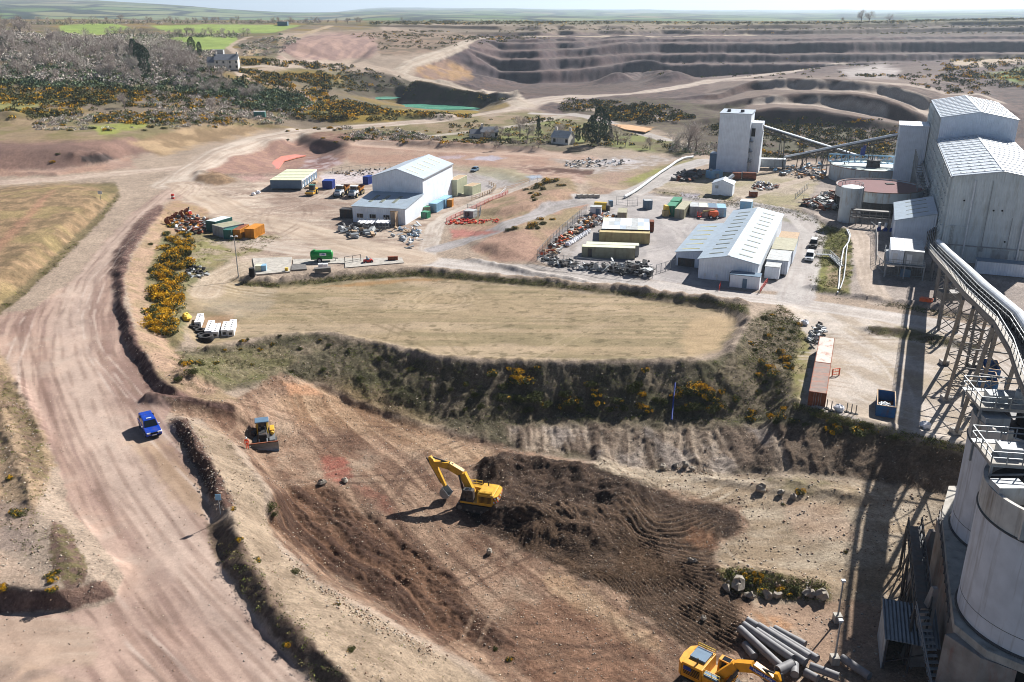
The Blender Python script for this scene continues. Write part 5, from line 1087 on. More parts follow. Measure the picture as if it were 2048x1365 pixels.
house('farmhouse', 'white two storey farmhouse with a slate roof below the green fields', 430, 139, math.radians(8), 13.5, 8, 5.4, 8.4, M['whitewash'], M['slate'])
house('cottage', 'grey roofed cottage among the garden bushes, left one', 962, 277, math.radians(10), 7.5, 5, 2.7, 4.6, M['whitewash'], M['slate'], 2, 1)
house('cottage', 'pale gabled cottage with a white chimney behind the grassy bank', 1102, 287, math.radians(-30), 8, 6, 2.8, 5.2, M['whitewash'], M['gbox'], 2, 2, False)
a = P(420, 110); longcabin('barn', 'small grey barn behind the farmhouse', 'barn', (a.x, a.y, a.z), .1, 9, 5, 3.2, M['gbox'], M['slate'])
a = P(555, 52); longcabin('barn', 'blue grey barn in the upper green field', 'barn', (a.x, a.y, a.z), .05, 11, 7, 4.2, M['cblue'], M['slate'])
a = P(508, 236); longcabin('shed_box', 'lone pale green cabin in the gorse beside the track', 'cabin', (a.x, a.y, a.z), .1, 5, 3, 2.6, M['teal'], M['gbox'])
# ------------------------------------------------------------------ silos and their conveyor
def silo(cx, cy, label, seed):
    R = thing('silo', label, 'silo', (cx, cy, 1.0), 0, 'concrete silos'); r = 6.8; n = 72
    b = MB(); b.cyl((0, 0, 0), (0, 0, 11), r, None, n, cap=False); b.build('shaft', M['silo'], R, True)
    b = MB(); vs = []
    for q, z in ((r, 11), (r, 13.8), (r - .35, 13.8), (r - .35, 12.6)): vs += [(q * math.cos(2 * math.pi * i / n), q * math.sin(2 * math.pi * i / n), z) for i in range(n)]
    b.add(vs, [(k * n + i, k * n + (i + 1) % n, (k + 1) * n + (i + 1) % n, (k + 1) * n + i) for k in range(3) for i in range(n)]); b.build('parapet', M['silob'], R, True)
    b = MB(); b.ring((0, 0, 11), r + .03, .11, n, 6); b.build('band', M['dsteel'], R, True)
    b = MB(); b.ring((0, 0, 1.9), r + .0, .03, n, 6); b.ring((0, 0, .12), r + .05, .14, n, 6); b.build('joint', M['dsteel'], R, True)
    b = MB(); b.add([((r - .2) * math.cos(2 * math.pi * i / n), (r - .2) * math.sin(2 * math.pi * i / n), 12.65) for i in range(n)], [tuple(range(n))]); b.build('roof', M['dsteel'], R)
    b = MB(); b.box(-r + .1, -.8, 12.7, -r + 2.6, .9, 14.4); b.build('roof_hatch', M['gbox'], R); b = MB(); b.box(-2, -2, 12.7, 2, 2, 13.9); b.build('feed_box', M['dsteel'], R)
    b = MB(); b.bar((-r * .86, -r * .56, 11.2), (-r * .86, -r * .56, 14.6), .5, .25); b.bar((-r * .1, -r - .1, 10.8), (-r * .1, -r - .1, 13.9), .12, .3); b.build('bracket', M['silob'], R)
    return R
silo(48.8, 67.4, 'near white concrete silo cut by the right edge of the photo', 1)
silo(54.6, 81.2, 'farther white concrete silo half hidden behind the near silo', 2)
def silo_base():
    R = thing('loading_station', 'stained concrete loading base carrying the white silos', 'concrete base', (0, 0, 0))
    b = MB(); b.prism([(40.8, 66.8), (42, 63.2), (46.5, 59.4), (52, 58), (66, 60), (70, 92), (52, 92), (48.4, 86)], .2, 1.0); b.build('slab', M['conc'], R)
    b = MB(); b.prism([(39.9, 66.4), (41.6, 63.2), (42.4, 64.2), (41.2, 66.6)], -7.6, .2); b.prism([(41.0, 66.4), (41.8, 66.2), (49, 86), (48.2, 86.4)], -7.6, .2); b.box(66, 61, -7.6, 67, 90, .2); b.box(50, 88, -7.6, 66, 89, .2); b.build('wall', M['base'], R)
    b = MB(); b.prism([(41.6, 63.2), (43.9, 61.5), (44.6, 62.5), (42.4, 64.2)], -7.6, .2); b.build('front_pier', M['base'], R)
    b = MB(); b.box(44.6, 64, -7.5, 66, 64.4, .15); b.build('opening_shade_panel', M['dark'], R)  # near-black panel stands in for the shade in the opening under the slab
    b = MB(); b.box(54, 58.8, -7.6, 56, 60.8, .2); b.box(46, 70, -7.6, 66, 70.6, .2); b.build('inner_shade_wall', M['dark'], R)  # pier and back wall coloured near-black, shade painted in behind the opening
    for x, y in ((40.2, 71.5), (44.4, 81.5)):
        f = MB(); f.add([(x - .9, y - .9, -7.4), (x + .9, y - .9, -7.4), (x + .9, y + .9, -7.4), (x - .9, y + .9, -7.4), (x + .6, y - .25, 1.6), (x + 1.1, y - .25, 1.6), (x + 1.1, y + .25, 1.6), (x + .6, y + .25, 1.6)], [(4,5,6,7),(0,1,5,4),(1,2,6,5),(2,3,7,6),(3,0,4,7)]); f.build('buttress', M['base'], R)
    g = MB(); g.rails([(40.3, 67, 1), (47.6, 85, 1)], 1, 1.6, .04); g.build('handrail', M['dsteel'], R)
silo_base()
def stair():
    R = thing('access_stair', 'dark steel walkway and stair tower beside the silo base', 'steel stair', (0, 0, 0))
    b = MB(); a0, a1 = Vector((39.2, 71, -.5)), Vector((44.6, 85.6, -.5))
    for o in (0, 1.5):
        s = Vector((o, 0, 0)); b.bar(a0 + s, a1 + s, .18, .3); b.rails([a0 + s + Vector((0,0,.1)), a1 + s + Vector((0,0,.1))], 1.1, 1.5, .05)
    b.add([tuple(a0), tuple(a0 + Vector((1.5,0,0))), tuple(a1 + Vector((1.5,0,0))), tuple(a1)], [(0,1,2,3)])
    b.build('walkway', M['dsteel'], R)
    b = MB()
    for p in (a0, a0.lerp(a1, .33), a0.lerp(a1, .66), a1):
        for o in (0, 1.5): b.bar(p + Vector((o,0,0)), p + Vector((o,0,-6.8)), .22)
        b.bar(p + Vector((0,0,-6.6)), p + Vector((1.5,0,-.2)), .1); b.bar(p + Vector((1.5,0,-6.6)), p + Vector((0,0,-.2)), .1)
    for i in range(3):
        p, q = a0.lerp(a1, i * .33), a0.lerp(a1, (i + 1) * .33); b.bar(p + Vector((0,0,-6.6)), q + Vector((0,0,-.3)), .12); b.bar(q + Vector((0,0,-6.6)), p + Vector((0,0,-.3)), .12)
    b.build('support_frame', M['dsteel'], R)
    b = MB()
    for i in range(16): b.box(39.3, 70.8 - i * .42, -.9 - i * .4, 40.6, 71.2 - i * .42, -.84 - i * .4)
    b.rails([(39.2, 71, -.6), (39.2, 64.4, -7)], 1, 1.2, .04); b.build('stair_flight', M['steel'], R)
    S_ = thing('loading_shed', 'small shed with a corrugated grey roof at the foot of the silo base', 'shed', (36.4, 70.2, -7.1), math.radians(-18))
    b = MB(); b.add([(0,0,3.6),(5,0,3.6),(5,5.5,4.4),(0,5.5,4.4),(0,0,3.72),(5,0,3.72),(5,5.5,4.52),(0,5.5,4.52)], [(3,2,1,0),(4,5,6,7),(0,1,5,4),(1,2,6,5),(2,3,7,6),(3,0,4,7)]); b.build('roof', clad('corrugated shed roof', (120, 130, 138), 0, .36, .5, (80, 80, 80), .5, .1), S_)
    b = MB(); b.box(.1, 5.2, 0, 4.9, 5.35, 4.3); b.box(.1, .2, 0, .25, 5.2, 3.6); b.build('wall', M['gbox'], S_)
    b = MB()
    for x in (.3, 2.5, 4.7): b.bar((x, .2, 0), (x, .2, 3.6), .2)
    b.bar((.3, .2, .8), (4.7, .2, 3), .12); b.build('post', M['dsteel'], S_)
stair()
def platform(label, x0, y0, x1, y1, z):
    R = thing('silo_platform', label, 'platform', (x0, y0, z), math.radians(-9)); w, d = x1 - x0, y1 - y0
    b = MB(); b.box(0, 0, -.35, w, d, -.2); b.box(0, 0, -.2, w * .75, d * .8, .0, 1); b.build('deck', [M['steel'], M['conc']], R)
    b = MB(); b.rails([(w, 0, 0), (0, 0, 0), (0, d, 0), (w, d, 0)], 1.15, 1.3, .045); b.bar((0, 0, -1.2), (w, 0, -.3), .15); b.build('handrail', M['steel'], R)
    b = MB()
    for x in (.2, w - .3):
        for y in (.2, d - .3): b.bar((x, y, -.3), (x, y, -2.4), .2)
    b.build('leg', M['steel'], R)
    b = MB(); b.box(1.2, 1.2, 0, 3, 2.8, .9); b.cyl((4.4, 2, 0), (4.4, 2, 1.3), .5); b.build('dust_filter', M['gbox'], R)
platform('railed steel platform on top of the near silo', 42.7, 69.6, 50.5, 75, 16.2)
platform('railed steel platform on top of the farther silo', 47.6, 81.4, 56, 87, 16.2)
def main_conveyor():
    R = thing('conveyor_gallery', 'long white hooded conveyor gallery running from the plant up to the silo tops', 'conveyor', (0, 0, 0))
    path = [(93.6, 194, 4.2), (82, 165.5, 9.2), (71, 137, 13.9), (63, 117, 17.3), (56.9, 98, 19.7), (53.7, 88.5, 19.9), (50.6, 81, 19.9), (48.6, 75.5, 19.9)]
    T = Vector((.93, -.367, 0)); V = [Vector(p) for p in path]; up = Vector((0, 0, 1))
    def strip(b, o0, o1, z0, z1, m=0):
        for a, c in zip(V[:-1], V[1:]):
            q = [a + T * o0 + up * z0, a + T * o1 + up * z0, a + T * o1 + up * z1, a + T * o0 + up * z1]; r = [p - a + c for p in q]
            b.add([tuple(p) for p in q + r], [(0,1,2,3),(7,6,5,4),(0,4,5,1),(1,5,6,2),(2,6,7,3),(3,7,4,0)], m)
    b = MB(); strip(b, 0, .6, -.05, .1); b.build('walkway', M['conc'], R)
    b = MB(); strip(b, -.05, .12, -.75, -.06); strip(b, 3.3, 3.5, -.75, .05); strip(b, .76, 3.3, -.5, -.4); b.build('girder', M['brsteel'], R)
    for o in (.1, 1.5):
        b = MB()
        for a, c in zip(V[:-1], V[1:]): b.rails([a + T * o + up * .1, c + T * o + up * .1], 1.1, 2.0, .035)
        b.build('handrail', M['steel'], R)
    b = MB(); strip(b, 1.7, 3.2, .2, .35)
    for a, c in zip(V[:-1], V[1:]):
        L = (c - a).length; k = max(1, int(L / 1.6))
        for i in range(k): p = a.lerp(c, i / k); b.bar(p + T * 1.7 - up * .4, p + T * 1.7 + up * 1.1, .1); b.bar(p + T * 3.2 - up * .4, p + T * 3.2 + up * 1.1, .1); b.bar(p + T * 1.7 - up * .3, p + T * 1.7 + (c - a).normalized() * 1.5 + up * 1.0, .07)
    b.build('belt_frame', M['dsteel'], R)
    b = MB(); n = 10
    for a, c in zip(V[:-2], V[1:-1]):
        for i in range(n):
            q = []
            for t in (math.pi * 1.08 * i / n - .12, math.pi * 1.08 * (i + 1) / n - .12): q.append(T * (2.45 + .6 * math.cos(t)) + up * (1.05 + .6 * math.sin(t)))
            b.quad(tuple(a + q[0]), tuple(a + q[1]), tuple(c + q[1]), tuple(c + q[0]))
    b.build('hood', M['trim'], R, True)
    b = MB(); hd = V[-2] + T * 1.4; b.at(hd.x, hd.y, hd.z, SQ); b.box(-.2, -5.5, -.4, 2.6, 1.2, 1.9); b.bar((1, -2, -.4), (3.5, -6, -4), .8); b.build('head_chute', M['steel'], R)
    legs = [((70.4, 133, 0), (63, 117, 16.4)), ((64.1, 118.8, 0), (60.4, 109.3, 17.6)), ((60.5, 108, -3.6), (56.9, 98, 19))]
    for f, t in legs:
        f, t = Vector(f), Vector(t); f.z = HB(f.x, f.y) - .3; tr = MB(); feet = []
        for o in (0, 3.4):
            ff = f + T * o * 1.25; ff.z = HB(ff.x, ff.y) - .3; tr.bar(ff, t + T * o, .42, .5); foot = MB(); feet.append(foot); foot.box(ff.x - .6, ff.y - .6, ff.z - .3, ff.x + .6, ff.y + .6, ff.z + 1.0)
        k = 5
        for i in range(k):
            A0, A1 = f.lerp(t, i / k), f.lerp(t, (i + 1) / k); B0, B1 = A0 + T * 3.4 * (1.25 - .25 * i / k), A1 + T * 3.4 * (1.25 - .25 * (i + 1) / k)
            tr.bar(A0, B1, .12); tr.bar(B0, A1, .12); tr.bar(A1, B1, .16)
        o = tr.build('trestle', M['brsteel'], R); [k_.build('footing', M['conc'], o) for k_ in feet]
    for (x, y, top) in ((73.8, 131.6, None), (77.2, 149, 1), (84.2, 166, 1), (89.6, 180, 1)):
        tr = MB(); s_ = min(1, max(0, (194 - y) / 57)); zt = 4.2 + 8.9 * s_ - .6
        for o, q in ((0, 0), (3.0, 0), (0, 2.4), (3.0, 2.4)):
            if top is None and q: continue
            p = Vector((x, y, 0)) + T * (o - .4) + Vector((.367, .93, 0)) * q; tr.bar(p, Vector((p.x, p.y, zt)), .34)
        k = max(2, int(zt / 2.2)); Y = Vector((.367, .93, 0)) * (2.4 if top else 0)
        for i in range(k):
            a = Vector((x, y, zt * i / k)) - T * .4; c = Vector((x, y, zt * (i + 1) / k)) - T * .4; tr.bar(a, c + T * 3, .14); tr.bar(a + T * 3, c, .14); tr.bar(c, c + T * 3, .16)
            if top: tr.bar(a, c + Y, .14); tr.bar(a + Y, c, .14); tr.bar(c, c + Y, .16); tr.bar(a + Y, c + Y + T * 3, .12)
        if y == 149: tr.box(x - .6, y + .4, 5.5, x + 2.6, y + 2.6, 6.9)
        tr.build('support_tower', M['brsteel'], R)
main_conveyor()
# ------------------------------------------------------------------ containers and cabins by pixel
def place(a, b):
    A, B = P(*a), P(*b); d = Vector((B.x - A.x, B.y - A.y)); return A, math.atan2(d.y, d.x), d.length
def container(label, a, b, D, H, m, L=None, rz=None, doors='front', roof=None, group=None, z=None, off=(0, 0), name='shipping_container', cat='container'):
    A, r, l = place(a, b); L = L or l; r = rz if rz is not None else r
    if off != (0, 0): A = Vector(local(A.x, A.y, r, *off)); A.z = HB(A.x, A.y)
    R = thing(name, label, cat, (A.x, A.y, (HB(*local(A.x, A.y, r, L / 2, D / 2)[:2]) if z is None else z) - .02), r, group)
    b_ = MB(); b_.box(.06, .06, .12, L - .06, D - .06, H - .06); n = int(L / .3)
    for i in range(n): x = .15 + i * (L - .3) / n; b_.box(x, .02, .25, x + .14, .06, H - .2); b_.box(x, D - .06, .25, x + .14, D - .02, H - .2)
    n = int(D / .3)
    for i in range(n): y = .15 + i * (D - .3) / n; b_.box(L - .06, y, .25, L - .02, y + .14, H - .2); b_.box(.02, y, .25, .06, y + .14, H - .2)
    b_.build('body', m, R)
    f = MB()
    for x in (0, L - .14):
        for y in (0, D - .14): f.box(x, y, 0, x + .14, y + .14, H)
    for y in (0, D - .1): f.box(.14, y, 0, L - .14, y + .1, .16); f.box(.14, y, H - .12, L - .14, y + .1, H)
    for x in (0, L - .1): f.box(x, .14, 0, x + .1, D - .14, .16); f.box(x, .14, H - .12, x + .1, D - .14, H)
    f.build('frame', m, R)
    b_ = MB(); b_.box(.1, .1, H - .06, L - .1, D - .1, H - .015); b_.build('roof', roof or m, R)
    if doors == 'front':
        d = MB()
        for k in (0, 1): d.box(.16 + k * (L - .3) / 2, -.03, .2, .12 + (k + 1) * (L - .3) / 2, .03, H - .14)
        dd = d.build('door', m, R); q = MB()
        for x in (.3, .42, .58, .7): q.bar((x * L, -.06, .15), (x * L, -.06, H - .12), .05)
        q.build('lock_rod', M['steel'], dd)
    elif doors == 'right':
        d = MB(); d.box(L - .03, .16, .2, L + .03, D / 2 - .03, H - .14); d.box(L - .03, D / 2 + .03, .2, L + .03, D - .16, H - .14); dd = d.build('door', m, R); q = MB()
        for y in (.3, .42, .58, .7): q.bar((L + .06, y * D, .15), (L + .06, y * D, H - .12), .05)
        q.build('lock_rod', M['steel'], dd)
    elif isinstance(doors, tuple): d = MB(); d.box(doors[0], -.02, .18, doors[0] + 1.0, .04, 2.15); d.build('door', M['dsteel'], R)
    return R
# rusty pair in the right yard
A, r, l = place((1614.5, 811), (1645, 816))
for i, (m, lab) in enumerate(((M['rustg'], 'rusty brown container at the near end of the long pair'), (M['rustw'], 'rusty container with flaking white roof at the far end of the long pair'))):
    container(lab, (1614.5, 811), (1645, 816), 12.2, 2.6, M['rust'], 2.44, SQ, 'front', m, 'rusty containers end to end', None, (0, i * 12.3))
# container yard
container('grey beige container nearest the front fence of the yard', (1163, 514), (1259, 524.5), 2.44, 2.6, M['olive'], 12.2, SQ + .24, (1.4,), M['cream'], 'long containers in the fenced yard')
container('second grey beige container directly behind the front one', (1163, 514), (1259, 524.5), 2.44, 2.6, M['gbox'], 12.2, SQ + .24, 'right', M['cream'], 'long containers in the fenced yard', None, (.8, 2.6))
container('faded yellow long container in front of the patched canopy', (1198, 484.5), (1287, 494), 2.44, 2.7, M['cyel'], 12.2, SQ + .24, 'right', M['cyel'], 'long containers in the fenced yard')
container('red brown container behind the patched canopy roof', (1198, 484.5), (1287, 494), 2.44, 2.7, M['rust'], 12.2, SQ + .24, 'right', M['rust'], 'long containers in the fenced yard', None, (1.2, 13.0))
A, r, l = place((1198, 484.5), (1287, 494)); r = SQ + .24; o_ = local(A.x, A.y, r, .5, 2.3)
R = thing('canopy', 'patchwork sheet roof spanning between the yellow and red containers', 'canopy', (o_[0], o_[1], A.z), r)
for i in range(8):
    for j in range(3):
        c_ = ('trim', 'gbox', 'trim', 'wallx', 'gbox', 'trim', 'cream', 'roofw')[(i * 5 + j * 3 + i * j) % 8]
        b = MB(); x0, y0 = i * 1.46, j * 3.6; zf = lambda y: 2.78 + .035 * y; q = .004 * (i % 2) + .003 * j
        b.add([(x0,y0,zf(y0)+q),(x0+1.45,y0,zf(y0)+q),(x0+1.45,y0+3.59,zf(y0+3.59)+q),(x0,y0+3.59,zf(y0+3.59)+q),(x0,y0,zf(y0)+.07+q),(x0+1.45,y0,zf(y0)+.07+q),(x0+1.45,y0+3.59,zf(y0+3.59)+.07+q),(x0,y0+3.59,zf(y0+3.59)+.07+q)], [(3,2,1,0),(4,5,6,7),(0,1,5,4),(1,2,6,5),(2,3,7,6),(3,0,4,7)]); b.build('roof_sheet', M[c_], R)
b = MB(); b.bar((11.6, .2, 2.7), (11.6, 10.6, 3.05), .2); b.bar((.1, .2, 2.7), (.1, 10.6, 3.05), .2); b.build('beam', M['brsteel'], R)
container('olive grey container standing end-on behind the canopy', (1234, 444), (1250, 445), 6.1, 2.6, M['olive'], 2.44, None, 'front')
container('slate grey store box with double doors near the yard gate', (1288, 419), (1304.5, 419.5), 2.4, 2.5, M['cblue'], None, None, 'front', M['gbox'])
for i in range(2): container(('tall green container beside the yellow hopper', 'green container behind the yellow hopper')[i], (1331.5, 432.5), (1342.5, 432), 6.1, 3.0 + .2 * i, M['cgreen'], 2.44, SQ * .9, 'front', M['cgreen'], 'green containers in line', None, (0, i * 6.3))
container('long olive container end-on between the green and grey containers', (1348.5, 437), (1367, 439), 12.2, 2.7, M['olive'], 2.6, SQ * .95, 'front', M['olive'])
for i, (u, m) in enumerate(((1379, 'gbox'), (1397, 'gbox'), (1414.5, 'lblue'), (1432, 'lblue'))):
    container(('leftmost grey container in the row of four', 'second grey container in the row of four', 'third container in the row, pale blue grey', 'rightmost pale blue container in the row of four')[i], (1379, 431.3), (1451, 435), 6.1, 2.6, M['gbox' if i < 3 else 'lblue'], 2.42, None, 'front', M[('gbox', 'cream', 'cblue', 'lblue')[i]], 'row of four containers', None, (i * 2.5, 0))
a = P(1479, 421); longcabin('site_cabin', 'small white cabin behind the far end of the long shed', 'cabin', (a.x, a.y, a.z), SQ, 3.2, 3, 2.6, M['lblue'], M['trim'])
a = P(1180, 433); longcabin('site_cabin', 'little white cabin with a blue door among the scrap', 'cabin', (a.x, a.y, a.z), -.15, 3, 2.6, 2.5, M['white'], M['gbox'], [(1.5, 1.1)])
# workshop side
container('pale blue container alongside the workshop wall, near one', (857.5, 425), (868, 427), 6.1, 2.6, M['lblue'], 2.44, math.radians(-16), 'front', M['lblue'], 'pale blue containers by the workshop')
container('pale blue container alongside the workshop wall, far one', (857.5, 425), (868, 427), 6.1, 2.6, M['lblue'], 2.44, math.radians(-16), None, M['lblue'], 'pale blue containers by the workshop', None, (.3, 6.3))
container('cream cabin up on skids facing the inner road', (927.5, 390), (948, 391), 6.1, 2.9, M['cream'], 3.1, math.radians(-24), None, M['wood'], 'cream cabins behind the workshop', None, (0, 0), 'site_cabin', 'cabin')
container('tall cream double stacked cabin at the workshop back corner', (898, 393), (909, 394), 9, 5.2, M['cream'], 2.8, math.radians(-17), None, M['wood'], 'cream cabins behind the workshop', None, (0, 0), 'site_cabin', 'cabin')
container('small dark green store box beside the workshop road', (842, 437), (855, 438), 2.2, 1.8, M['cgreen'], None, None, 'front', M['cgreen'], None, None, (0, 0), 'store_box')
container('low green store box in front of the dark green one', (848, 432), (864, 431), 2.4, 2.0, M['olive'], None, None, 'front', M['cgreen'], None, None, (0, 2), 'store_box')
container('orange brown box at the end of the pale blue containers', (893, 415), (904, 415), 2.4, 2.2, M['corange'], None, None, None, M['wood'], None, None, (0, 0), 'store_box')
# left yard row
container('tall teal container with a white roof in the left yard row', (413.5, 463), (425, 468), 6.1, 2.9, M['teal'], None, math.radians(-25), None, M['trim'], 'row of site containers')
container('grey weathered container angled in the left yard row', (425.5, 469.5), (448, 476.5), 6.1, 2.7, M['gbox'], None, None, None, M['olive'], 'row of site containers', None, (.1, 0))
container('dark teal container between the grey and orange ones', (449, 476.7), (467, 476.3), 6, 2.4, M['teal'], None, math.radians(-6), None, M['teal'], 'row of site containers', None, (.3, -1))
container('rusty orange container in the left yard row', (468.5, 476.2), (486, 475.2), 6, 2.4, M['corange'], None, math.radians(-6), None, M['rust'], 'row of site containers', None, (0, -1))
container('bright orange container with a white sheet on its roof', (494, 475), (515, 474), 6, 2.5, M['corange'], None, math.radians(-10), None, M['corange'], 'row of site containers', None, (0, -1))
container('blue tarpaulin covered box beside the dump trucks', (645, 378.5), (665, 379), 4, 2.6, M['nblue'], None, None, None, M['nblue'], None, None, (0, 0), 'store_box')
container('blue box half hidden by the workshop corner', (716, 372), (727, 373), 3.5, 2.6, M['nblue'], None, None, None, M['nblue'], None, None, (0, 3), 'store_box')
container('dark store box in the workshop shadow', (680, 437), (703, 438), 2.6, 2.6, M['dsteel'], None, None, None, M['dsteel'], None, None, (0, 0), 'store_box')
# ------------------------------------------------------------------ vehicles
def wheel(par, x, y, r, w, rim='steel', name='wheel'):
    b = MB(); s_ = 1 if y > 0 else -1; b.cyl((x, y - w / 2, r), (x, y + w / 2, r), r, None, 20); t = b.build(name, M['black'], par, True)
    b = MB(); b.cyl((x, y + s_ * w * .40, r), (x, y + s_ * (w * .5 + .015), r), r * .56, r * .5, 14); b.build('rim', M[rim], t)
def head(front, rear):
    A, B = P(*front), P(*rear); c = (A + B) / 2; return c, math.atan2(A.y - B.y, A.x - B.x), (A - B).length
def car(name, label, cat, front, rear, paint, L=4.9, W=1.86, H=1.75, bonnet=1.3, rear_x=.35, boot=.0, roofm=None, bar=False, dz=.02):
    c, a, _ = head(front, rear); R = thing(name, label, cat, (c.x, c.y, HB(c.x, c.y) + dz), a); h = L / 2; w = W / 2; sh = H * .58
    b = MB(); b.prof([(-h, .42), (-h, sh - .08), (-h + .08, sh), (h - bonnet, sh + .04), (h - .25, sh - .12), (h - .04, sh - .26), (h, .42), (h - .2, .3), (-h + .2, .3)], -w, w); b.build('body', paint, R, False, .05)
    x0, x1 = -h + .06 + boot, h - bonnet + .1
    b = MB(); b.add([(x0, -w + .05, sh - .02), (x1, -w + .05, sh), (x1, w - .05, sh), (x0, w - .05, sh - .02), (x0 + rear_x, -w + .2, H), (x1 - .72, -w + .2, H), (x1 - .72, w - .2, H), (x0 + rear_x, w - .2, H)], [(4,5,6,7),(0,1,5,4),(1,2,6,5),(2,3,7,6),(3,0,4,7)]); b.build('cabin', paint, R, False, .03)
    def lerp3(p, q, t): return tuple(p[i] + (q[i] - p[i]) * t for i in range(3))
    def panel(nm, p, q, r, s, off, u0, u1, v0, v1):          # window on the face p q r s
        f = lambda u, v: Vector(lerp3(lerp3(p, q, u), lerp3(s, r, u), v)) + Vector(off)
        b = MB(); b.quad(*[tuple(f(*t)) for t in ((u0, v0), (u1, v0), (u1, v1), (u0, v1))]); b.build(nm, M['glass'], R)
    A0, A1, A2, A3 = (x0, -w + .05, sh), (x1, -w + .05, sh), (x1 - .72, -w + .2, H), (x0 + rear_x, -w + .2, H)
    B0, B1, B2, B3 = (x0, w - .05, sh), (x1, w - .05, sh), (x1 - .72, w - .2, H), (x0 + rear_x, w - .2, H)
    panel('windscreen', A1, B1, B2, A2, (.02, 0, .01), .06, .94, .08, .92); panel('rear_window', B0, A0, A3, B3, (-.02, 0, .01), .1, .9, .15, .85)
    for (p, q, r, s, o) in ((A0, A1, A2, A3, -.015), (B0, B1, B2, B3, .015)):
        for u0, u1 in ((.08, .34), (.38, .62), (.66, .92)): panel('side_window', p, q, r, s, (0, o, .005), u0, u1, .16, .86)
    b = MB(); b.box(x0 + rear_x + .1, -w + .28, H - .01, x1 - .82, w - .28, H + .03); b.build('roof', roofm or paint, R)
    for s_ in (-1, 1):
        b = MB(); b.box(h - .12, s_ * (w - .3) - .22, sh - .34, h + .015, s_ * (w - .3) + .22, sh - .18); b.build('headlight', M['trim'], R)
        b = MB(); b.box(x1 - .45, s_ * (w + .1) - .1, sh + .06, x1 - .28, s_ * (w + .1) + .1, sh + .22); b.build('mirror', M['trim'] if paint is M['blue'] else paint, R)
        for x in (-h + .95, h - .92): wheel(R, x, s_ * (w - .1), .38, .25)
    b = MB(); b.box(h - .06, -w + .5, sh - .42, h + .02, w - .5, sh - .2); b.build('grille', M['dark'], R); b = MB(); b.box(h - .02, -.27, .46, h + .03, .27, .58); b.build('number_plate', M['trim'], R)
    b = MB(); b.box(h - .08, -w + .1, .36, h + .03, w - .1, .46); b.build('bumper', M['black'], R)
    if bar: b = MB(); b.box(x1 - 1.15, -.3, H + .02, x1 - .95, .3, H + .12); b.build('beacon', M['trim'], R); b = MB(); b.box(-h + 1.46, -w + .06, sh + .02, -h + 1.52, w - .06, H + .035); b.build('canopy_joint', M['black'], R)
    return R
car('pickup_truck', 'bright blue pickup truck with a canopy parked on the haul road', 'pickup truck', (311, 879), (291, 846), M['blue'], 5.3, 1.9, 1.82, 1.45, .3, 0, None, True)
car('parked_car', 'dark car parked on the tarmac behind the workshop', 'car', (941, 347), (958, 339), M['cblue'], 4.4, 1.8, 1.5, 1.2, .6)
car('parked_van', 'dark van with a white roof parked by the gully', 'van', (1624, 501), (1629, 487), M['dsteel'], 4.6, 1.9, 2.0, .9, .15, 0, M['white'])
car('parked_van', 'white van parked nearest the junction by the gully', 'van', (1616, 528), (1621, 513), M['white'], 4.7, 1.9, 2.0, 1.0, .15)
def track(par, y, L, w, h, m='dsteel', bright=None):
    r = h / 2; pts = [(-L / 2 + r, 0), (L / 2 - r, 0)]
    for i in range(1, 8): t = -math.pi / 2 + math.pi * i / 8; pts.append((L / 2 - r + r * math.cos(t), r + r * math.sin(t)))
    pts += [(L / 2 - r, h), (-L / 2 + r, h)]
    for i in range(1, 8): t = math.pi / 2 + math.pi * i / 8; pts.append((-L / 2 + r + r * math.cos(t), r + r * math.sin(t)))
    b = MB(); b.prof(pts, y - w / 2 + .08, y + w / 2 - .08); t = b.build('track', M['dsteel'], par)
    g = MB(); n = int(L / .2)
    for i in range(n + 1):
        x = -L / 2 + r * .7 + i * (L - 1.4 * r) / n; g.box(x - .06, y - w / 2, h - .02, x + .06, y + w / 2, h + .06); g.box(x - .06, y - w / 2, -.02, x + .06, y + w / 2, .03)
    for k in range(2, len(pts) - 1):
        if abs(pts[k][0]) > L / 2 - r + .02: x, z = pts[k]; s_ = 1 if x > 0 else -1; g.box(x - .05, y - w / 2, z - .05, x + .05, y + w / 2, z + .05)
    g.build('track_shoe', M[m], t); q = MB(); s_ = 1 if y > 0 else -1
    for x in (-L / 2 + r, -L / 5, 0, L / 5, L / 2 - r): rr = r * (.62 if abs(x) > L / 3 else .36); zz = r if abs(x) > L / 3 else r * .5; q.cyl((x, y + s_ * (w / 2 - .1), zz), (x, y + s_ * (w / 2 - .01), zz), rr, None, 14)
    q.build('roller', M['brsteel'], t)
def arm(b, path, w, h, m=0):                                 # box section that follows (x, z) points; h per point
    for (p, q, h0, h1) in zip(path[:-1], path[1:], h[:-1], h[1:]):
        d = Vector((q[0] - p[0], q[1] - p[1])).normalized(); n = Vector((-d.y, d.x)); vs = []
        for (c, hh) in ((p, h0), (q, h1)):
            for s_ in (-1, 1):
                for y in (-w / 2, w / 2): vs.append((c[0] + n.x * s_ * hh / 2, y, c[1] + n.y * s_ * hh / 2))
        b.add(vs, [(0,1,3,2),(4,6,7,5),(0,4,5,1),(2,3,7,6),(0,2,6,4),(1,5,7,3)], m)
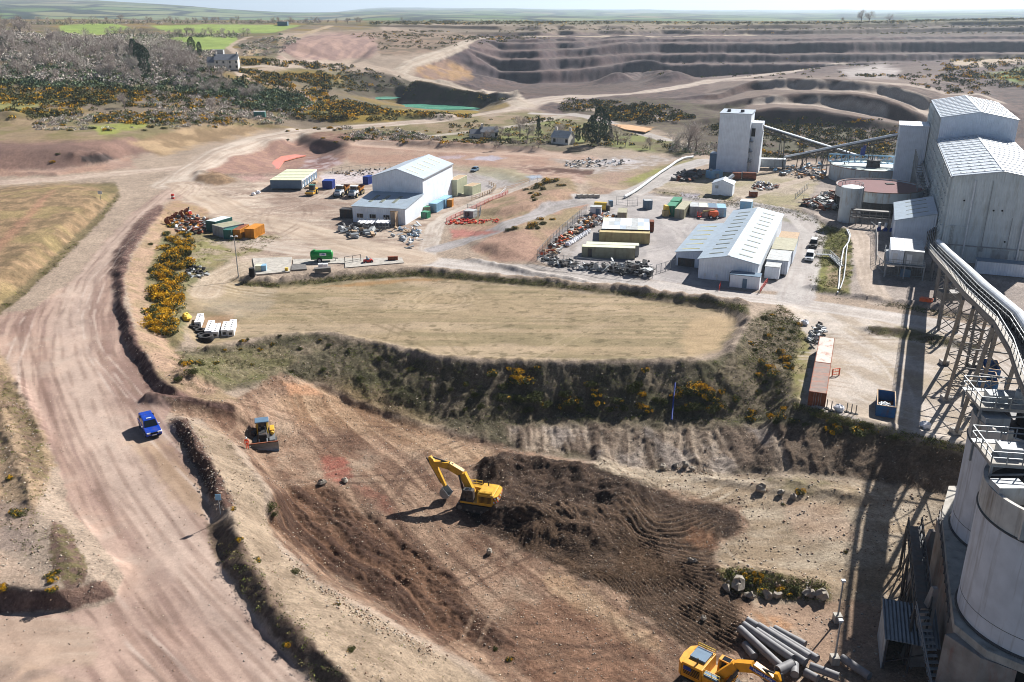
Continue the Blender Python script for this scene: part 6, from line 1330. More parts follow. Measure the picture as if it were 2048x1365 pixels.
def excavator(label, pos, rz, boom, stick, paint, stripes, under=0, text=None):
    R = thing('excavator', label, 'excavator', pos, rz); Y = M[paint]
    for y in (-1.3, 1.3):
        track(R, y, 4.9, .65, .98)
    b = MB(); b.box(-1.4, -1.0, .35, 1.4, 1.0, .9); b.cyl((0, 0, .9), (0, 0, 1.2), .85, None, 20); b.build('undercarriage', M['dsteel'], R)
    b = MB(); b.box(-2.5, -1.55, 1.2, 1.95, 1.55, 1.45); b.build('deck', Y, R)
    b = MB(); b.tbox(-2.55, -1.58, 1.45, -.35, 1.58, 2.75, .05, .06); b.box(-.35, -1.58, 1.45, 1.5, -.62, 2.2); b.build('engine_hood', Y, R, False, .06)
    b = MB(); b.box(-2.2, -.5, 2.75, -.6, 1.2, 2.98); b.box(-.3, -1.45, 2.2, 1.2, -.75, 2.4); b.build('hood_cover', Y if stripes else M['cblue'], R)
    b = MB()
    for i in range(6): b.box(-2.3, 1.57 if True else 0, 1.65 + i * .15, -.6, 1.60, 1.72 + i * .15)
    for i in range(6): b.box(-2.3, -1.6, 1.65 + i * .15, -.6, -1.57, 1.72 + i * .15)
    b.build('grille', M['dark'], R)
    b = MB(); b.add([(-2.55,-1.6,1.15),(-2.95,-1.2,1.15),(-3.1,0,1.15),(-2.95,1.2,1.15),(-2.55,1.6,1.15),(-2.55,-1.6,2.6),(-2.95,-1.2,2.6),(-3.1,0,2.6),(-2.95,1.2,2.6),(-2.55,1.6,2.6)], [(4,3,2,1,0),(5,6,7,8,9),(0,1,6,5),(1,2,7,6),(2,3,8,7),(3,4,9,8),(4,0,5,9)]); cw = b.build('counterweight', Y, R)
    if stripes:
        rings = [(-2.55, -1.62), (-2.97, -1.22), (-3.13, 0), (-2.97, 1.22), (-2.55, 1.62)]; b = MB(); k = 0
        for (p, q) in zip(rings[:-1], rings[1:]):
            for i in range(3):
                f = lambda t, z: (p[0] + (q[0] - p[0]) * t, p[1] + (q[1] - p[1]) * t, z)
                for j in range(3):
                    t0, t1 = i / 3, (i + 1) / 3; z0 = 1.25 + j * .45; sh_ = .3
                    b.quad(f(t0, z0), f(t1, z0 + sh_ * .5), f(t1, z0 + sh_ * .5 + .22), f(t0, z0 + .22), k % 2); k += 1
        b.build('chevron', [M['trim'], M['red']], cw)
    s_ = 1
    b = MB(); b.add([(.15,.62,1.45),(1.95,.62,1.45),(1.95,1.55,1.45),(.15,1.55,1.45),(.2,.66,3.05),(1.55,.66,3.05),(1.55,1.5,3.05),(.2,1.5,3.05)], [(0,3,2,1),(4,5,6,7),(0,1,5,4),(1,2,6,5),(2,3,7,6),(3,0,4,7)]); cb = b.build('cab', M['dsteel'] if stripes else Y, R, False, .04)
    b = MB(); b.quad((.3,1.57,2.0),(1.0,1.57,2.0),(.98,1.53,2.92),(.3,1.53,2.92)); b.quad((1.1,1.57,1.6),(1.85,1.57,1.6),(1.52,1.53,2.92),(1.08,1.53,2.92)); b.quad((1.97,.7,1.6),(1.97,1.48,1.6),(1.60,1.42,2.95),(1.60,.72,2.95)); b.quad((.35,.6,2.1),(.35,.63,2.95),(1.4,.63,2.95),(1.7,.6,2.1)); b.quad((.5,.8,3.07),(1.3,.8,3.07),(1.3,1.4,3.07),(.5,1.4,3.07)); b.build('glass', M['glass'], cb)
    if stripes: b = MB(); b.box(.9, .75, 1.9, 1.15, 1.1, 2.5); b.build('seat', M['red'], cb)
    # boom, stick, bucket in the plane y = -.15
    bm_ = MB().at(0, -.15, 0); hs = [.75] + [.95] * (len(boom) - 2) + [.5]; arm(bm_, boom, .62, hs); bo = bm_.build('boom', Y, R)
    p, q = boom[1], boom[-1]; c = MB()
    for y in (-.62, .32): c.cyl((1.7, y, 1.7), (p[0] + .3, y, p[1] - .1), .12, None, 10); c.cyl((1.7, y, 1.7), (1.7 + (p[0] + .3 - 1.7) * .55, y, 1.7 + (p[1] - 1.8) * .55), .18, None, 10)
    c.build('boom_cylinder', M['dsteel'], R)
    c = MB().at(0, -.15, 0); m_ = ((p[0] + q[0]) / 2, (p[1] + q[1]) / 2 + .62); c.cyl((m_[0] - .8, 0, m_[1]), (q[0] - .1, 0, q[1] + .75), .1, None, 10); c.cyl((m_[0] - .8, 0, m_[1] - .05), (m_[0] + .9, 0, m_[1] + .1), .17, None, 10); c.build('stick_cylinder', M['dsteel'], bo)
    st = MB().at(0, -.15, 0); d = Vector((stick[1][0] - stick[0][0], stick[1][1] - stick[0][1])).normalized(); t0 = (stick[0][0] - d.x * .9, stick[0][1] - d.y * .9); arm(st, [t0, stick[0], stick[1]], .42, [.35, .78, .36]); so = st.build('stick', Y, R)
    c = MB().at(0, -.15, 0); n_ = Vector((-d.y, d.x)) * (.5 if d.x < 0 or True else -.5); c.cyl((t0[0] + n_.x, 0, t0[1] + n_.y), (stick[1][0] + n_.x * .7 - d.x * .6, 0, stick[1][1] + n_.y * .7 - d.y * .6), .1, None, 10); c.build('bucket_cylinder', M['dsteel'], so)
    e = stick[1]; bk = MB().at(0, -.15, 0); rr = .8; pts = []
    for i in range(9): t = math.radians(70 - i * 32); pts.append((e[0] - .15 + rr * math.cos(t) * .9, e[1] - .75 + rr * math.sin(t)))
    inn = [(e[0] - .15 + (x - e[0] + .15) * .9, z + .04) for x, z in pts]; loop = pts[:8]; lin_ = inn[:8]
    for y0, y1 in ((-.72, -.68), (.68, .72)): bk.prof(loop, y0, y1)
    for i in range(7): bk.add([(loop[i][0], -.7, loop[i][1]), (loop[i + 1][0], -.7, loop[i + 1][1]), (loop[i + 1][0], .7, loop[i + 1][1]), (loop[i][0], .7, loop[i][1]), (lin_[i][0], -.7, lin_[i][1]), (lin_[i + 1][0], -.7, lin_[i + 1][1]), (lin_[i + 1][0], .7, lin_[i + 1][1]), (lin_[i][0], .7, lin_[i][1])], [(0,1,2,3),(7,6,5,4),(0,4,5,1),(2,6,7,3)])
    bo2 = bk.build('bucket', M['steel'], R); tt = MB().at(0, -.15, 0); x, z = loop[7]; x2, z2 = loop[6]; dd = Vector((x - x2, z - z2)).normalized()
    for i in range(5): y = -.62 + i * .31; tt.add([(x, y - .07, z), (x, y + .07, z), (x + dd.x * .32, y + .02, z + dd.y * .32), (x + dd.x * .32, y - .02, z + dd.y * .32), (x + .06, y, z + .08)], [(0,1,2,3),(0,4,1),(1,4,2),(3,4,0)])
    tt.build('tooth', M['steel'], bo2)
    r_ = MB(); r_.rails([(-2.3, 1.4, 2.75), (-.5, 1.4, 2.75)], .5, .9, .025); r_.rails([(-.2, -1.5, 2.2), (1.4, -1.5, 2.2)], .8, .8, .025); r_.build('handrail', M['ytarp'], R); x_ = MB(); x_.cyl((-1.2, -.9, 2.7), (-1.2, -.9, 3.4), .09); x_.build('exhaust', M['dsteel'], R)
    return R, bo
def word(txt, par, M4, size, m, depth=.01):
    cu = bpy.data.curves.new('lettering', 'FONT'); cu.body = txt; cu.size = size; cu.extrude = depth; cu.align_x = 'CENTER'; cu.align_y = 'CENTER'
    tmp = bpy.data.objects.new('tmp', cu); C.objects.link(tmp); dg = bpy.context.evaluated_depsgraph_get(); me = bpy.data.meshes.new_from_object(tmp.evaluated_get(dg)); bpy.data.objects.remove(tmp)
    me.name = 'lettering'; me.materials.clear(); me.materials.append(m); me.transform(M4); o = bpy.data.objects.new('lettering', me); C.objects.link(o); o.parent = par; return o
g = P(956, 1013); a1 = math.atan2(.27, -.96)
excavator('yellow excavator with red and white tail chevrons working on the dark spoil heap', (g.x, g.y, g.z - .05), a1, [(.7, 1.9), (2.1, 4.5), (3.9, 5.4), (6.1, 5.5)], [(6.1, 5.5), (4.5, 2.3)], 'yel', True)
g = P(1395, 1352); a2 = math.atan2(-.62, .78)
R, bo = excavator('orange yellow excavator beside the grey pipe stack at the bottom edge', (g.x + 1.0, g.y - 1.5, g.z - .05), a2, [(.7, 1.9), (2.4, 4.0), (4.0, 4.7), (6.4, 4.3)], [(6.4, 4.3), (7.2, 2.0)], 'oyel', False)
ang_ = math.atan2(4.3 - 4.7, 6.4 - 4.0); mid = Vector((5.0, -.15 - .335, 4.53))
b = MB(); d = Vector((math.cos(ang_), 0, math.sin(ang_))); n_ = Vector((-math.sin(ang_), 0, math.cos(ang_)))
b.quad(*[tuple(mid + d * x + n_ * z) for x, z in ((-1.3, -.2), (1.3, -.2), (1.3, .2), (-1.3, .2))]); b.build('name_panel', M['nblue'], bo)
word('Morris Leslie', bo, Matrix.Translation(mid + Vector((0, -.012, 0))) @ Matrix.Rotation(-ang_, 4, 'Y') @ Matrix.Rotation(math.radians(90), 4, 'X'), .36, M['trim'])
b = MB(); b.quad((-2.3, -1.605, 2.1), (-1.5, -1.605, 2.1), (-1.5, -1.605, 2.55), (-2.3, -1.605, 2.55)); b.build('logo_panel', M['nblue'], R)
def dozer():
    hd = Vector((.27, -.963, 0)); mid = P(528, 901); c = mid - hd * 2.9
    R = thing('bulldozer', 'yellow and black bulldozer facing the camera with a wide steel blade', 'bulldozer', (c.x, c.y, HB(c.x, c.y) - .03), math.atan2(hd.y, hd.x))
    for y in (-1.25, 1.25): track(R, y, 3.9, .75, 1.1, 'steel')
    b = MB(); b.box(-1.6, -.86, .6, 1.7, .86, 1.5); b.build('chassis', M['dsteel'], R)
    b = MB(); b.tbox(.1, -.62, 1.5, 1.95, .62, 2.2, .05, .08); b.build('engine_hood', M['dsteel'], R, False, .05); b = MB(); b.box(1.96, -.5, 1.0, 2.0, .5, 2.1); b.build('radiator_grille', M['black'], R); b = MB(); b.cyl((1.0, .4, 2.2), (1.0, .4, 3.0), .08); b.cyl((.5, -.3, 2.2), (.5, -.3, 2.7), .12); b.build('exhaust', M['dsteel'], R)
    b = MB(); b.add([(-1.35,-.8,1.5),(.15,-.7,1.5),(.15,.7,1.5),(-1.35,.8,1.5),(-1.2,-.72,3.15),(-.05,-.62,3.15),(-.05,.62,3.15),(-1.2,.72,3.15)], [(4,5,6,7),(0,1,5,4),(1,2,6,5),(2,3,7,6),(3,0,4,7)]); cb = b.build('cab', M['glass'], R)
    b = MB(); 
    for x, y in ((-1.35, -.8), (.15, -.7), (.15, .7), (-1.35, .8)): b.bar((x, y, 1.5), (x * .86 - .05, y * .9, 3.15), .1)
    b.build('cab_frame', M['ytarp'], cb)
    b = MB(); b.box(-1.5, -.95, 3.15, .15, .95, 3.32); b.build('roof', M['cblue'], R, False, .05)
    b = MB(); b.box(-.75, -.3, 1.7, -.3, .3, 2.4); b.build('seat', M['red'], cb)
    for y in (1, -1): b = MB(); b.box(-1.75, y * 1.28 - .32, 1.2, -.1, y * 1.28 + .32, 1.85); b.cyl((-.1, y * 1.28, 1.5), (.3, y * 1.28, 1.45), .26, None, 12); b.build('side_tank', M['yel' if y > 0 else 'dsteel'], R, False, .08)
    b = MB(); b.box(-2.1, -.8, 1.1, -1.5, .8, 2.2); b.build('rear_tank', M['dsteel'], R, False, .06)
    b = MB(); pr_ = []
    for i in range(8): t = i / 7; pr_.append((2.75 + .28 * math.cos(math.pi * (t - .5)) * -1 + .28 + .12 * (t - .5), .05 + 1.35 * t))
    for (x0, z0), (x1, z1) in zip(pr_[:-1], pr_[1:]): b.add([(x0,-2,z0),(x1,-2,z1),(x1,2,z1),(x0,2,z0),(x0-.1,-2,z0),(x1-.1,-2,z1),(x1-.1,2,z1),(x0-.1,2,z0)], [(0,3,2,1),(4,5,6,7),(0,1,5,4),(3,7,6,2)])
    b.box(2.7, -2.03, .05, 2.95, -1.96, 1.3); b.box(2.7, 1.96, .05, 2.95, 2.03, 1.3); bl = b.build('blade', M['steel'], R); q = MB(); q.box(2.98, -2, -.08, 3.06, 2, .22); q.build('cutting_edge', M['cblue'], bl); q = MB(); q.box(2.78, -2, 1.38, 2.98, 2, 1.5); q.build('blade_lip', M['rust'], bl)
    for y in (-1.75, 1.75): b = MB(); b.bar((-.3, y, .5), (2.75, y, .5), .18, .28); b.build('push_arm', M['dsteel'], R)
    for y in (-.5, .5): b = MB(); b.cyl((1.9, y, 1.6), (2.72, y, .9), .1); b.build('lift_cylinder', M['steel'], R)
dozer()
def dumper(label, front, rear):
    c, a, L = head(front, rear); R = thing('dump_truck', label, 'dump truck', (c.x, c.y, c.z), a, 'articulated dump trucks')
    b = MB(); b.box(-4.2, -.9, .9, 3.6, .9, 1.3); b.build('chassis', M['dsteel'], R)
    b = MB(); b.add([(2.2,-1.25,1.0),(4.3,-1.05,.9),(4.3,1.05,.9),(2.2,1.25,1.0),(2.2,-1.2,2.4),(4.1,-.9,1.75),(4.1,.9,1.75),(2.2,1.2,2.4)], [(0,3,2,1),(4,5,6,7),(0,1,5,4),(1,2,6,5),(2,3,7,6),(3,0,4,7)]); b.build('bonnet', M['white'], R, False, .06)
    b = MB(); b.box(4.25, -.8, .8, 4.4, .8, 1.25); b.box(2.6, -.75, 2.3, 4.0, .75, 1.92); b.build('grille', M['cblue'], R)
    b = MB(); b.tbox(.7, -1.1, 1.3, 2.25, 1.1, 3.3, .12, .1); cb = b.build('cab', M['glass'], R); b = MB(); b.box(.65, -1.15, 3.3, 2.3, 1.15, 3.48); b.box(.68, -1.14, 1.3, 2.28, 1.14, 2.1); b.build('cab_panel', M['white'], cb)
    b = MB(); o = [(-4.6,-1.5,2.6),(.2,-1.5,2.3),(.2,1.5,2.3),(-4.6,1.5,2.6)]; i_ = [(-4.4,-1.0,1.35),(-.4,-1.0,1.2),(-.4,1.0,1.2),(-4.4,1.0,1.35)]
    b.add(o + i_, [(4,7,6,5),(0,4,5,1),(1,5,6,2),(2,6,7,3),(3,7,4,0)]); b.add([(x * .97 - .05, y * .95, z + .06) for x, y, z in o + i_], [(4,5,6,7),(0,1,5,4),(1,2,6,5),(2,3,7,6),(3,0,4,7)], 1); b.box(.0, -1.5, 2.3, .3, 1.5, 3.0); b.build('dump_body', [M['corange'], M['rust']], R)
    for x in (2.9, -1.6, -3.4):
        for y in (-1.15, 1.15): wheel(R, x, y, .8, .6, 'cyel')
    for y in (-1.3, 1.3): b = MB(); b.box(2.2, y - .12, 2.4, 2.35, y + .12, 2.9); b.build('mirror', M['black'], R)
dumper('white cabbed dump truck with an orange body, the one farther from the workshop', (669, 400), (697, 383)); dumper('white cabbed dump truck with an orange body, parked nearest the workshop', (698, 401), (726, 384))
def roller():
    c, a, L = head((613, 396), (636, 384)); R = thing('road_roller', 'yellow road roller with a dark glass cab near the office block', 'road roller', (c.x, c.y, c.z), a)
    b = MB(); b.cyl((1.7, -1.1, .78), (1.7, 1.1, .78), .78, None, 28); b.build('drum', M['brsteel'], R, True); b = MB(); b.box(.6, -1.35, .65, 2.75, -1.15, 1.15); b.box(.6, 1.15, .65, 2.75, 1.35, 1.15); b.box(2.6, -1.35, .65, 2.8, 1.35, 1.2); b.box(.5, -1.35, .6, .8, 1.35, 1.5); b.build('drum_frame', M['yel'], R)
    b = MB(); b.tbox(-1.1, -.8, 1.5, .4, .8, 2.95, .12, .1); b.build('cab', M['glass'], R); b = MB(); b.box(-1.15, -.9, 2.95, .5, .9, 3.08); b.build('roof', M['teal'], R)
    b = MB(); b.tbox(-3, -.85, .9, -1.1, .85, 1.9, .1, .1); b.box(-1.2, -.8, .8, .5, .8, 1.5); b.build('engine_hood', M['yel'], R, False, .05)
    for y in (-.85, .85): wheel(R, -1.9, y, .75, .5, 'cyel')
roller()
def tanker():
    A, r, l = place((622, 525), (667, 523)); R = thing('tanker_trailer', 'bright green tanker trailer with a white panel standing on the wash slab', 'tanker trailer', (A.x, A.y, A.z), r)
    L = 5.0; b = MB(); n = 24; pr_ = [(1.0 * math.cos(2 * math.pi * i / n), 1.75 + 1.0 * math.sin(2 * math.pi * i / n)) for i in range(n)]
    vs = []
    for x, k in ((-.1, .0), (.0, .6), (.2, .93), (.35, 1), (L - .35, 1), (L - .2, .93), (L, .6), (L + .1, 0)): vs += [(x, y * max(k, .02), 1.75 + (z - 1.75) * max(k, .02)) for y, z in pr_]
    b.add(vs, [(j * n + i, j * n + (i + 1) % n, (j + 1) * n + (i + 1) % n, (j + 1) * n + i) for j in range(7) for i in range(n)]); b.build('barrel', M['green'], R, True)
    b = MB(); b.box(.1, -.75, .75, L - .1, .75, 1.0); b.box(.1, -1.02, .95, L - .2, -.92, 1.35); b.build('frame', M['green'], R); b = MB(); b.bar((L - .2, 0, .85), (L + 1.1, 0, .7), .2); b.bar((L + .5, 0, .7), (L + .5, 0, .1), .1); b.build('drawbar', M['dsteel'], R)
    for y in (-1.05, 1.05): wheel(R, 2.0, y, .62, .5, 'gbox')
    b = MB(); b.quad((2.1,-1.03,1.65),(3.6,-1.03,1.65),(3.6,-.93,2.25),(2.1,-.93,2.25)); pn = b.build('sign_panel', M['white'], R); b = MB(); b.quad((2.35,-1.045,1.85),(3.35,-1.045,1.85),(3.35,-1.025,1.97),(2.35,-1.025,1.97)); b.quad((2.6,-1.015,2.03),(3.1,-1.015,2.03),(3.1,-.99,2.14),(2.6,-.99,2.14)); b.build('panel_print', M['nblue'], pn)
    b = MB(); b.cyl((.9, 0, 2.7), (.9, 0, 2.9), .35); b.build('filler_lid', M['green'], R)
tanker()
def lift():
    A, r, l = place((1394, 437), (1437, 438)); R = thing('boom_lift', 'orange boom lift parked in front of the grey container row', 'boom lift', (A.x, A.y, A.z), r)
    L = l; b = MB(); b.tbox(L - 2.6, -.9, .55, L - .2, .9, 1.15, .1, .05); b.build('chassis', M['orange'], R); b = MB(); b.tbox(L - 2.9, -.95, 1.2, L - .1, .95, 2.1, .25, .15); b.build('turret', M['orange'], R, False, .12)
    b = MB(); b.bar((L - 1.2, .3, 2.2), (1.6, .3, 1.9), .35, .45); b.bar((1.9, .3, 1.9), (.9, .3, 1.0), .22, .25); b.build('boom', M['cyel'], R)
    b = MB(); b.box(.1, -.5, .4, 1.1, 1.0, .5); b.rails([(.1, -.5, .5), (1.1, -.5, .5), (1.1, 1, .5), (.1, 1, .5), (.1, -.5, .5)], 1.05, .5, .03); b.build('basket', M['red'], R)
    for x in (L - 2.3, L - .5):
        for y in (-1, 1): wheel(R, x, y, .5, .35, 'white')
lift()
def compactor():
    A, r, l = place((726, 527), (747, 525)); R = thing('ride_on_sweeper', 'small red ride-on machine with a dark seat on the slab', 'sweeper', (A.x, A.y, A.z), r); L = l
    b = MB(); b.tbox(.1, -.6, .25, L - .1, .6, .8, .15, .1); b.build('body', M['red'], R, False, .06); b = MB(); b.box(L * .4, -.4, .8, L * .62, .4, .95); b.box(L * .36, -.4, .8, L * .44, .4, 1.5); b.build('seat', M['cblue'], R); b = MB(); b.bar((L * .75, 0, .8), (L * .66, 0, 1.3), .06); b.build('steering_column', M['black'], R)
    for x in (.5, L - .5):
        for y in (-.6, .6): wheel(R, x, y, .3, .2)
compactor()
def yellow_hopper():
    A, r, l = place((1326, 434.5), (1341, 434)); R = thing('yellow_hopper', 'yellow hopper machine with a square bin at the end of the green containers', 'hopper', (A.x, A.y, A.z), r); L = l
    b = MB(); b.tbox(.8, 0, .5, L, 2, 3, .0, 0, 0, .7); b.build('hopper_body', M['ytarp'], R); b = MB(); b.box(.0, -.5, .2, 1.5, .8, 1.8); b.build('bin', M['cyel'], R); b = MB(); b.bar((.1, 0, 0), (.1, 0, 1), .15); b.bar((L - .2, 0, 0), (L - .2, 0, .7), .15); b.build('leg', M['dsteel'], R)
yellow_hopper()
# ------------------------------------------------------------------ the person by the bulldozer
def person():
    g = P(495, 899); bm = bmesh.new(); sk = bm.verts.layers.skin.verify(); V = {}
    def v(n, co, r, par=None, root=False):
        x = bm.verts.new(co); x[sk].radius = (r, r) if not isinstance(r, tuple) else r; x[sk].use_root = root; V[n] = x
        if par: bm.edges.new((V[par], x))
    v('pel', (0, 0, .95), (.17, .12), None, True); v('waist', (0, 0, 1.1), (.15, .11), 'pel'); v('chest', (0, 0, 1.33), (.19, .13), 'waist'); v('neck', (0, .01, 1.5), .065, 'chest'); v('jaw', (0, .03, 1.58), (.075, .085), 'neck'); v('crown', (0, .015, 1.7), (.085, .1), 'jaw')
    for s_ in (-1, 1):
        k = 'lr'[s_ > 0]; v('sh' + k, (s_ * .2, 0, 1.42), .075, 'chest'); v('el' + k, (s_ * .27, -.03, 1.14), .05, 'sh' + k); v('wr' + k, (s_ * .27, .08, .9), .034, 'el' + k); v('pa' + k, (s_ * .27, .1, .82), (.036, .02), 'wr' + k)
        for i in range(4): o = (i - 1.5) * .019; v('f%d' % i + k, (s_ * .27, .1 + o, .77), .009, 'pa' + k); v('g%d' % i + k, (s_ * .262, .105 + o, .73 - .006 * (i in (1, 2))), .008, 'f%d' % i + k)
        v('t' + k, (s_ * .255, .145, .80), .010, 'pa' + k); v('u' + k, (s_ * .25, .16, .765), .009, 't' + k)
        v('hip' + k, (s_ * .1, 0, .88), .095, 'pel'); v('kn' + k, (s_ * .12, .02, .5), .065, 'hip' + k); v('an' + k, (s_ * .13, -.02, .1), .048, 'kn' + k); v('toe' + k, (s_ * .14, .13, .04), (.045, .035), 'an' + k)
    me = bpy.data.meshes.new('person'); bm.to_mesh(me); bm.free(); o = bpy.data.objects.new('tmp', me); C.objects.link(o); o.modifiers.new('s', 'SKIN').use_smooth_shade = True; o.modifiers.new('d', 'SUBSURF').levels = 1
    m2 = bpy.data.meshes.new_from_object(o.evaluated_get(bpy.context.evaluated_depsgraph_get())); bpy.data.objects.remove(o); m2.name = 'person'; m2.materials.clear()
    for q in (M['hv'], M['skin'], M['black']): m2.materials.append(q)
    for p in m2.polygons: z = p.center.z; p.material_index = 1 if z > 1.47 or (z < .88 and abs(p.center.x) > .215 and z > .6) else (2 if z < .15 else 0)
    r = bpy.data.objects.new('person', m2); C.objects.link(r); r.location = (g.x, g.y, HB(g.x, g.y) - .01); r.rotation_euler = (0, 0, math.radians(175)); tag(r, 'person in orange hi-vis overalls standing beside the bulldozer blade', 'person')
    b = MB(); b.cyl((0, .02, 1.69), (0, .02, 1.76), .125, .115, 16); b.cyl((0, .02, 1.76), (0, .02, 1.83), .115, .05, 16); b.cyl((0, .1, 1.685), (0, .1, 1.70), .12, .12, 16); b.build('hard_hat', M['white'], r, True)
    b = MB(); 
    for z in (1.08, 1.25): b.ring((0, 0, z), .165, .012, 18, 6, 0, .025)
    b.build('reflective_band', M['trim'], r)
    b = MB(); [b.lump((s_ * .032, .112, 1.645), .012, .008, .009, 1, 6, 4) for s_ in (-1, 1)]; b.box(-.028, .105, 1.565, .028, .115, 1.574); b.build('eyes_and_mouth', M['dark'], r); b = MB(); b.lump((0, .122, 1.615), .014, .02, .022, 2, 6, 4); [b.lump((s_ * .092, .01, 1.63), .012, .022, .032, 3, 6, 4) for s_ in (-1, 1)]; b.build('nose_and_ears', M['skin'], r, True)
person()
# ------------------------------------------------------------------ pipes, posts, fences, loose things
def pxc(x, y, z=None):
    p = P(1280 + x / 4.876, 1180 + y / 4.876); return p
pl_ = [((965,445),(1370,840),.9,'leftmost long grey pipe in the stack'), ((1000,415),(1475,765),1.0,'second long grey pipe in the stack'), ((1125,470),(1605,795),.95,'third long grey pipe in the stack'), ((1145,425),(1640,745),1.0,'long grey pipe in the middle of the stack'), ((1250,460),(1720,758),.9,'long grey pipe fifth from the left'), ((1300,445),(1600,612),.9,'shorter grey pipe at the far side of the stack'), ((1035,365),(1140,430),.9,'short grey pipe at the upper end of the stack'), ((1020,560),(1110,690),.35,'pipe lying low in the stack shadow'), ((1330,880),(1475,812),1.0,'thick grey pipe lying across the lower end'), ((1500,800),(1495,905),.95,'grey pipe end pointing to the bottom edge'), ((1600,850),(1730,925),.6,'grey pipe at the bottom right of the stack'), ((1650,790),(1930,900),.6,'dark grey pipe running out to the right'), ((1960,710),(2230,900),.6,'dark grey pipe lying apart at the right')]
for i, (a, b_, zz, lab) in enumerate(pl_):
    A, B = pxc(*a), pxc(*b_); r = .40 if i != 8 else .52; R = thing('pipe', lab, 'pipe', A, 0, 'grey concrete pipes'); d = B - A; d.z = 0; zc = r + (zz - .35) * .9
    b = MB(); n = 22; h = d.normalized(); s_ = Vector((-h.y, h.x, 0)); vs = []
    for p, q in ((Vector((0, 0, 0)), r), (d, r), (d, r * .82), (Vector((0, 0, 0)), r * .82)):
        for k in range(n): t = 2 * math.pi * k / n; vs.append(tuple(p + s_ * (q * math.cos(t)) + Vector((0, 0, zc + q * math.sin(t)))))
    b.add(vs, [(j * n + k, j * n + (k + 1) % n, ((j + 1) % 4) * n + (k + 1) % n, ((j + 1) % 4) * n + k) for j in range(4) for k in range(n)]); b.build('barrel', M['pipe'], R, True)
    b = MB(); c_ = d * .985; b.cyl(tuple(c_ + Vector((0, 0, zc))), tuple(d + Vector((0, 0, zc))), r + .03, None, n); b.build('collar', M['pipe'], R)
def lamp(label, base, top_v, h, arm_=.0, base_block=False):
    g = P(*base); R = thing('lamp_post', label, 'lamp post', (g.x, g.y, g.z - .05)); b = MB(); b.cyl((0, 0, 0), (0, 0, h), .11, .07, 10); b.build('pole', M['steel'], R)
    b = MB()
    for s_ in ((0,) if base_block else (-1, 1)): b.box(s_ * .5 - .2, -.2, h - .1, s_ * .5 + .2, .15, h + .12)
    b.bar((-.6, 0, h), (.6, 0, h), .05) if not base_block else 0; b.build('lamp_head', M['trim'], R)
    if base_block: b = MB(); b.box(-.4, -.4, 0, .4, .4, .9); b.build('base_block', M['conc'], R)
lamp('tall lamp post with twin heads at the corner of the pad', (477, 554), 476, 8.8); lamp('lamp post on a concrete block, the farther of two near the silos', (1674, 1243), 0, 5.2, 0, True); lamp('lamp post on a concrete block, nearest the pipe stack', (1668, 1326), 0, 5.2, 0, True)
g = P(441, 1030); R = thing('sign_post', 'thin post with a pale sign plate on the bank beside the haul road', 'sign', (g.x, g.y, g.z)); b = MB(); b.cyl((0,0,0),(0,0,2.3),.045); b.build('post', M['steel'], R); b = MB(); b.box(-.3,-.05,1.8,.3,-.02,2.5); b.build('plate', M['lblue'], R)
g = P(202, 400); R = thing('sign_post', 'small white sign on the tan hill left of the junction', 'sign', (g.x, g.y, g.z)); b = MB(); b.cyl((0,0,0),(0,0,2.4),.06); b.build('post', M['steel'], R); b = MB(); b.box(-.6,-.05,1.6,.6,-.02,2.5); b.build('plate', M['trim'], R)
g = P(346, 398); R = thing('marker_barrel', 'red and white marker barrel at the road junction', 'barrel', (g.x, g.y, g.z)); b = MB(); b.cyl((0,0,0),(0,0,.5),.45); b.cyl((0,0,.9),(0,0,1.4),.45); b.build('red_band', M['red'], R); b = MB(); b.cyl((0,0,.5),(0,0,.9),.44); b.build('white_band', M['white'], R)
def fence(name, label, px, h, step, m, rails=(1, .5), mesh=None, cat='fence', pr=.05):
    pts = []
    W = [P(*p) for p in px]; R = thing(name, label, cat, W[0]); 
    for a, b in zip(W[:-1], W[1:]):
        L = (b - a).length; k = max(1, round(L / step)); pts += [a.lerp(b, i / k) for i in range(k)]
    pts.append(W[-1]); pts = [Vector((p.x, p.y, HB(p.x, p.y))) - W[0] for p in pts]
    b = MB(); [b.bar(p - Vector((0,0,.3)), p + Vector((0, 0, h)), pr * 2) for p in pts]; b.build('posts', m, R)['kind'] = 'stuff'
    b = MB()
    for p, q in zip(pts[:-1], pts[1:]):
        for r in rails: b.bar(p + Vector((0, 0, h * r)), q + Vector((0, 0, h * r)), pr * 1.2)
        if mesh:
            n = max(2, int((q - p).length / mesh))
            for i in range(n): e = p.lerp(q, (i + .5) / n); b.bar(e + Vector((0, 0, .1)), e + Vector((0, 0, h)), .022)
    b.build('rails', m, R)
    return R
fence('palisade_fence', 'tall grey steel fence along the left side of the scrap yard', [(1074, 522), (1100, 493), (1130, 465), (1172, 430)], 2.6, 2.6, M['steel'], (.95, .15), .35)
fence('palisade_fence', 'tall grey steel fence with scaffold posts along the front of the yard', [(1074, 522), (1100, 531), (1180, 541), (1250, 550), (1305, 557)], 2.6, 2.8, M['steel'], (1, .6, .2), .5)
fence('palisade_fence', 'short grey fence between the front fence and the long shed', [(1312, 549), (1340, 540), (1352, 536)], 2.2, 2, M['steel'], (.95, .2), .4)
fence('yard_gate', 'wide steel mesh gate at the back of the container yard', [(1233, 410), (1255, 413), (1275, 412)], 2.6, 5, M['steel'], (1, .66, .33, .05), .9, 'gate')
fence('barrier_fence', 'red plastic mesh barrier along the inner road', [(893, 445), (920, 432), (960, 413), (1000, 396), (1016, 388)], 1.1, 2.4, M['red'], (1, .75, .5, .25), .5)
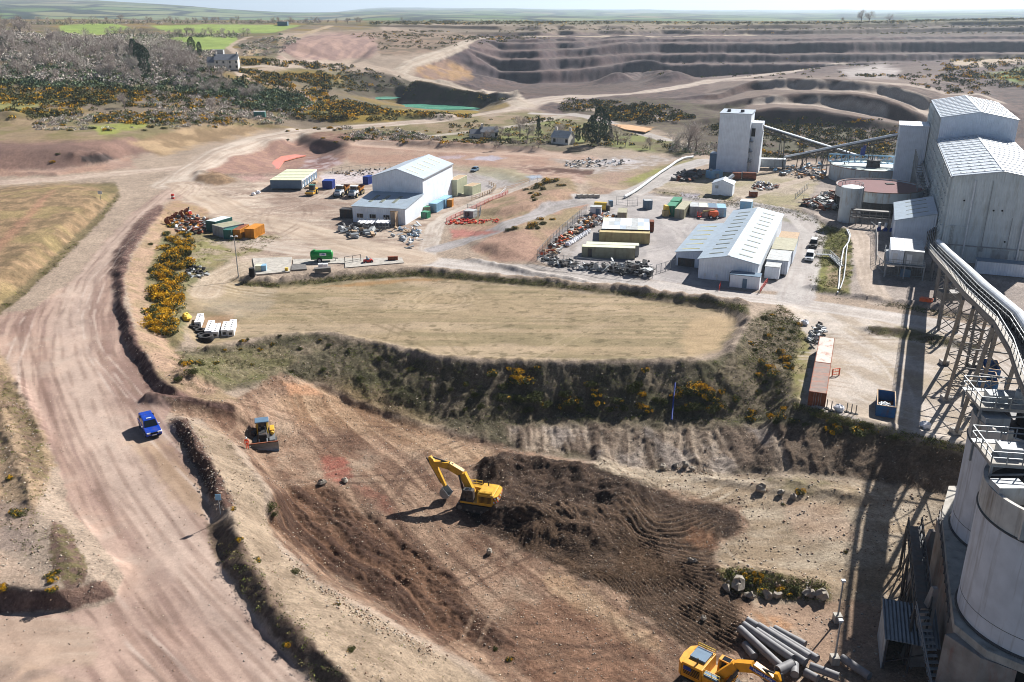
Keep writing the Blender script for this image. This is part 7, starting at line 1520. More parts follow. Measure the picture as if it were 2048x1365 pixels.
fence('barrier_fence', 'red and white barrier at the upper bend of the inner road', [(1000, 395), (1012, 380), (1075, 362)], 1.1, 3, M['tarp'], (1, .5), None)
fence('timber_fence', 'low timber post and rail fence round the cream cabin', [(944, 401), (960, 396), (984, 386), (992, 377), (978, 371)], 1.3, 2.2, M['wood'], (.95, .5), None, 'fence', .09)
fence('barrier_fence', 'red plastic barrier beside the long shed cabins', [(1581, 517), (1590, 502), (1596, 484)], 1.1, 2, M['red'], (1, .7, .4), .5)
fence('barrier_fence', 'short red barrier in front of the long shed cabin', [(1438, 582), (1441, 573)], 1.1, 1, M['red'], (1, .5), .4); fence('barrier_fence', 'short red barrier beside the shed corner cabin', [(1520, 587), (1534, 567)], 1.1, 1.5, M['red'], (1, .5), .5)
fence('wire_fence', 'thin wire fence round the demolished foundations behind the workshop', [(665, 345), (700, 340), (760, 334), (820, 332)], 1.4, 4, M['brsteel'], (.9,), None)
fence('palisade_fence', 'grey fence enclosing the raised switch room', [(1740, 462), (1750, 470), (1752, 500), (1751, 530), (1770, 552), (1845, 556)], 2.4, 2.6, M['steel'], (1, .1), .5)
fence('palisade_fence', 'grey fence behind the scrap beside the storage tank', [(1615, 378), (1590, 400), (1640, 412), (1690, 425)], 2, 3, M['steel'], (.95, .2), None)
fence('guard_rail', 'steel guard rail posts along the wash slab', [(690, 528), (722, 523)], 1.6, 1.6, M['brsteel'], (1, .35), None, 'railing', .07)
def tubething(name, label, px, r, m, dz=0, cat='pipe'):
    W = [P(*p) for p in px]; R = [tuple(p - W[0] + Vector((0, 0, r + dz))) for p in W]; b = MB(); b.tube(R, r, 10); o = b.build(name, m); o.location = W[0]; return tag(o, label, cat)
tubething('pipeline', 'long white pipeline beside the access road', [(1249, 398), (1262, 391), (1280, 379), (1300, 364), (1320, 349), (1340, 336), (1352, 327), (1366, 320), (1386, 317)], .42, M['trim'], .2, 'pipeline')
tubething('pipeline', 'white pipe curving down the grassy gully, left one', [(1693, 461), (1699, 474), (1697, 486), (1687, 500), (1683, 520), (1679, 545), (1678, 568), (1675, 588)], .16, M['trim'], .1, 'pipeline')
tubething('pipeline', 'white pipe with a coupling in the gully, right one', [(1696, 461), (1701, 472), (1695, 490), (1692, 510), (1691, 530), (1687, 560), (1680, 580)], .14, M['gbox'], .1, 'pipeline')
tubething('drain_pipe', 'blue drain pipe hanging down the vegetated bank', [(1350, 772), (1347, 800), (1343, 846)], .12, M['nblue'], .4, 'pipe')
def gullystair():
    A, B, D = P(1632, 513), P(1660, 514), P(1682, 534); R = thing('footbridge', 'steel footbridge and steps crossing the grassy gully', 'footbridge', A); a, b2, c = Vector((0,0,.5)), B - A + Vector((0,0,.5)), D - A + Vector((0,0,.2)); b = MB()
    for p, q in ((a, b2), (b2, c)): b.bar(p, q, 1.1, .12)
    b.build('deck', M['steel'], R); b = MB()
    for o in (-.5, .5): b = MB(); b.rails([a + Vector((0, o, 0)), b2 + Vector((0, o, 0)), c + Vector((o * .6, o * .6, 0))], 1, 1.4, .04); b.build('handrail', M['steel'], R)
gullystair()
# wash slab and what stands on it
def slabpx(name, label, px, m, h=.18, cat='slab'):
    W = [P(*p) for p in px]; c = sum(W, Vector()) / len(W); b = MB(); z0 = max(p.z for p in W) - c.z
    b.prism([(p.x - c.x, p.y - c.y) for p in W], -.4, z0 + h); o = b.build(name, m); o.location = c; return tag(o, label, cat)
slabpx('concrete_slab', 'pale concrete wash slab with a gravel patch at its left end', [(512, 552), (580, 546), (584, 517), (505, 518)], M['conc']); slabpx('concrete_slab', 'long narrow pale concrete strip under the green tanker', [(690, 537), (808, 527), (804, 517), (586, 520), (586, 530), (690, 528)], M['conc'])
slabpx('steel_grate', 'dark steel drain grate in the wash slab', [(583, 543), (614, 541), (612, 531), (583, 532)], M['brsteel'], .3, 'drain grate')
def boxpx(name, label, cat, a, b_, D, H, m, lid=None, lidm=None, group=None, off=(0, 0), rz=None, bev=.03, inset=0, ln=None):
    A, r, l = place(a, b_); l = ln or l; r = rz if rz is not None else r
    if off != (0, 0): A = Vector(local(A.x, A.y, r, *off)); A.z = HB(A.x, A.y)
    R = thing(name, label, cat, (A.x, A.y, A.z - .02), r, group); b = MB(); b.tbox(0, 0, 0, l, D, H, inset, inset); b.build('body', m, R, False, bev); b = MB(); b.box(-.03 + inset, -.03 + inset, H, l + .03 - inset, D + .03 - inset, H + (lid or .06)); b.build('lid', lidm or m, R); return R
boxpx('fuel_tank', 'cream fuel tank with a pale blue end on the wash slab', 'tank', (511, 546), (522, 546), 1.8, 1.5, M['cream']); boxpx('fuel_tank', 'pale blue tank beside the cream fuel tank', 'tank', (523, 545.5), (533, 545), 1.6, 1.5, M['lblue'])
g = P(505, 553); R = thing('water_barrel', 'black barrel at the left end of the wash slab', 'barrel', (g.x, g.y, g.z)); b = MB(); b.cyl((0,0,0),(0,0,1.8),.62,None,18); b.build('drum', M['black'], R, True); b = MB(); b.cyl((0,0,1.8),(0,0,1.86),.5,None,18); b.build('lid', M['dsteel'], R)
for i in range(2): boxpx('liquid_container', 'white caged liquid container on the slab, ' + ('left' if i == 0 else 'right') + ' of the pair', 'tank', (637 + 10 * i, 539.5), (646 + 10 * i, 539), 1.1, 1.15, M['tarp'], .05, M['trim'], 'liquid containers on the slab')
boxpx('generator', 'low dark machine in front of the white liquid containers', 'generator', (630, 547), (662, 545), 1.2, .9, M['brsteel']); boxpx('steel_plate_box', 'brown steel box at the right end of the slab', 'box', (776, 523), (796, 522), .7, .95, M['rust']); boxpx('yellow_bin', 'small yellow bin beside the drain grate', 'bin', (570, 545), (576, 545), .6, .9, M['ytarp'])
# white cubes and tyres on the pad corner
rows_ = [((410.5, 675), (423, 676), 5, 'left row of the middle pair'), ((424.5, 676.5), (437.5, 675.5), 4, 'right row of the middle pair'), ((443, 673), (455, 673.5), 4, 'left row of the right pair'), ((455.5, 673.5), (467.5, 672.5), 5, 'right row of the right pair'), ((390, 657), (400.5, 659), 4, 'short row behind the tyres')]
ordn = ('nearest', 'second', 'third', 'fourth', 'fifth')
for a, b_, k, lab in rows_:
    for i in range(k):
        R = boxpx('bulk_box', 'white bulk box on the pad, %s in the %s' % (ordn[i], lab), 'box', a, b_, 1.12, 1.12, M['white'], .05, M['tarp'], 'white bulk boxes on the pad corner', (0, i * 1.2), .2, .03, 0, 1.1)
        b = MB(); b.box(.25, -.06, .3, .8, -.0, .75); b.build('label_plate', M['dsteel'], R); b = MB(); b.cyl((.55, .55, 1.16), (.55, .55, 1.24), .12); b.build('cap', M['dsteel'], R)
for u, v, r, lab in ((388, 657, .85, 'tyre with a pale top leaning among the row'), (394, 661, .7, 'smaller tyre second in the row'), (401, 667, .95, 'tyre in the middle of the row'), (404, 675, .85, 'tyre next to the largest one'), (413, 683, 1.35, 'largest tyre nearest the bank')):
    g = P(u, v); R = thing('tyre', 'black ' + lab + ' by the white boxes', 'tyre', (g.x, g.y, g.z), 0, 'old tyres on the pad corner'); b = MB(); b.ring((0, 0, r * .42), r * .74, r * .26, 24, 8, 0, r * .42); o = b.build('tread', M['black'], R, True); b = MB(); b.ring((0, 0, r * .8), r * .74, r * .17, 24, 6, 0, .03); b.build('sidewall', M['dsteel'], R, True)
def lumpthing(name, label, cat, u, v, r, m, seed, group=None, amp=.25, n=9, k=6):
    g = P(u, v); b = MB(); b.lump((0, 0, r[2] * .75), r[0], r[1], r[2], seed, n, k, 0, amp); o = b.build(name, m, None, False); o.location = g; o.rotation_euler = (0, 0, seed * 1.7); return tag(o, label, cat, group)
lumpthing('covered_pallet', 'yellow covered heap at the pad corner', 'cover', 374, 640, (1.3, .8, .7), M['ytarp'], 3)
for u, v, lab in ((1850, 856, 'white bulk bag at the lower edge of the right yard'), (1677, 822, 'white bulk bag by the posts near the rusty container'), (1609, 650, 'grey white bulk bag at the top of the gorse slope'), (516, 388, 'white sacks lying by the office block'), (507, 391, 'second white sack left of the office block')): lumpthing('bulk_bag', lab, 'bag', u, v, (.75, .7, .55), M['tarp'], int(u))
for i in range(13):
    t = i / 12; lumpthing('bulk_bag', 'white bulk bag in the scrap yard row, number %d from the front fence end' % (i + 1), 'bag', 1135 + 42 * t, 493 - 27 * t, (.72, .7, .6), M['tarp'], 40 + i, 'row of white bulk bags', .18)
for i in range(4): boxpx('concrete_block', ('leftmost', 'second', 'third', 'rightmost')[i] + ' concrete block across the end of the old track', 'concrete block', (1155.5 + i * 11.3, 396.5), (1165.5 + i * 11.3, 396.8), .9, .95, M['conc'], .02, M['conc'], 'four concrete blocks')
boxpx('barrier_box', 'rusty skip lying on the dirt island', 'skip', (1500, 395), (1515, 395), 2.0, 1.7, M['rust'], .05, M['brsteel'])
for i, (u0, u1) in enumerate(((1463, 1482), (1484, 1512))):
    A, r, l = place((u0, 360), (u1, 361)); R = thing('culvert_roll', ('shorter', 'longer')[i] + ' brown steel cylinder lying beside the gabled hut', 'cylinder', A, r); b = MB(); b.cyl((0, 1.2, 1.25), (l, 1.2, 1.25), 1.25, None, 20); b.build('barrel', M['rust'], R, True); b = MB(); b.cyl((-.02, 1.2, 1.25), (.1, 1.2, 1.25), 1.32, None, 20); b.cyl((l - .1, 1.2, 1.25), (l + .02, 1.2, 1.25), 1.32, None, 20); b.build('end_ring', M['brsteel'], R)
R = boxpx('pump_unit', 'pale blue grey machine unit behind the gabled hut', 'machine', (1421, 358), (1445, 356), 3, 2.4, M['lblue']); b = MB(); b.cyl((1, 1.5, 2.4), (1, 1.5, 3.1), .5); b.box(2, -.8, 0, 3, 0, 1.6); b.build('motor', M['gbox'], R)
def skip(label, a, b_, D, H, m, rz, fill, inner='rust'):
    A, r, l = place(a, b_); R = thing('waste_skip', label, 'skip', (A.x, A.y, A.z - .02), rz); W = 2.45; b = MB()
    for x0, y0, x1, y1 in ((0,0,W,.1),(0,D-.1,W,D),(0,.1,.1,D-.1),(W-.1,.1,W,D-.1)): b.box(x0, y0, .1, x1, y1, H)
    b.box(.1, .1, .1, W - .1, D - .1, .2)
    for i in range(int(D)): b.box(-.06, i + .3, .1, 0, i + .42, H); b.box(W, i + .3, .1, W + .06, i + .42, H)
    for z in (.5, .95, 1.4): b.box(.05, -.06, z, W - .05, 0, z + .1)
    b.build('body', m, R); b = MB(); b.box(-.05, -.05, H, W + .05, .1, H + .06); b.box(-.05, D - .1, H, W + .05, D + .05, H + .06); b.box(-.05, .1, H, .1, D - .1, H + .06); b.box(W - .1, .1, H, W + .05, D - .1, H + .06); b.build('rim', M['wood'], R)
    b = MB(); b.box(.11, .11, .2, W - .11, D - .11, .26); b.build('floor_plate', M[inner], R)
    o = bpy.data.objects
    sc = MB(); rnd = random.Random(5)
    for i in range(fill): c = Vector((rnd.uniform(.5, W - .5), rnd.uniform(.5, D * .55), rnd.uniform(.5, 1.1))); e = Vector((rnd.uniform(-.9, .9), rnd.uniform(-1.2, 1.2), rnd.uniform(-.1, .3))); sc.bar(c - e * .5, c + e * .5, .16, .12)
    if fill: q = sc.build('scrap_metal', M['trim']); q.location = (A.x, A.y, A.z); q.rotation_euler = (0, 0, rz); tag(q, 'white scrap metal lying inside the blue skip', 'scrap', None, 'stuff')
skip('blue open skip holding white scrap metal', (1751, 833), (1784, 841), 5.9, 1.8, M['skip'], SQ, 26)
skip('blue skip with orange mesh on top behind the silo leg', (1963, 758), (2003, 762), 4.5, 1.8, M['skip'], SQ, 0); skip('blue skip beside the farther silo', (1957, 782), (1998, 786), 4.2, 1.8, M['skip'], SQ, 0)
fence('safety_barrier', 'orange barrier frame beside the rusty containers', [(1664, 753), (1678, 751)], 1.2, 1.4, M['orange'], (1, .6, .2), .3, 'barrier', .07)
for i, (u, v) in enumerate(((1653, 818), (1662, 822), (1693, 825), (1702, 828), (1711, 830))): g = P(u, v); R = thing('marker_post', 'thin post on a round base by the bank edge, %s from the rusty container' % ('first', 'second', 'third', 'fourth', 'fifth')[i], 'post', g, 0, 'row of marker posts'); b = MB(); b.cyl((0,0,0),(0,0,1.5),.07); b.build('post', M['brsteel'], R); b = MB(); b.cyl((0,0,0),(0,0,.14),.4,.34); b.build('base', M['black'], R)
# ------------------------------------------------------------------ scrap heaps: tangles nobody could count
def scrap(label, px, n, mats, hs=1.2, size=1.6, seed=1, name='scrap_heap'):
    rnd = random.Random(seed); us = [p[0] for p in px]; vs = [p[1] for p in px]; b = MB(); k = 0; c0 = P(sum(us) / len(us), sum(vs) / len(vs)); tries = 0
    while k < n and tries < n * 30:
        tries += 1; u, v = rnd.uniform(min(us), max(us)), rnd.uniform(min(vs), max(vs))
        if not inpoly(px, np.array([u]), np.array([v]))[0]: continue
        g = P(u, v) - c0; k += 1; s_ = size * rnd.uniform(.35, 1); m = rnd.randrange(len(mats)); z = rnd.uniform(.05, hs) * rnd.random(); t = rnd.random(); a = rnd.uniform(0, math.pi)
        b.at(g.x, g.y, g.z + z, a, rnd.uniform(-.35, .35), rnd.uniform(-.3, .3))
        if t < .35: b.box(-s_ / 2, -s_ * .3, 0, s_ / 2, s_ * .3, s_ * rnd.uniform(.15, .5), m)
        elif t < .75: w = rnd.uniform(.06, .22); b.box(-s_ * .9, -w, 0, s_ * .9, w, w * 1.4, m)
        elif t < .88: b.cyl((0, 0, .1), (0, s_ * .8, .3), s_ * .28, None, 10, m)
        else: b.lump((0, 0, s_ * .3), s_ * .5, s_ * .4, s_ * .35, k, 7, 4, m)
    o = b.build(name, [M[q] for q in mats]); o.location = c0; return tag(o, label, 'scrap heap', None, 'stuff')
scrap('rust brown and white scrap along the left fence of the yard', [(1082,512),(1110,488),(1150,455),(1190,428),(1205,440),(1160,470),(1130,495),(1100,522)], 230, ['brsteel','rust','wood','dsteel','gbox','orange'], 1.1, 1.5, 2)
scrap('orange and rusty scrap beside the small white cabin', [(1160,450),(1185,430),(1240,432),(1232,446),(1200,452),(1170,458)], 120, ['corange','rust','dsteel','gbox','trim'], 1.2, 1.6, 3)
scrap('grey scrap metal inside the front yard fence', [(1085,520),(1110,520),(1200,538),(1300,540),(1302,554),(1200,544),(1110,533)], 190, ['dsteel','gbox','steel','black','brsteel'], 1.3, 1.5, 4)
scrap('tall dark machine scrap at the right end of the front fence', [(1215,532),(1300,535),(1302,556),(1230,548)], 110, ['dsteel','black','gbox','brsteel'], 2.2, 1.9, 5)
scrap('rusty bucket and machine scrap in the left yard', [(335,445),(370,430),(410,440),(418,462),(395,470),(350,462)], 150, ['rust','rust','corange','gbox','trim','dsteel'], 1.2, 1.7, 6)
scrap('plank and steel pile in front of the workshop', [(682,460),(700,455),(750,462),(752,474),(715,478),(686,470)], 80, ['dsteel','gbox','wood','steel'], 1, 2.2, 7)
scrap('scattered pale planks beside the inner road', [(775,462),(830,448),(845,452),(838,490),(815,498),(790,476)], 60, ['trim','wood','gbox','cblue'], .3, 1.6, 8)
scrap('dark steel bundles on the dirt island', [(1348,362),(1366,346),(1404,346),(1404,356),(1380,366)], 90, ['dsteel','rust','brsteel','dsteel'], 1.4, 2.6, 9)
scrap('pale and rusty scrap pile behind the gabled hut', [(1500,374),(1520,366),(1556,372),(1550,380),(1515,382)], 110, ['rust','gbox','trim','dsteel'], 1.2, 1.4, 10)
scrap('dark pipework scrap beside the storage tank', [(1600,412),(1640,396),(1672,386),(1676,424),(1640,420)], 200, ['dsteel','rust','black','brsteel','gbox'], 2.0, 2.2, 11)
scrap('dark scrap at the far end of the rusty containers', [(1622,668),(1640,652),(1652,668),(1640,690),(1622,694)], 60, ['black','dsteel','gbox','trim'], 1.2, 1.2, 12)
scrap('plant clutter and equipment below the crossing conveyors', [(1540,336),(1640,330),(1660,352),(1640,362),(1560,352)], 120, ['gbox','steel','brsteel','lblue','corange','wood'], 1.8, 1.8, 13)
scrap('timber and stone debris below the gorse ridge', [(372,545),(385,535),(420,545),(410,556),(376,558)], 50, ['dsteel','black','gbox'], .8, 1.1, 14); scrap('red plastic netting heaped by the inner road', [(888,450),(900,440),(940,440),(1000,440),(1000,446),(930,450)], 110, ['red','red','orange'], .2, .7, 15, 'netting_heap')
scrap('low rubble of the demolished foundations', [(660,346),(760,336),(830,336),(800,346),(700,354)], 120, ['dsteel','wood','conc'], .5, .8, 16); scrap('pale broken concrete in the demolition area', [(1120,326),(1180,318),(1260,322),(1240,332),(1140,338)], 90, ['conc','trim','brsteel'], .6, 1.4, 17)
for i, (u, v, s_) in enumerate(((338, 450, 1.3), (347, 446, 1.1), (355, 440, 1.2), (366, 436, 1.1), (376, 432, 1.2))):
    g = P(u, v); R = thing('digger_bucket', 'dark rusty digger bucket, %s from the left in the yard row' % ('first', 'second', 'third', 'fourth', 'fifth')[i], 'bucket', g, .5, 'row of digger buckets'); b = MB(); pr_ = [(1.0 * math.cos(math.radians(t)), .95 + .95 * math.sin(math.radians(t))) for t in range(100, 331, 33)]; b.prof(pr_, -.8, -.72); b.prof(pr_, .72, .8)
    for (x0, z0), (x1, z1) in zip(pr_[:-1], pr_[1:]): b.add([(x0,-.8,z0),(x1,-.8,z1),(x1,.8,z1),(x0,.8,z0)], [(0,1,2,3)])
    b.build('shell', M['rust'], R); b = MB(); b.box(-.3, -.3, 1.7, .3, -.2, 2.1); b.box(-.3, .2, 1.7, .3, .3, 2.1); b.build('lug', M['rust'], R)
R = boxpx('red_attachment', 'bright red machine attachment at the end of the bucket row', 'attachment', (377, 434), (386, 432), 1.2, 1.4, M['red'], .1, M['trim'], None, (0, 0), None, .1, .2); b = MB(); b.bar((.5, .5, 1.4), (1.2, .8, 2.4), .3); b.build('arm', M['dsteel'], R)
for i, (u, v, w) in enumerate(((715, 461, 32), (752, 460, 26))):
    A, r, l = place((u, v), (u + w, v + .5)); R = thing('plank_rack', 'open steel rack stacked with pale sheets, %s of two by the workshop' % ('left', 'right')[i], 'rack', A, r); b = MB()
    for x in np.linspace(0, l, 5):
        for y in (0, 3): b.bar((x, y, 0), (x, y, 2.6 if y else 1.9), .1)
    b.bar((0, 0, .9), (l, 0, .9), .1); b.build('frame', M['steel'], R); b = MB()
    for k in range(8): b.box(k * l / 8, -.4, 1.85, (k + .8) * l / 8, 3.2, 1.95) if k % 3 else b.box(k * l / 8, -.4, 2.0, (k + .8) * l / 8, 2.6, 2.1)
    b.build('sheet', M['tarp'], R)
R = boxpx('transformer_unit', 'grey electrical unit inside the red netting by the inner road', 'transformer', (927, 436), (946, 437), 3, 2, M['gbox']); b = MB(); b.cyl((1.2, .3, 1.2), (1.2, -.4, 1.2), .7); b.build('drum', M['dsteel'], R)
fence('mesh_panels', 'grey mesh panels round the electrical unit', [(922, 437), (958, 437), (962, 424), (935, 422)], 1.9, 2, M['steel'], (1, .5, .05), .25)
g = P(1203, 421); R = thing('yellow_tank', 'tipped yellow tank at the back of the scrap yard', 'tank', g, -.3); b = MB(); b.cyl((-2, 0, 1.2), (1.4, 0, 1.2), 1.2, None, 16); b.build('shell', M['ytarp'], R, True); b = MB(); b.cyl((1.4, 0, 1.2), (1.5, 0, 1.2), 1.05, None, 16); b.box(1.5, -.6, 0, 2.4, .6, 1.6); b.build('end_cap', M['dsteel'], R)
R = boxpx('grey_bin', 'small grey bin beside the tipped yellow tank', 'bin', (1219, 414), (1226, 414), 1.4, 1.6, M['cblue']); boxpx('orange_tub', 'orange tub by the crossing of the gate road', 'tub', (1838, 603), (1862, 606), 1.2, .7, M['orange'])
# boulders
BO = [(1522,982,.8),(1562,990,.55),(1587,997,.5),(1326,938,.6),(1352,934,.5),(1370,934,.65),(1384,942,.5),(1476,1178,1.0),(1500,1196,.6),(1535,1196,.7),(1555,1196,.55),(1452,1180,.6),(1618,1192,.7),(690,965,.5),(644,970,.55),(1640,1196,.8),(978,1108,.5),(1385,1125,.5),(1408,1240,.4)]
for i, (u, v, r) in enumerate(BO):
    lumpthing('boulder', 'pale angular boulder on the quarry floor near %s' % ('the foot of the bank' if v < 960 else 'the bushes above the pipes' if v > 1140 and u > 1400 else 'the track below the bank' if u > 1400 else 'the worked ground'), 'boulder', u, v, (r, r * .8, r * .75), M['stone'], i + 3, 'boulders ' + ('at the bank foot' if v < 960 else 'among the lower bushes' if v > 1140 and u > 1400 else 'by the lower track' if u > 1400 else 'on the worked ground'), .35, 7, 4)
# ------------------------------------------------------------------ vegetation
def leafmat(name, c, var=.3):
    m = pm(name, c, .85, 0, var, .9); m.node_tree.nodes['Principled BSDF'].inputs['Specular IOR Level'].default_value = .15; return m
LM = {'dark': leafmat('dark gorse leaves', (74, 78, 46)), 'mid': leafmat('gorse leaves', (92, 94, 48)), 'yel': leafmat('gorse flowers', (220, 170, 36)), 'grass': leafmat('dry grass', (140, 128, 84)), 'twig': leafmat('bare twigs', (200, 190, 178)), 'twig2': leafmat('reddish twigs', (184, 170, 160)), 'bark': leafmat('bark', (140, 126, 116)), 'fir': leafmat('evergreen needles', (62, 82, 62)), 'rho': leafmat('grey green leaves', (118, 134, 100)), 'moss': leafmat('green grass tuft', (126, 136, 66))}
def fastmesh(name, co, tri, mi, mats):
    me = bpy.data.meshes.new(name); co = np.asarray(co, np.float32); tri = np.asarray(tri, np.int32); me.vertices.add(len(co)); me.loops.add(tri.size); me.polygons.add(len(tri))
    me.vertices.foreach_set('co', co.ravel()); me.loops.foreach_set('vertex_index', tri.ravel()); me.polygons.foreach_set('loop_start', np.arange(0, tri.size, tri.shape[1], dtype=np.int32))
    me.polygons.foreach_set('material_index', np.asarray(mi, np.int32)); [me.materials.append(q) for q in mats]; me.update(); return me
def leaves(pos, size, rng, flat=.0):
    """one small triangle leaf at each position, random facing"""
    n = len(pos); a = rng.normal(size=(n, 3)); b = rng.normal(size=(n, 3)); a /= np.linalg.norm(a, axis=1)[:, None]; b -= a * (a * b).sum(1)[:, None]; b /= np.linalg.norm(b, axis=1)[:, None]
    s = size * rng.uniform(.6, 1.4, n)[:, None] if np.isscalar(size) else (size * rng.uniform(.6, 1.4, n))[:, None]
    co = np.stack([pos - a * s * .5 - b * s * .3, pos + a * s * .5 - b * s * .3, pos + b * s * .6], 1).reshape(-1, 3); return co, np.arange(3 * n).reshape(-1, 3)
def bush_mesh(name, seed, n=1500, yellow=.25, h=.8, leaf=.085):
    rng = np.random.default_rng(seed); k = rng.integers(5, 9); cs = np.stack([rng.uniform(-.5, .5, k), rng.uniform(-.5, .5, k), rng.uniform(.15, .5, k) * h], 1); rs = rng.uniform(.28, .5, k)
    j = rng.integers(0, k, n); d = rng.normal(size=(n, 3)); d /= np.linalg.norm(d, axis=1)[:, None]; r = rs[j] * rng.uniform(.55, 1.05, n) ** .5; pos = cs[j] + d * r[:, None] * np.array([1, 1, h]); pos[:, 2] = np.abs(pos[:, 2])
    co, tri = leaves(pos, leaf, rng); patch = vn(pos[:, 0] * 3 + seed, pos[:, 1] * 3 + pos[:, 2] * 2, seed); top = pos[:, 2] / h + .5 * d[:, 2]
    patch = (patch - .5) * 1.5 + .5; mi = np.where((patch + .3 * top + rng.uniform(-.1, .1, n) > 1.22 - yellow), 2, (rng.random(n) < .45).astype(int)); return fastmesh(name, co, tri, mi, [LM['dark'], LM['mid'], LM['yel']])
BUSH = {'y': [bush_mesh('gorse_bush', 10 + i, 1700, .62) for i in range(3)], 'm': [bush_mesh('gorse_bush', 20 + i, 1500, .3) for i in range(3)], 'g': [bush_mesh('gorse_bush', 30 + i, 1300, -.2) for i in range(3)]}
BL_ = {'y': 'yellow flowering gorse bush', 'm': 'sparsely flowering gorse bush', 'g': 'flowerless green gorse bush'}
rg = random.Random(11)
def bush(kind, u, v, r, where, hk=1.0):
    g = P(u, v); o = bpy.data.objects.new('gorse_bush', rg.choice(BUSH[kind])); C.objects.link(o); o.location = (g.x, g.y, g.z - .12 * r); o.rotation_euler = (0, 0, rg.uniform(0, 6.28)); s_ = r * rg.uniform(.85, 1.15); o.scale = (s_ * rg.uniform(.85, 1.2), s_, s_ * hk * rg.uniform(.8, 1.1))
    return tag(o, '%s %s %s' % ('small' if r < .9 else 'medium' if r < 1.5 else 'large', BL_[kind], where), 'gorse bush', '%s %s' % ({'y': 'flowering gorse', 'm': 'gorse', 'g': 'green gorse'}[kind], where))
for t in range(46):                                           # the flowering ridge by the pad
    q = t / 45; cu = np.interp(q, [0, .25, .5, .75, 1], [362, 355, 335, 322, 318]); cv = np.interp(q, [0, .25, .5, .75, 1], [482, 525, 575, 625, 672]); bush('y' if rg.random() < .75 else 'm', cu + rg.uniform(-24, 22), cv + rg.uniform(-12, 12), rg.uniform(2.1, 3.1), 'on the ridge beside the haul road', 1.0)
for u, v, k, r in [(300,545,'g',1.6),(296,600,'g',1.5),(305,650,'g',1.4),(330,470,'g',1.6),(300,490,'g',1.2),(420,455,'m',1.0),(345,455,'m',2.2),(370,472,'m',2.2)]: bush(k, u, v, r, 'at the foot of the flowering ridge')
for u, v, k, r in [(1042,762,'y',2.1),(1035,745,'y',1.2),(985,748,'m',1.3),(1010,775,'g',1.8),(1000,800,'g',1.9),(1040,800,'g',1.9),(1065,795,'g',2.0),(1090,810,'g',1.5),(1125,790,'g',1.3),(1145,805,'m',1.7),(1120,815,'m',1.0),(1190,790,'m',1.3),(1200,808,'m',1.4),(1180,770,'g',1.4),(1230,805,'g',1.5),(1260,780,'g',1.6),(1285,790,'y',1.1),(1280,770,'g',1.4),(1280,815,'y',1.2),(1295,822,'m',1.1),(1310,800,'g',1.3),(1330,805,'g',1.3),(1352,795,'y',1.0),(1375,785,'m',2.0),(1395,775,'y',1.8),(1410,790,'m',1.9),(1425,800,'m',1.6),(1445,785,'y',1.0),(1440,812,'m',1.5),(1425,820,'g',1.8),(1390,815,'g',1.9),(1370,820,'g',1.6),(1470,800,'g',1.3),(1290,742,'m',.9),(1075,735,'m',.8),(1020,738,'y',.8),(950,790,'g',1.1),(930,770,'g',1.0),(900,780,'g',1.0),(960,815,'g',1.3),(930,820,'g',1.0),(1060,820,'g',1.2),(1160,820,'g',1.2),(1220,822,'g',1.2),(1250,818,'g',1.2),(1350,820,'g',1.3),(1000,818,'g',1.1)]: bush(k, u, v, r, 'on the dark bank below the pad')
for u, v, k, r in [(1500,688,'m',.9),(1510,700,'g',.8),(1525,725,'m',1.2),(1540,738,'y',1.2),(1548,750,'m',1.2),(1518,752,'y',1.0),(1530,765,'g',1.1),(1555,770,'g',.9),(1558,786,'g',.8),(1515,785,'g',.9),(1530,640,'g',1.1),(1545,632,'y',.7),(1560,660,'m',1.0),(1575,680,'g',.9),(1545,690,'g',.9),(1535,672,'m',.9),(1560,705,'m',1.1),(1570,720,'y',1.2),(1575,735,'m',1.1),(1500,840,'m',1.5),(1505,825,'y',1.0),(1545,835,'m',1.2),(1562,835,'m',1.5),(1570,822,'y',1.1),(1585,845,'g',1.2),(1552,845,'g',1.0),(1595,650,'m',.9),(1585,665,'g',.9)]: bush(k, u, v, r, 'on the slope beside the right yard')
for u, v, k, r in [(1664,862,'m',1.5),(1680,850,'g',.9),(1716,862,'m',1.7),(1735,852,'g',1.0),(1700,850,'g',1.1),(1790,875,'g',.8),(1610,850,'g',1.0),(1660,845,'g',.8),(1745,868,'g',.8)]: bush(k, u, v, r, 'on the bank edge below the rusty containers')
for u, v, k, r in [(1490,1165,'m',1.5),(1470,1160,'g',1.0),(1500,1150,'y',1.0),(1515,1158,'y',1.0),(1530,1185,'m',1.3),(1545,1190,'g',.9),(1572,1185,'m',1.2),(1458,1150,'g',.8),(1495,1185,'g',.9),(1590,1178,'g',.8),(1565,1010,'g',.5),(1600,985,'m',.9),(1690,1105,'g',.5)]: bush(k, u, v, r, 'among the boulders above the pipes')
for u, v, k, r in [(1097,365,'y',2.6),(1112,362,'m',2.4),(1122,372,'m',1.6),(1080,372,'m',2.0),(1070,378,'g',2.0),(1088,380,'g',1.8),(1052,380,'g',1.4),(1072,392,'m',1.7),(1060,388,'g',1.4),(1070,402,'g',1.2),(1066,396,'m',1.2)]: bush(k, u, v, r, 'at the top of the pink slope')
for u, v, k, r in [(1080,440,'y',1.5),(1085,448,'g',1.3),(1065,452,'y',1.8),(1060,458,'m',1.3),(1104,440,'m',1.3),(1018,460,'g',1.1),(1030,458,'m',1.4),(1074,458,'g',1.1)]: bush(k, u, v, r, 'beside the grey upper track')
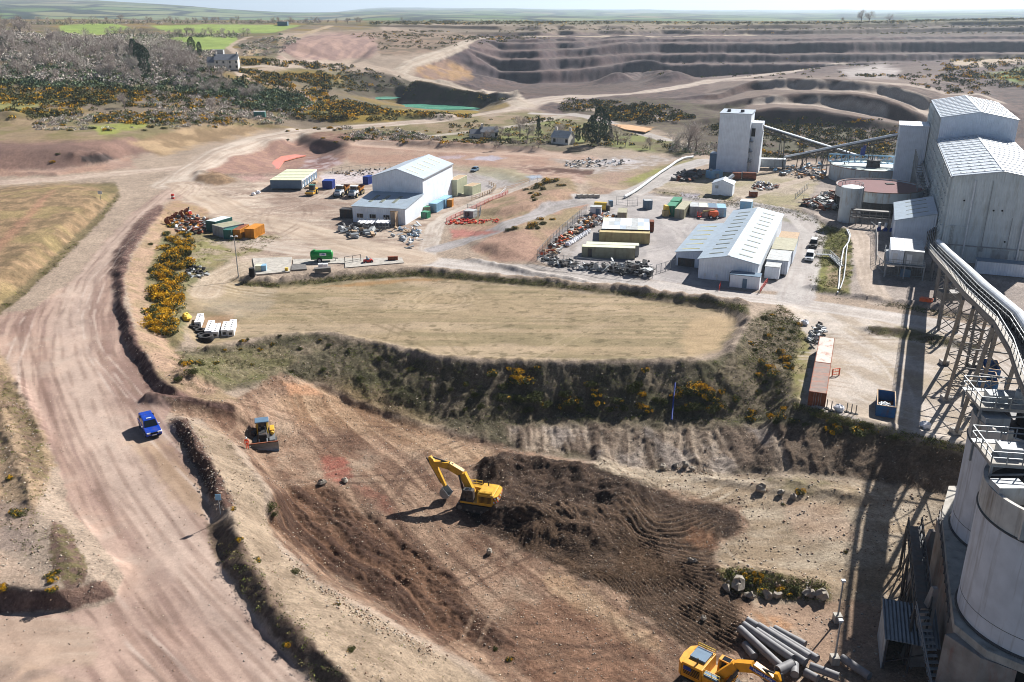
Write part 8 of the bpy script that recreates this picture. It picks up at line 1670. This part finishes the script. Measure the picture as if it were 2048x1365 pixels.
for u, v, k, r in [(1518,304,'y',2.0),(1535,308,'y',2.4),(1550,308,'m',1.8),(1575,305,'m',1.8),(1592,308,'y',2.3),(1605,308,'y',1.8),(1640,300,'g',2),(1680,258,'g',2.4),(1700,262,'g',2.6),(1760,262,'g',2),(1660,290,'g',2.2),(1625,275,'g',2.2),(1560,285,'g',2.0)]: bush(k, u, v, r, 'behind the pale tower')
for u, v, k, r in [(36,1028,'m',1.1),(22,958,'y',.6),(105,1150,'m',.9),(105,1160,'y',.8),(105,1180,'y',.7),(5,1178,'y',.8),(480,1080,'m',.6),(515,1122,'m',.6),(540,1018,'g',1.2),(545,1030,'g',.8),(465,1020,'y',.5),(590,1148,'g',.7),(450,700,'m',.6),(480,700,'m',.6),(375,730,'m',1.4),(385,745,'g',1.2),(360,760,'g',1.2),(395,730,'m',1.3),(430,728,'m',.8),(640,680,'m',.6),(560,672,'g',.6),(520,700,'m',.6),(505,730,'m',.6),(485,683,'m',.7),(495,680,'g',.5),(545,690,'m',.7),(600,700,'g',.9),(660,690,'g',.8),(700,700,'g',.8),(760,720,'g',.9),(820,740,'g',.9),(860,760,'g',.9),(720,760,'g',.8),(650,740,'g',.8),(580,745,'g',.6),(575,1290,'m',.6),(700,1300,'g',.6),(675,1210,'m',.5),(990,1300,'g',.5),(1020,1320,'m',.5)]: bush(k, u, v, r, 'scattered on the foreground banks')
for i in range(26): bush(rg.choice('mmyg'), rg.uniform(560, 940), rg.uniform(272, 288) if rg.random() < .3 else rg.uniform(255, 268), rg.uniform(1.0, 2.0), 'along the verge behind the yard')
for u, v, k, r in [(230,232,'y',2.2),(245,240,'m',2),(125,252,'y',1.6),(75,250,'m',2),(300,255,'m',2),(215,262,'m',2.2),(105,325,'y',1.1),(115,310,'g',1),(185,258,'g',2),(140,262,'m',1.6),(430,255,'m',1.5),(290,262,'g',1.6),(330,258,'g',1.6),(1425,312,'m',1.6),(1460,150,'g',3),(1475,150,'g',3),(1490,148,'g',3),(1240,205,'y',1.5),(1275,215,'g',5),(1290,210,'g',4),(1265,222,'g',4)]: bush(k, u, v, r, 'scattered over the rough middle ground')
MASSX = [([(1000,52),(1400,52),(2200,44),(2200,70),(1400,68),(1000,70)], 900, 1.1, 2.2, .8, (.6, .36, .04), 20)]
# masses of scrub, one object per kind of ground cover
def scatter(poly, n, seed):
    rng = np.random.default_rng(seed); m = inpoly(poly, U0, V0); idx = np.nonzero(m.ravel())[0]; ar = (GY.ravel()[idx] + 18) * np.interp(GY.ravel()[idx], RY[:-1], np.diff(RY)); pr = ar / ar.sum(); pick = rng.choice(idx, n, p=pr); j = rng.uniform(-.5, .5, (n, 2))
    return np.stack([GX.ravel()[pick] + j[:, 0], GY.ravel()[pick] + j[:, 1], GZ.ravel()[pick]], 1), rng
def mass(name, label, cat, jobs, mats, tri_n=34):
    cos, tris, mis, off = [], [], [], 0
    for poly, n, r0, r1, hk, wts, seed in jobs:
        base, rng = scatter(poly, n, seed); cl = fbm(base[:, 0] / 14, base[:, 1] / 14, seed + 300, 3); cl2 = fbm(base[:, 0] / 3.2, base[:, 1] / 3.2, seed + 400, 2); keep = cl * .6 + cl2 * .4 + rng.uniform(-.1, .1, n) > .47; base = base[keep]; n = len(base); r = rng.uniform(r0, r1, n); kind = np.array([rng.choice(len(mats), p=wts) for _ in range(n)])
        d = rng.normal(size=(n, tri_n, 3)); d /= np.linalg.norm(d, axis=2)[:, :, None]; d[:, :, 2] = np.abs(d[:, :, 2]); pos = base[:, None, :] + d * r[:, None, None] * rng.uniform(.6, 1.05, (n, tri_n, 1)) * np.array([1, 1, hk]); sz = np.repeat(r * .34, tri_n)
        co, tri = leaves(pos.reshape(-1, 3), sz, rng); mi = np.repeat(kind, tri_n); fl = rng.random(len(mi)) < .18; mi = np.where(fl, rng.integers(0, len(mats), len(mi)), mi); cos.append(co); tris.append(tri + off); mis.append(mi); off += len(co)
    o = bpy.data.objects.new(name, fastmesh(name, np.concatenate(cos), np.concatenate(tris), np.concatenate(mis), mats)); C.objects.link(o); return tag(o, label, cat, None, 'stuff')
G3 = [LM['dark'], LM['mid'], LM['yel']]
mass('gorse_scrub', 'low gorse scrub with yellow flowers covering the hillside', 'scrub', [
 ([(-300,166),(200,178),(420,190),(560,214),(520,228),(300,216),(60,206),(-300,204)], 2200, 1.1, 2.4, .8, (.52, .34, .14), 1), ([(-300,204),(170,206),(200,225),(100,238),(-300,236)], 1300, 1.0, 2.2, .8, (.52, .34, .14), 2), ([(200,222),(480,232),(500,250),(300,250),(190,246)], 500, 1.0, 2.2, .8, (.45, .3, .25), 3),
 ([(476,140),(560,150),(640,150),(680,160),(640,200),(560,180),(490,160)], 900, 1.2, 2.6, .8, (.5, .34, .16), 4), ([(560,190),(640,185),(700,204),(790,224),(920,230),(950,236),(860,238),(700,244),(600,240),(540,220)], 1700, 1.2, 2.4, .8, (.48, .3, .22), 5),
 ([(480,120),(560,122),(640,128),(640,140),(560,134),(490,132)], 300, 1.4, 2.8, .8, (.6, .3, .1), 6), ([(620,130),(700,130),(780,150),(840,165),(960,190),(1030,200),(980,204),(860,196),(760,186),(690,184),(640,160)], 900, 1.2, 2.4, .7, (.62, .3, .08), 7),
 ([(740,44),(960,42),(1400,46),(1400,50),(960,50),(740,52)], 1300, 1.2, 2.6, .9, (.55, .4, .05), 8), ([(1400,46),(1700,45),(1900,40),(2200,32),(2200,46),(1900,52),(1700,52),(1400,52)], 1500, 1.2, 2.8, .9, (.55, .4, .05), 9), ([(700,70),(820,62),(960,66),(1100,64),(1100,80),(940,90),(860,100),(760,100)], 500, 1.2, 2.4, .8, (.6, .35, .05), 10),
 ([(1880,130),(2000,128),(2060,140),(2060,180),(1960,176),(1880,160)], 700, 1.4, 3, .8, (.5, .25, .25), 11), ([(1900,120),(2060,118),(2060,130),(1920,132)], 200, 1.2, 2.4, .8, (.5, .3, .2), 12), ([(1200,215),(1340,215),(1400,240),(1300,250),(1220,240)], 700, 1.4, 2.8, .8, (.6, .32, .08), 13), ([(1480,232),(1760,240),(1830,262),(1820,318),(1480,318),(1400,260)], 1500, 1.0, 2.2, .7, (.62, .33, .05), 14), ([(1130,200),(1240,205),(1180,225),(1120,222)], 200, 1.2, 2.4, .8, (.6, .35, .05), 15),
 ([(1700,150),(1900,150),(1980,190),(1900,190),(1800,165)], 250, 1.2, 2.2, .7, (.6, .3, .1), 16), ([(640,262),(760,268),(960,280),(1090,284),(1090,290),(900,288),(700,284)], 300, .9, 1.8, .7, (.5, .35, .15), 17), ([(900,245),(1080,235),(1180,250),(1330,285),(1380,300),(1200,296),(1000,286),(900,270)], 500, .8, 1.8, .7, (.5, .42, .08), 18), ([(1300,120),(2100,110),(2100,150),(1800,156),(1300,158)], 260, 1.2, 2.4, .6, (.6, .4, .0), 19)] + MASSX, G3)
mass('evergreen_scrub', 'grey green evergreen undergrowth below the bare wood', 'scrub', [([(-300,124),(200,140),(430,150),(520,170),(640,215),(560,216),(420,192),(200,180),(-300,172)], 1900, 1.8, 3.6, .8, (.5, .3, .2), 31), ([(-300,70),(200,90),(330,108),(430,120),(440,150),(200,150),(-300,144)], 1500, 2, 4, .8, (.4, .35, .25), 32), ([(380,150),(560,180),(640,215),(520,225),(420,200)], 500, 1.6, 3.2, .8, (.6, .2, .2), 33)], [LM['rho'], LM['mid'], LM['fir']])
mass('twiggy_scrub', 'brown leafless scrub filling the wood and rough ground', 'scrub', [([(-300,52),(330,80),(430,110),(460,140),(400,180),(200,170),(-300,160)], 4800, 1.6, 3.6, 1.2, (.5, .4, .1), 41), ([(300,175),(640,215),(560,250),(300,240)], 700, 1.0, 2.2, .9, (.5, .3, .2), 42), ([(60,225),(560,235),(520,254),(300,258),(60,262)], 600, .8, 1.8, .8, (.5, .3, .2), 43), ([(480,90),(560,70),(600,80),(560,110),(490,116)], 300, 1.2, 2.4, .8, (.5, .3, .2), 44), ([(1340,290),(1440,290),(1440,312),(1340,310)], 120, 1, 2, 1, (.5, .4, .1), 45), ([(680,255),(800,262),(900,282),(700,280)], 200, 1, 2, .8, (.5, .3, .2), 46), ([(-40,45.5),(300,45),(640,43),(640,48),(300,49.5),(-40,51.5)], 700, 1.2, 2.6, 1.1, (.4, .2, .4), 47), ([(215,70),(480,71),(480,76.5),(215,77)], 300, 1.2, 2.6, 1.1, (.4, .2, .4), 48)], [LM['twig'], LM['twig2'], LM['rho']], 36)
mass('bank_plants', 'rough low plants and tufts growing on the banks round the pad', 'ground cover', [([(480,690),(560,672),(650,672),(770,694),(880,722),(1000,728),(1200,730),(1390,726),(1470,705),(1500,640),(1540,620),(1600,650),(1580,790),(1560,836),(1420,850),(1200,840),(1040,850),(960,850),(860,836),(760,810),(640,755),(480,775),(400,790),(340,760),(350,700)], 6500, .12, .36, .7, (.6, .26, .14), 51), ([(480,563),(560,566),(700,550),(830,541),(960,552),(1100,564),(1250,582),(1400,596),(1490,612),(1490,626),(1400,604),(1250,590),(1100,574),(960,562),(830,553),(700,561),(560,576),(480,571)], 2600, .16, .42, .9, (.5, .2, .3), 52), ([(395,480),(470,462),(560,475),(520,505),(440,520),(390,545)], 1500, .15, .4, .8, (.35, .3, .35), 53), ([(380,845),(450,870),(530,980),(535,1050),(640,1170),(760,1240),(900,1320),(1010,1400),(760,1480),(590,1240),(470,1060)], 350, .08, .26, .7, (.3, .3, .4), 54), ([(412,1050),(455,1040),(580,1230),(690,1350),(770,1450),(740,1490),(560,1280),(420,1100)], 260, .12, .36, .8, (.5, .2, .3), 55), ([(1632,452),(1690,458),(1705,490),(1700,590),(1618,584),(1632,520)], 3000, .15, .45, .8, (.15, .45, .4), 56), ([(-60,655),(20,595),(110,512),(195,430),(236,385),(240,395),(120,530),(25,612),(-60,680)], 700, .15, .4, .7, (.5, .2, .3), 57), ([(0,740),(40,800),(90,880),(100,960),(70,1060),(130,1050),(178,1130),(150,1170),(60,1130),(0,1040)], 1100, .1, .32, .7, (.45, .2, .35), 58), ([(1560,610),(1600,640),(1615,700),(1590,800),(1520,820),(1490,720)], 2200, .15, .42, .8, (.4, .2, .4), 59), ([(1590,806),(1680,832),(1800,862),(1950,898),(1950,912),(1800,880),(1680,848),(1590,822)], 1800, .15, .4, .8, (.45, .15, .4), 60), ([(1440,1140),(1500,1140),(1650,1165),(1660,1200),(1560,1198),(1460,1185)], 900, .12, .36, .8, (.4, .2, .4), 61), ([(1620,577),(1790,604),(1960,636),(1960,648),(1790,616),(1620,590)], 900, .15, .36, .8, (.5, .2, .3), 62), ([(1735,655),(1880,678),(1965,696),(1960,708),(1870,690),(1740,668)], 500, .15, .36, .8, (.6, .1, .3), 63), ([(330,420),(420,440),(400,460),(350,470)], 150, .2, .5, .8, (.5, .2, .3), 64), ([(1310,384),(1480,400),(1600,424),(1690,462),(1640,450),(1400,404)], 900, .2, .5, .8, (.5, .2, .3), 65)], [LM['dark'], LM['moss'], LM['grass']], 14)
# loose stones
def rubble(jobs):
    cos, fs, off = [], [], 0; tet = np.array([(0,1,2),(0,2,3),(0,3,1),(4,2,1),(4,3,2),(4,1,3)])
    for poly, n, r0, r1, seed in jobs:
        b, rng = scatter(poly, n, seed); n = len(b); r = r0 + (r1 - r0) * rng.random(n) ** 3; base = np.array([(0,0,.7),(.9,.1,0),(-.5,.8,.05),(-.45,-.8,0),(.05,0,-.5)]); v = base[None] * (1 + rng.uniform(-.35, .35, (n, 5, 3))); a = rng.uniform(0, 6.28, n); ca, sa = np.cos(a)[:, None], np.sin(a)[:, None]
        x = v[:, :, 0] * ca - v[:, :, 1] * sa; y = v[:, :, 0] * sa + v[:, :, 1] * ca; co = np.stack([x, y, v[:, :, 2]], 2) * r[:, None, None] + b[:, None, :]; cos.append(co.reshape(-1, 3)); fs.append((tet[None] + 5 * np.arange(n)[:, None, None]).reshape(-1, 3) + off); off += 5 * n
    f = np.concatenate(fs); rng = np.random.default_rng(3); mi = np.repeat(rng.choice(3, len(f) // 6, p=(.4, .4, .2)), 6)
    o = bpy.data.objects.new('loose_stones', fastmesh('loose_stones', np.concatenate(cos), f, mi, [pm('brown stone', (150, 124, 104), .9, 0, .3), pm('grey stone', (160, 150, 138), .9, 0, .3), pm('pale stone', (190, 174, 154), .9, 0, .2)])); C.objects.link(o); tag(o, 'loose stones and clods strewn over the worked ground and banks', 'rubble', None, 'stuff')
rubble([(EXC, 14000, .03, .17, 71), (BANKV, 4500, .04, .2, 72), (SPOIL, 4000, .03, .10, 73), ([(535,1050),(560,1095),(640,1170),(760,1240),(900,1320),(860,1320),(700,1240),(590,1150)], 900, .05, .22, 74), ([(340,840),(380,840),(470,1010),(440,1020),(380,930)], 900, .05, .2, 75), ([(380,845),(450,870),(530,980),(560,1100),(760,1240),(1010,1400),(760,1480),(590,1240),(470,1060)], 1500, .04, .16, 76), (FLR, 5000, .04, .26, 77), ([(222,540),(275,440),(320,415),(296,460),(260,520),(255,620),(345,770),(470,815),(345,800),(262,720)], 900, .05, .2, 78), ([(-100,740),(60,820),(120,1000),(230,1150),(150,1220),(-100,1225)], 2500, .04, .2, 79), (RD1, 5000, .03, .12, 80), (PAD, 1500, .03, .12, 81), ([(1440,1140),(1650,1165),(1660,1200),(1460,1190)], 500, .06, .3, 82), ([(1280,930),(1420,935),(1420,955),(1290,950)], 400, .05, .22, 83)])
# ------------------------------------------------------------------ trees
def bare_crown(seed, n=620, w=.55, h0=.25):
    rng = np.random.default_rng(seed); k = 9; cs = np.stack([rng.uniform(-.5, .5, k) * w, rng.uniform(-.5, .5, k) * w, rng.uniform(h0 + .2, .82, k)], 1); rs = rng.uniform(.14, .26, k); j = rng.integers(0, k, n); d = rng.normal(size=(n, 3)); d /= np.linalg.norm(d, axis=1)[:, None]; pos = cs[j] + d * (rs[j] * rng.uniform(.3, 1.05, n))[:, None]
    up = d * .6 + np.array([0, 0, .6]) + rng.normal(size=(n, 3)) * .3; up /= np.linalg.norm(up, axis=1)[:, None]; side = np.cross(up, rng.normal(size=(n, 3))); side /= np.linalg.norm(side, axis=1)[:, None]; L = rng.uniform(.06, .16, n)[:, None]; wd = .0052
    co = np.stack([pos - up * L * .5 - side * wd, pos - up * L * .5 + side * wd, pos + up * L * .5], 1).reshape(-1, 3); return fastmesh('crown', co, np.arange(3 * n).reshape(-1, 3), np.zeros(n), [LM['twig'] if seed % 2 else LM['twig2']]), cs
def bare_trunk(seed, cs, mat_):
    b = MB(); b.cyl((0, 0, -.05), (.01, .0, .34), .028, .02, 6); rnd = random.Random(seed)
    for c in cs: m = Vector((c[0] * .4, c[1] * .4, .34 + (c[2] - .34) * .45)); b.cyl((.01, 0, .3), tuple(m), .014, .009, 5, cap=False); b.cyl(tuple(m), tuple(c), .009, .003, 4, cap=False); [b.cyl(tuple(c), tuple(Vector(c) + Vector((rnd.uniform(-.16, .16), rnd.uniform(-.16, .16), rnd.uniform(.02, .2)))), .004, .001, 3, cap=False) for _ in range(3)]
    o = b.build('trunk', mat_); me = o.data; bpy.data.objects.remove(o); return me
TREES = []
for i in range(5): cm, cs = bare_crown(60 + i, 560 + 60 * i, .6 if i % 2 else .48, .2); TREES.append((cm, bare_trunk(i, cs, LM['bark'])))
def fir_crown(seed, n=1500, kind=0):
    rng = np.random.default_rng(seed); t = rng.random(n) ** .8; lay = np.sin(t * 34) * .25 + .85; rad = ((1 - t) ** .8 * .26 * lay if kind == 0 else .26 * np.sqrt(np.clip(1 - (t * 2 - 1.05) ** 2, .02, 1)) * (.7 + .5 * vn(t * 9, t * 0 + seed, seed))) * rng.uniform(.5, 1.05, n) ** .5; a = rng.uniform(0, 6.283, n); off = .1 * (vn(a * 1.3, t * 6, seed + 5) - .5) if kind else 0
    pos = np.stack([(rad + off) * np.cos(a), (rad + off) * np.sin(a), .08 + t * .92], 1); co, tri = leaves(pos, .045, rng); return fastmesh('crown', co, tri, (rng.random(n) < .12).astype(int), [LM['fir'], LM['dark']])
FIRS = [fir_crown(80, 1500, 0), fir_crown(81, 1700, 1), fir_crown(82, 1700, 1)]
b = MB(); b.cyl((0, 0, -.05), (0, 0, .6), .022, .01, 7); b.cyl((0, 0, .3), (.1, .05, .55), .009, .004, 5); b.cyl((0, 0, .35), (-.1, .03, .6), .009, .004, 5); _o = b.build('trunk', LM['bark']); FTR = _o.data; bpy.data.objects.remove(_o)
rt = random.Random(4)
def tree(u, v, h, label, group=None, fir=None, name='bare_tree', z=None):
    g = P(u, v) if not isinstance(u, Vector) else u; R = thing(name, label, 'tree', (g.x, g.y, g.z - .2), rt.uniform(0, 6.28), group); s_ = h
    cm, tm = (FIRS[fir], FTR) if fir is not None else rt.choice(TREES)
    for nm, me in (('trunk', tm), ('crown', cm)): o = bpy.data.objects.new(nm, me); C.objects.link(o); o.parent = R
    R.scale = (s_ * rt.uniform(.95, 1.45), s_ * rt.uniform(.95, 1.45), s_) if fir is None else (s_ * .72, s_ * .72, s_)
def wood(poly, n, h0, h1, label, group, seed):
    p, rng = scatter(poly, n, seed)
    for q in p: tree(Vector(q), 0, rng.uniform(h0, h1), label, group)
wood([(-240,68),(120,84),(240,100),(340,110),(420,122),(440,150),(330,170),(150,165),(-240,162)], 165, 7, 12, 'leafless grey brown tree in the wood on the hillside', 'bare trees of the hillside wood', 90)
wood([(-240,46),(100,60),(118,74),(-240,78)], 44, 8, 13, 'leafless tree at the upper edge of the wood', 'bare trees at the top of the wood', 91)
wood([(330,150),(480,160),(560,190),(500,200),(380,185)], 26, 4, 7, 'small leafless tree below the farmhouse', 'small bare trees below the farmhouse', 92)
for i in range(46): u = -20 + i * 16.5 + rt.uniform(-8, 8); tree(u, 47.5 + rt.uniform(-1, 1.5) + (1.5 if u < 200 else 0), rt.uniform(5, 9) * (1.3 if rt.random() < .15 else 1), 'leafless tree in the long hedge behind the green fields', 'bare trees of the far hedge')
for i in range(24): tree(220 + i * 12 + rt.uniform(-4, 4), 73 + rt.uniform(-1.5, 1.5), rt.uniform(5, 9), 'leafless tree in the hedge between the two fields', 'bare trees of the middle hedge')
for u, v, h in ((175,100,15),(235,103,12),(310,108,13),(345,112,14),(355,110,12),(195,108,10),(275,108,11)): tree(u, v, h, 'tall leafless tree in front of the green field', 'tall bare trees before the field')
for u, v, h, k, l in ((280,140,15,1,'large dark evergreen tree in the middle of the wood'),(292,155,17,1,'largest dark evergreen tree, nearest in the wood'),(270,120,13,2,'dark evergreen tree at the back of the wood'),(385,112,12,2,'evergreen tree beside the green field'),(400,112,9,1,'smaller evergreen tree left of the farmhouse'),(8,105,10,2,'evergreen tree at the left edge of the wood')): tree(u, v, h, l, None, k, 'evergreen_tree')
for u, v, h, k, l in ((1077,275,9,0,'conical dark fir in the cottage garden'),(1196,292,15.5,2,'tallest dark evergreen among the garden trees'),(1184,290,12,1,'dark evergreen left of the tallest garden tree'),(1210,286,12,2,'dark evergreen behind the tallest garden tree'),(1170,285,8,1,'small evergreen at the left of the garden trees'),(1222,288,7,0,'small fir right of the garden evergreens'),(1592,275,9,0,'lone fir on the dark bank behind the pale tower'),(1156,284,6,1,'low evergreen by the garden hedge')): tree(u, v, h, l, None, k, 'evergreen_tree')
for u, v, h, l in ((1376,304,13,'large leafless tree left of the pale tower'),(1392,302,12,'second large leafless tree left of the pale tower'),(1352,300,8,'smaller leafless tree near the pale tower'),(1120,280,8,'leafless tree behind the pale cottage'),(1040,276,10,'pale leafless tree behind the cottage garden'),(1056,280,8,'twiggy leafless tree beside the conical fir'),(1235,290,9,'leafless tree right of the tall evergreens'),(1300,300,6,'low leafless tree on the garden verge'),(1250,294,6,'twiggy tree at the right end of the garden'),(250,218,8,'lone leafless tree among the flowering gorse'),(425,224,7,'pale leafless tree by the green cabin'),(1000,276,6,'leafless tree by the grey cottage')): tree(u, v, h, l)
for u, h, l in ((1722,17,'broad bare tree standing on the skyline, left of the pair'),(1778,12,'bare tree standing on the skyline, right of the pair'),(1738,15,'bare tree close behind the broad skyline tree'),(1686,8,'small bare tree on the skyline'),(805,8,'bare tree on the heath skyline above the pit')): tree(u, 46.5, h, l)
for i in range(40): tree(980 + i * 4 + rt.uniform(-3, 3), rt.uniform(270, 300), rt.uniform(2.5, 5), 'small leafless tree in the cottage garden scrub', 'small bare trees round the cottages') if i % 3 == 0 else None

# say where each of several look-alikes stands
def spread():
    by = {}
    for o in C.objects:
        if o.parent is None and o.get('category') in ('gorse bush', 'tree', 'boulder') and o.get('group'): by.setdefault(o['label'], []).append(o)
    for lab, os_ in by.items():
        if len(os_) < 2: continue
        uv = [proj(np.array(o.location.x), np.array(o.location.y), np.array(o.location.z)) for o in os_]; us = np.array([float(a) for a, _ in uv]); vs = np.array([float(b) for _, b in uv])
        order = np.argsort(us); k = min(5, len(os_)); hw = {1: [''], 2: ['left', 'right'], 3: ['left', 'middle', 'right'], 4: ['far left', 'left', 'right', 'far right'], 5: ['far left', 'left', 'middle', 'right', 'far right']}[k]
        for r_, i in enumerate(order):
            part = [j for j in order if (np.where(order == j)[0][0] * k) // len(os_) == (r_ * k) // len(os_)]; q = hw[(r_ * k) // len(os_)]
            if len(part) > 1: rank = sorted(part, key=lambda j: -vs[j]).index(i); q += ' front' if rank < len(part) / 2 else ' back'
            t = lab + ', ' + q; os_[i]['label'] = t if len(t.split()) <= 16 else lab
spread()
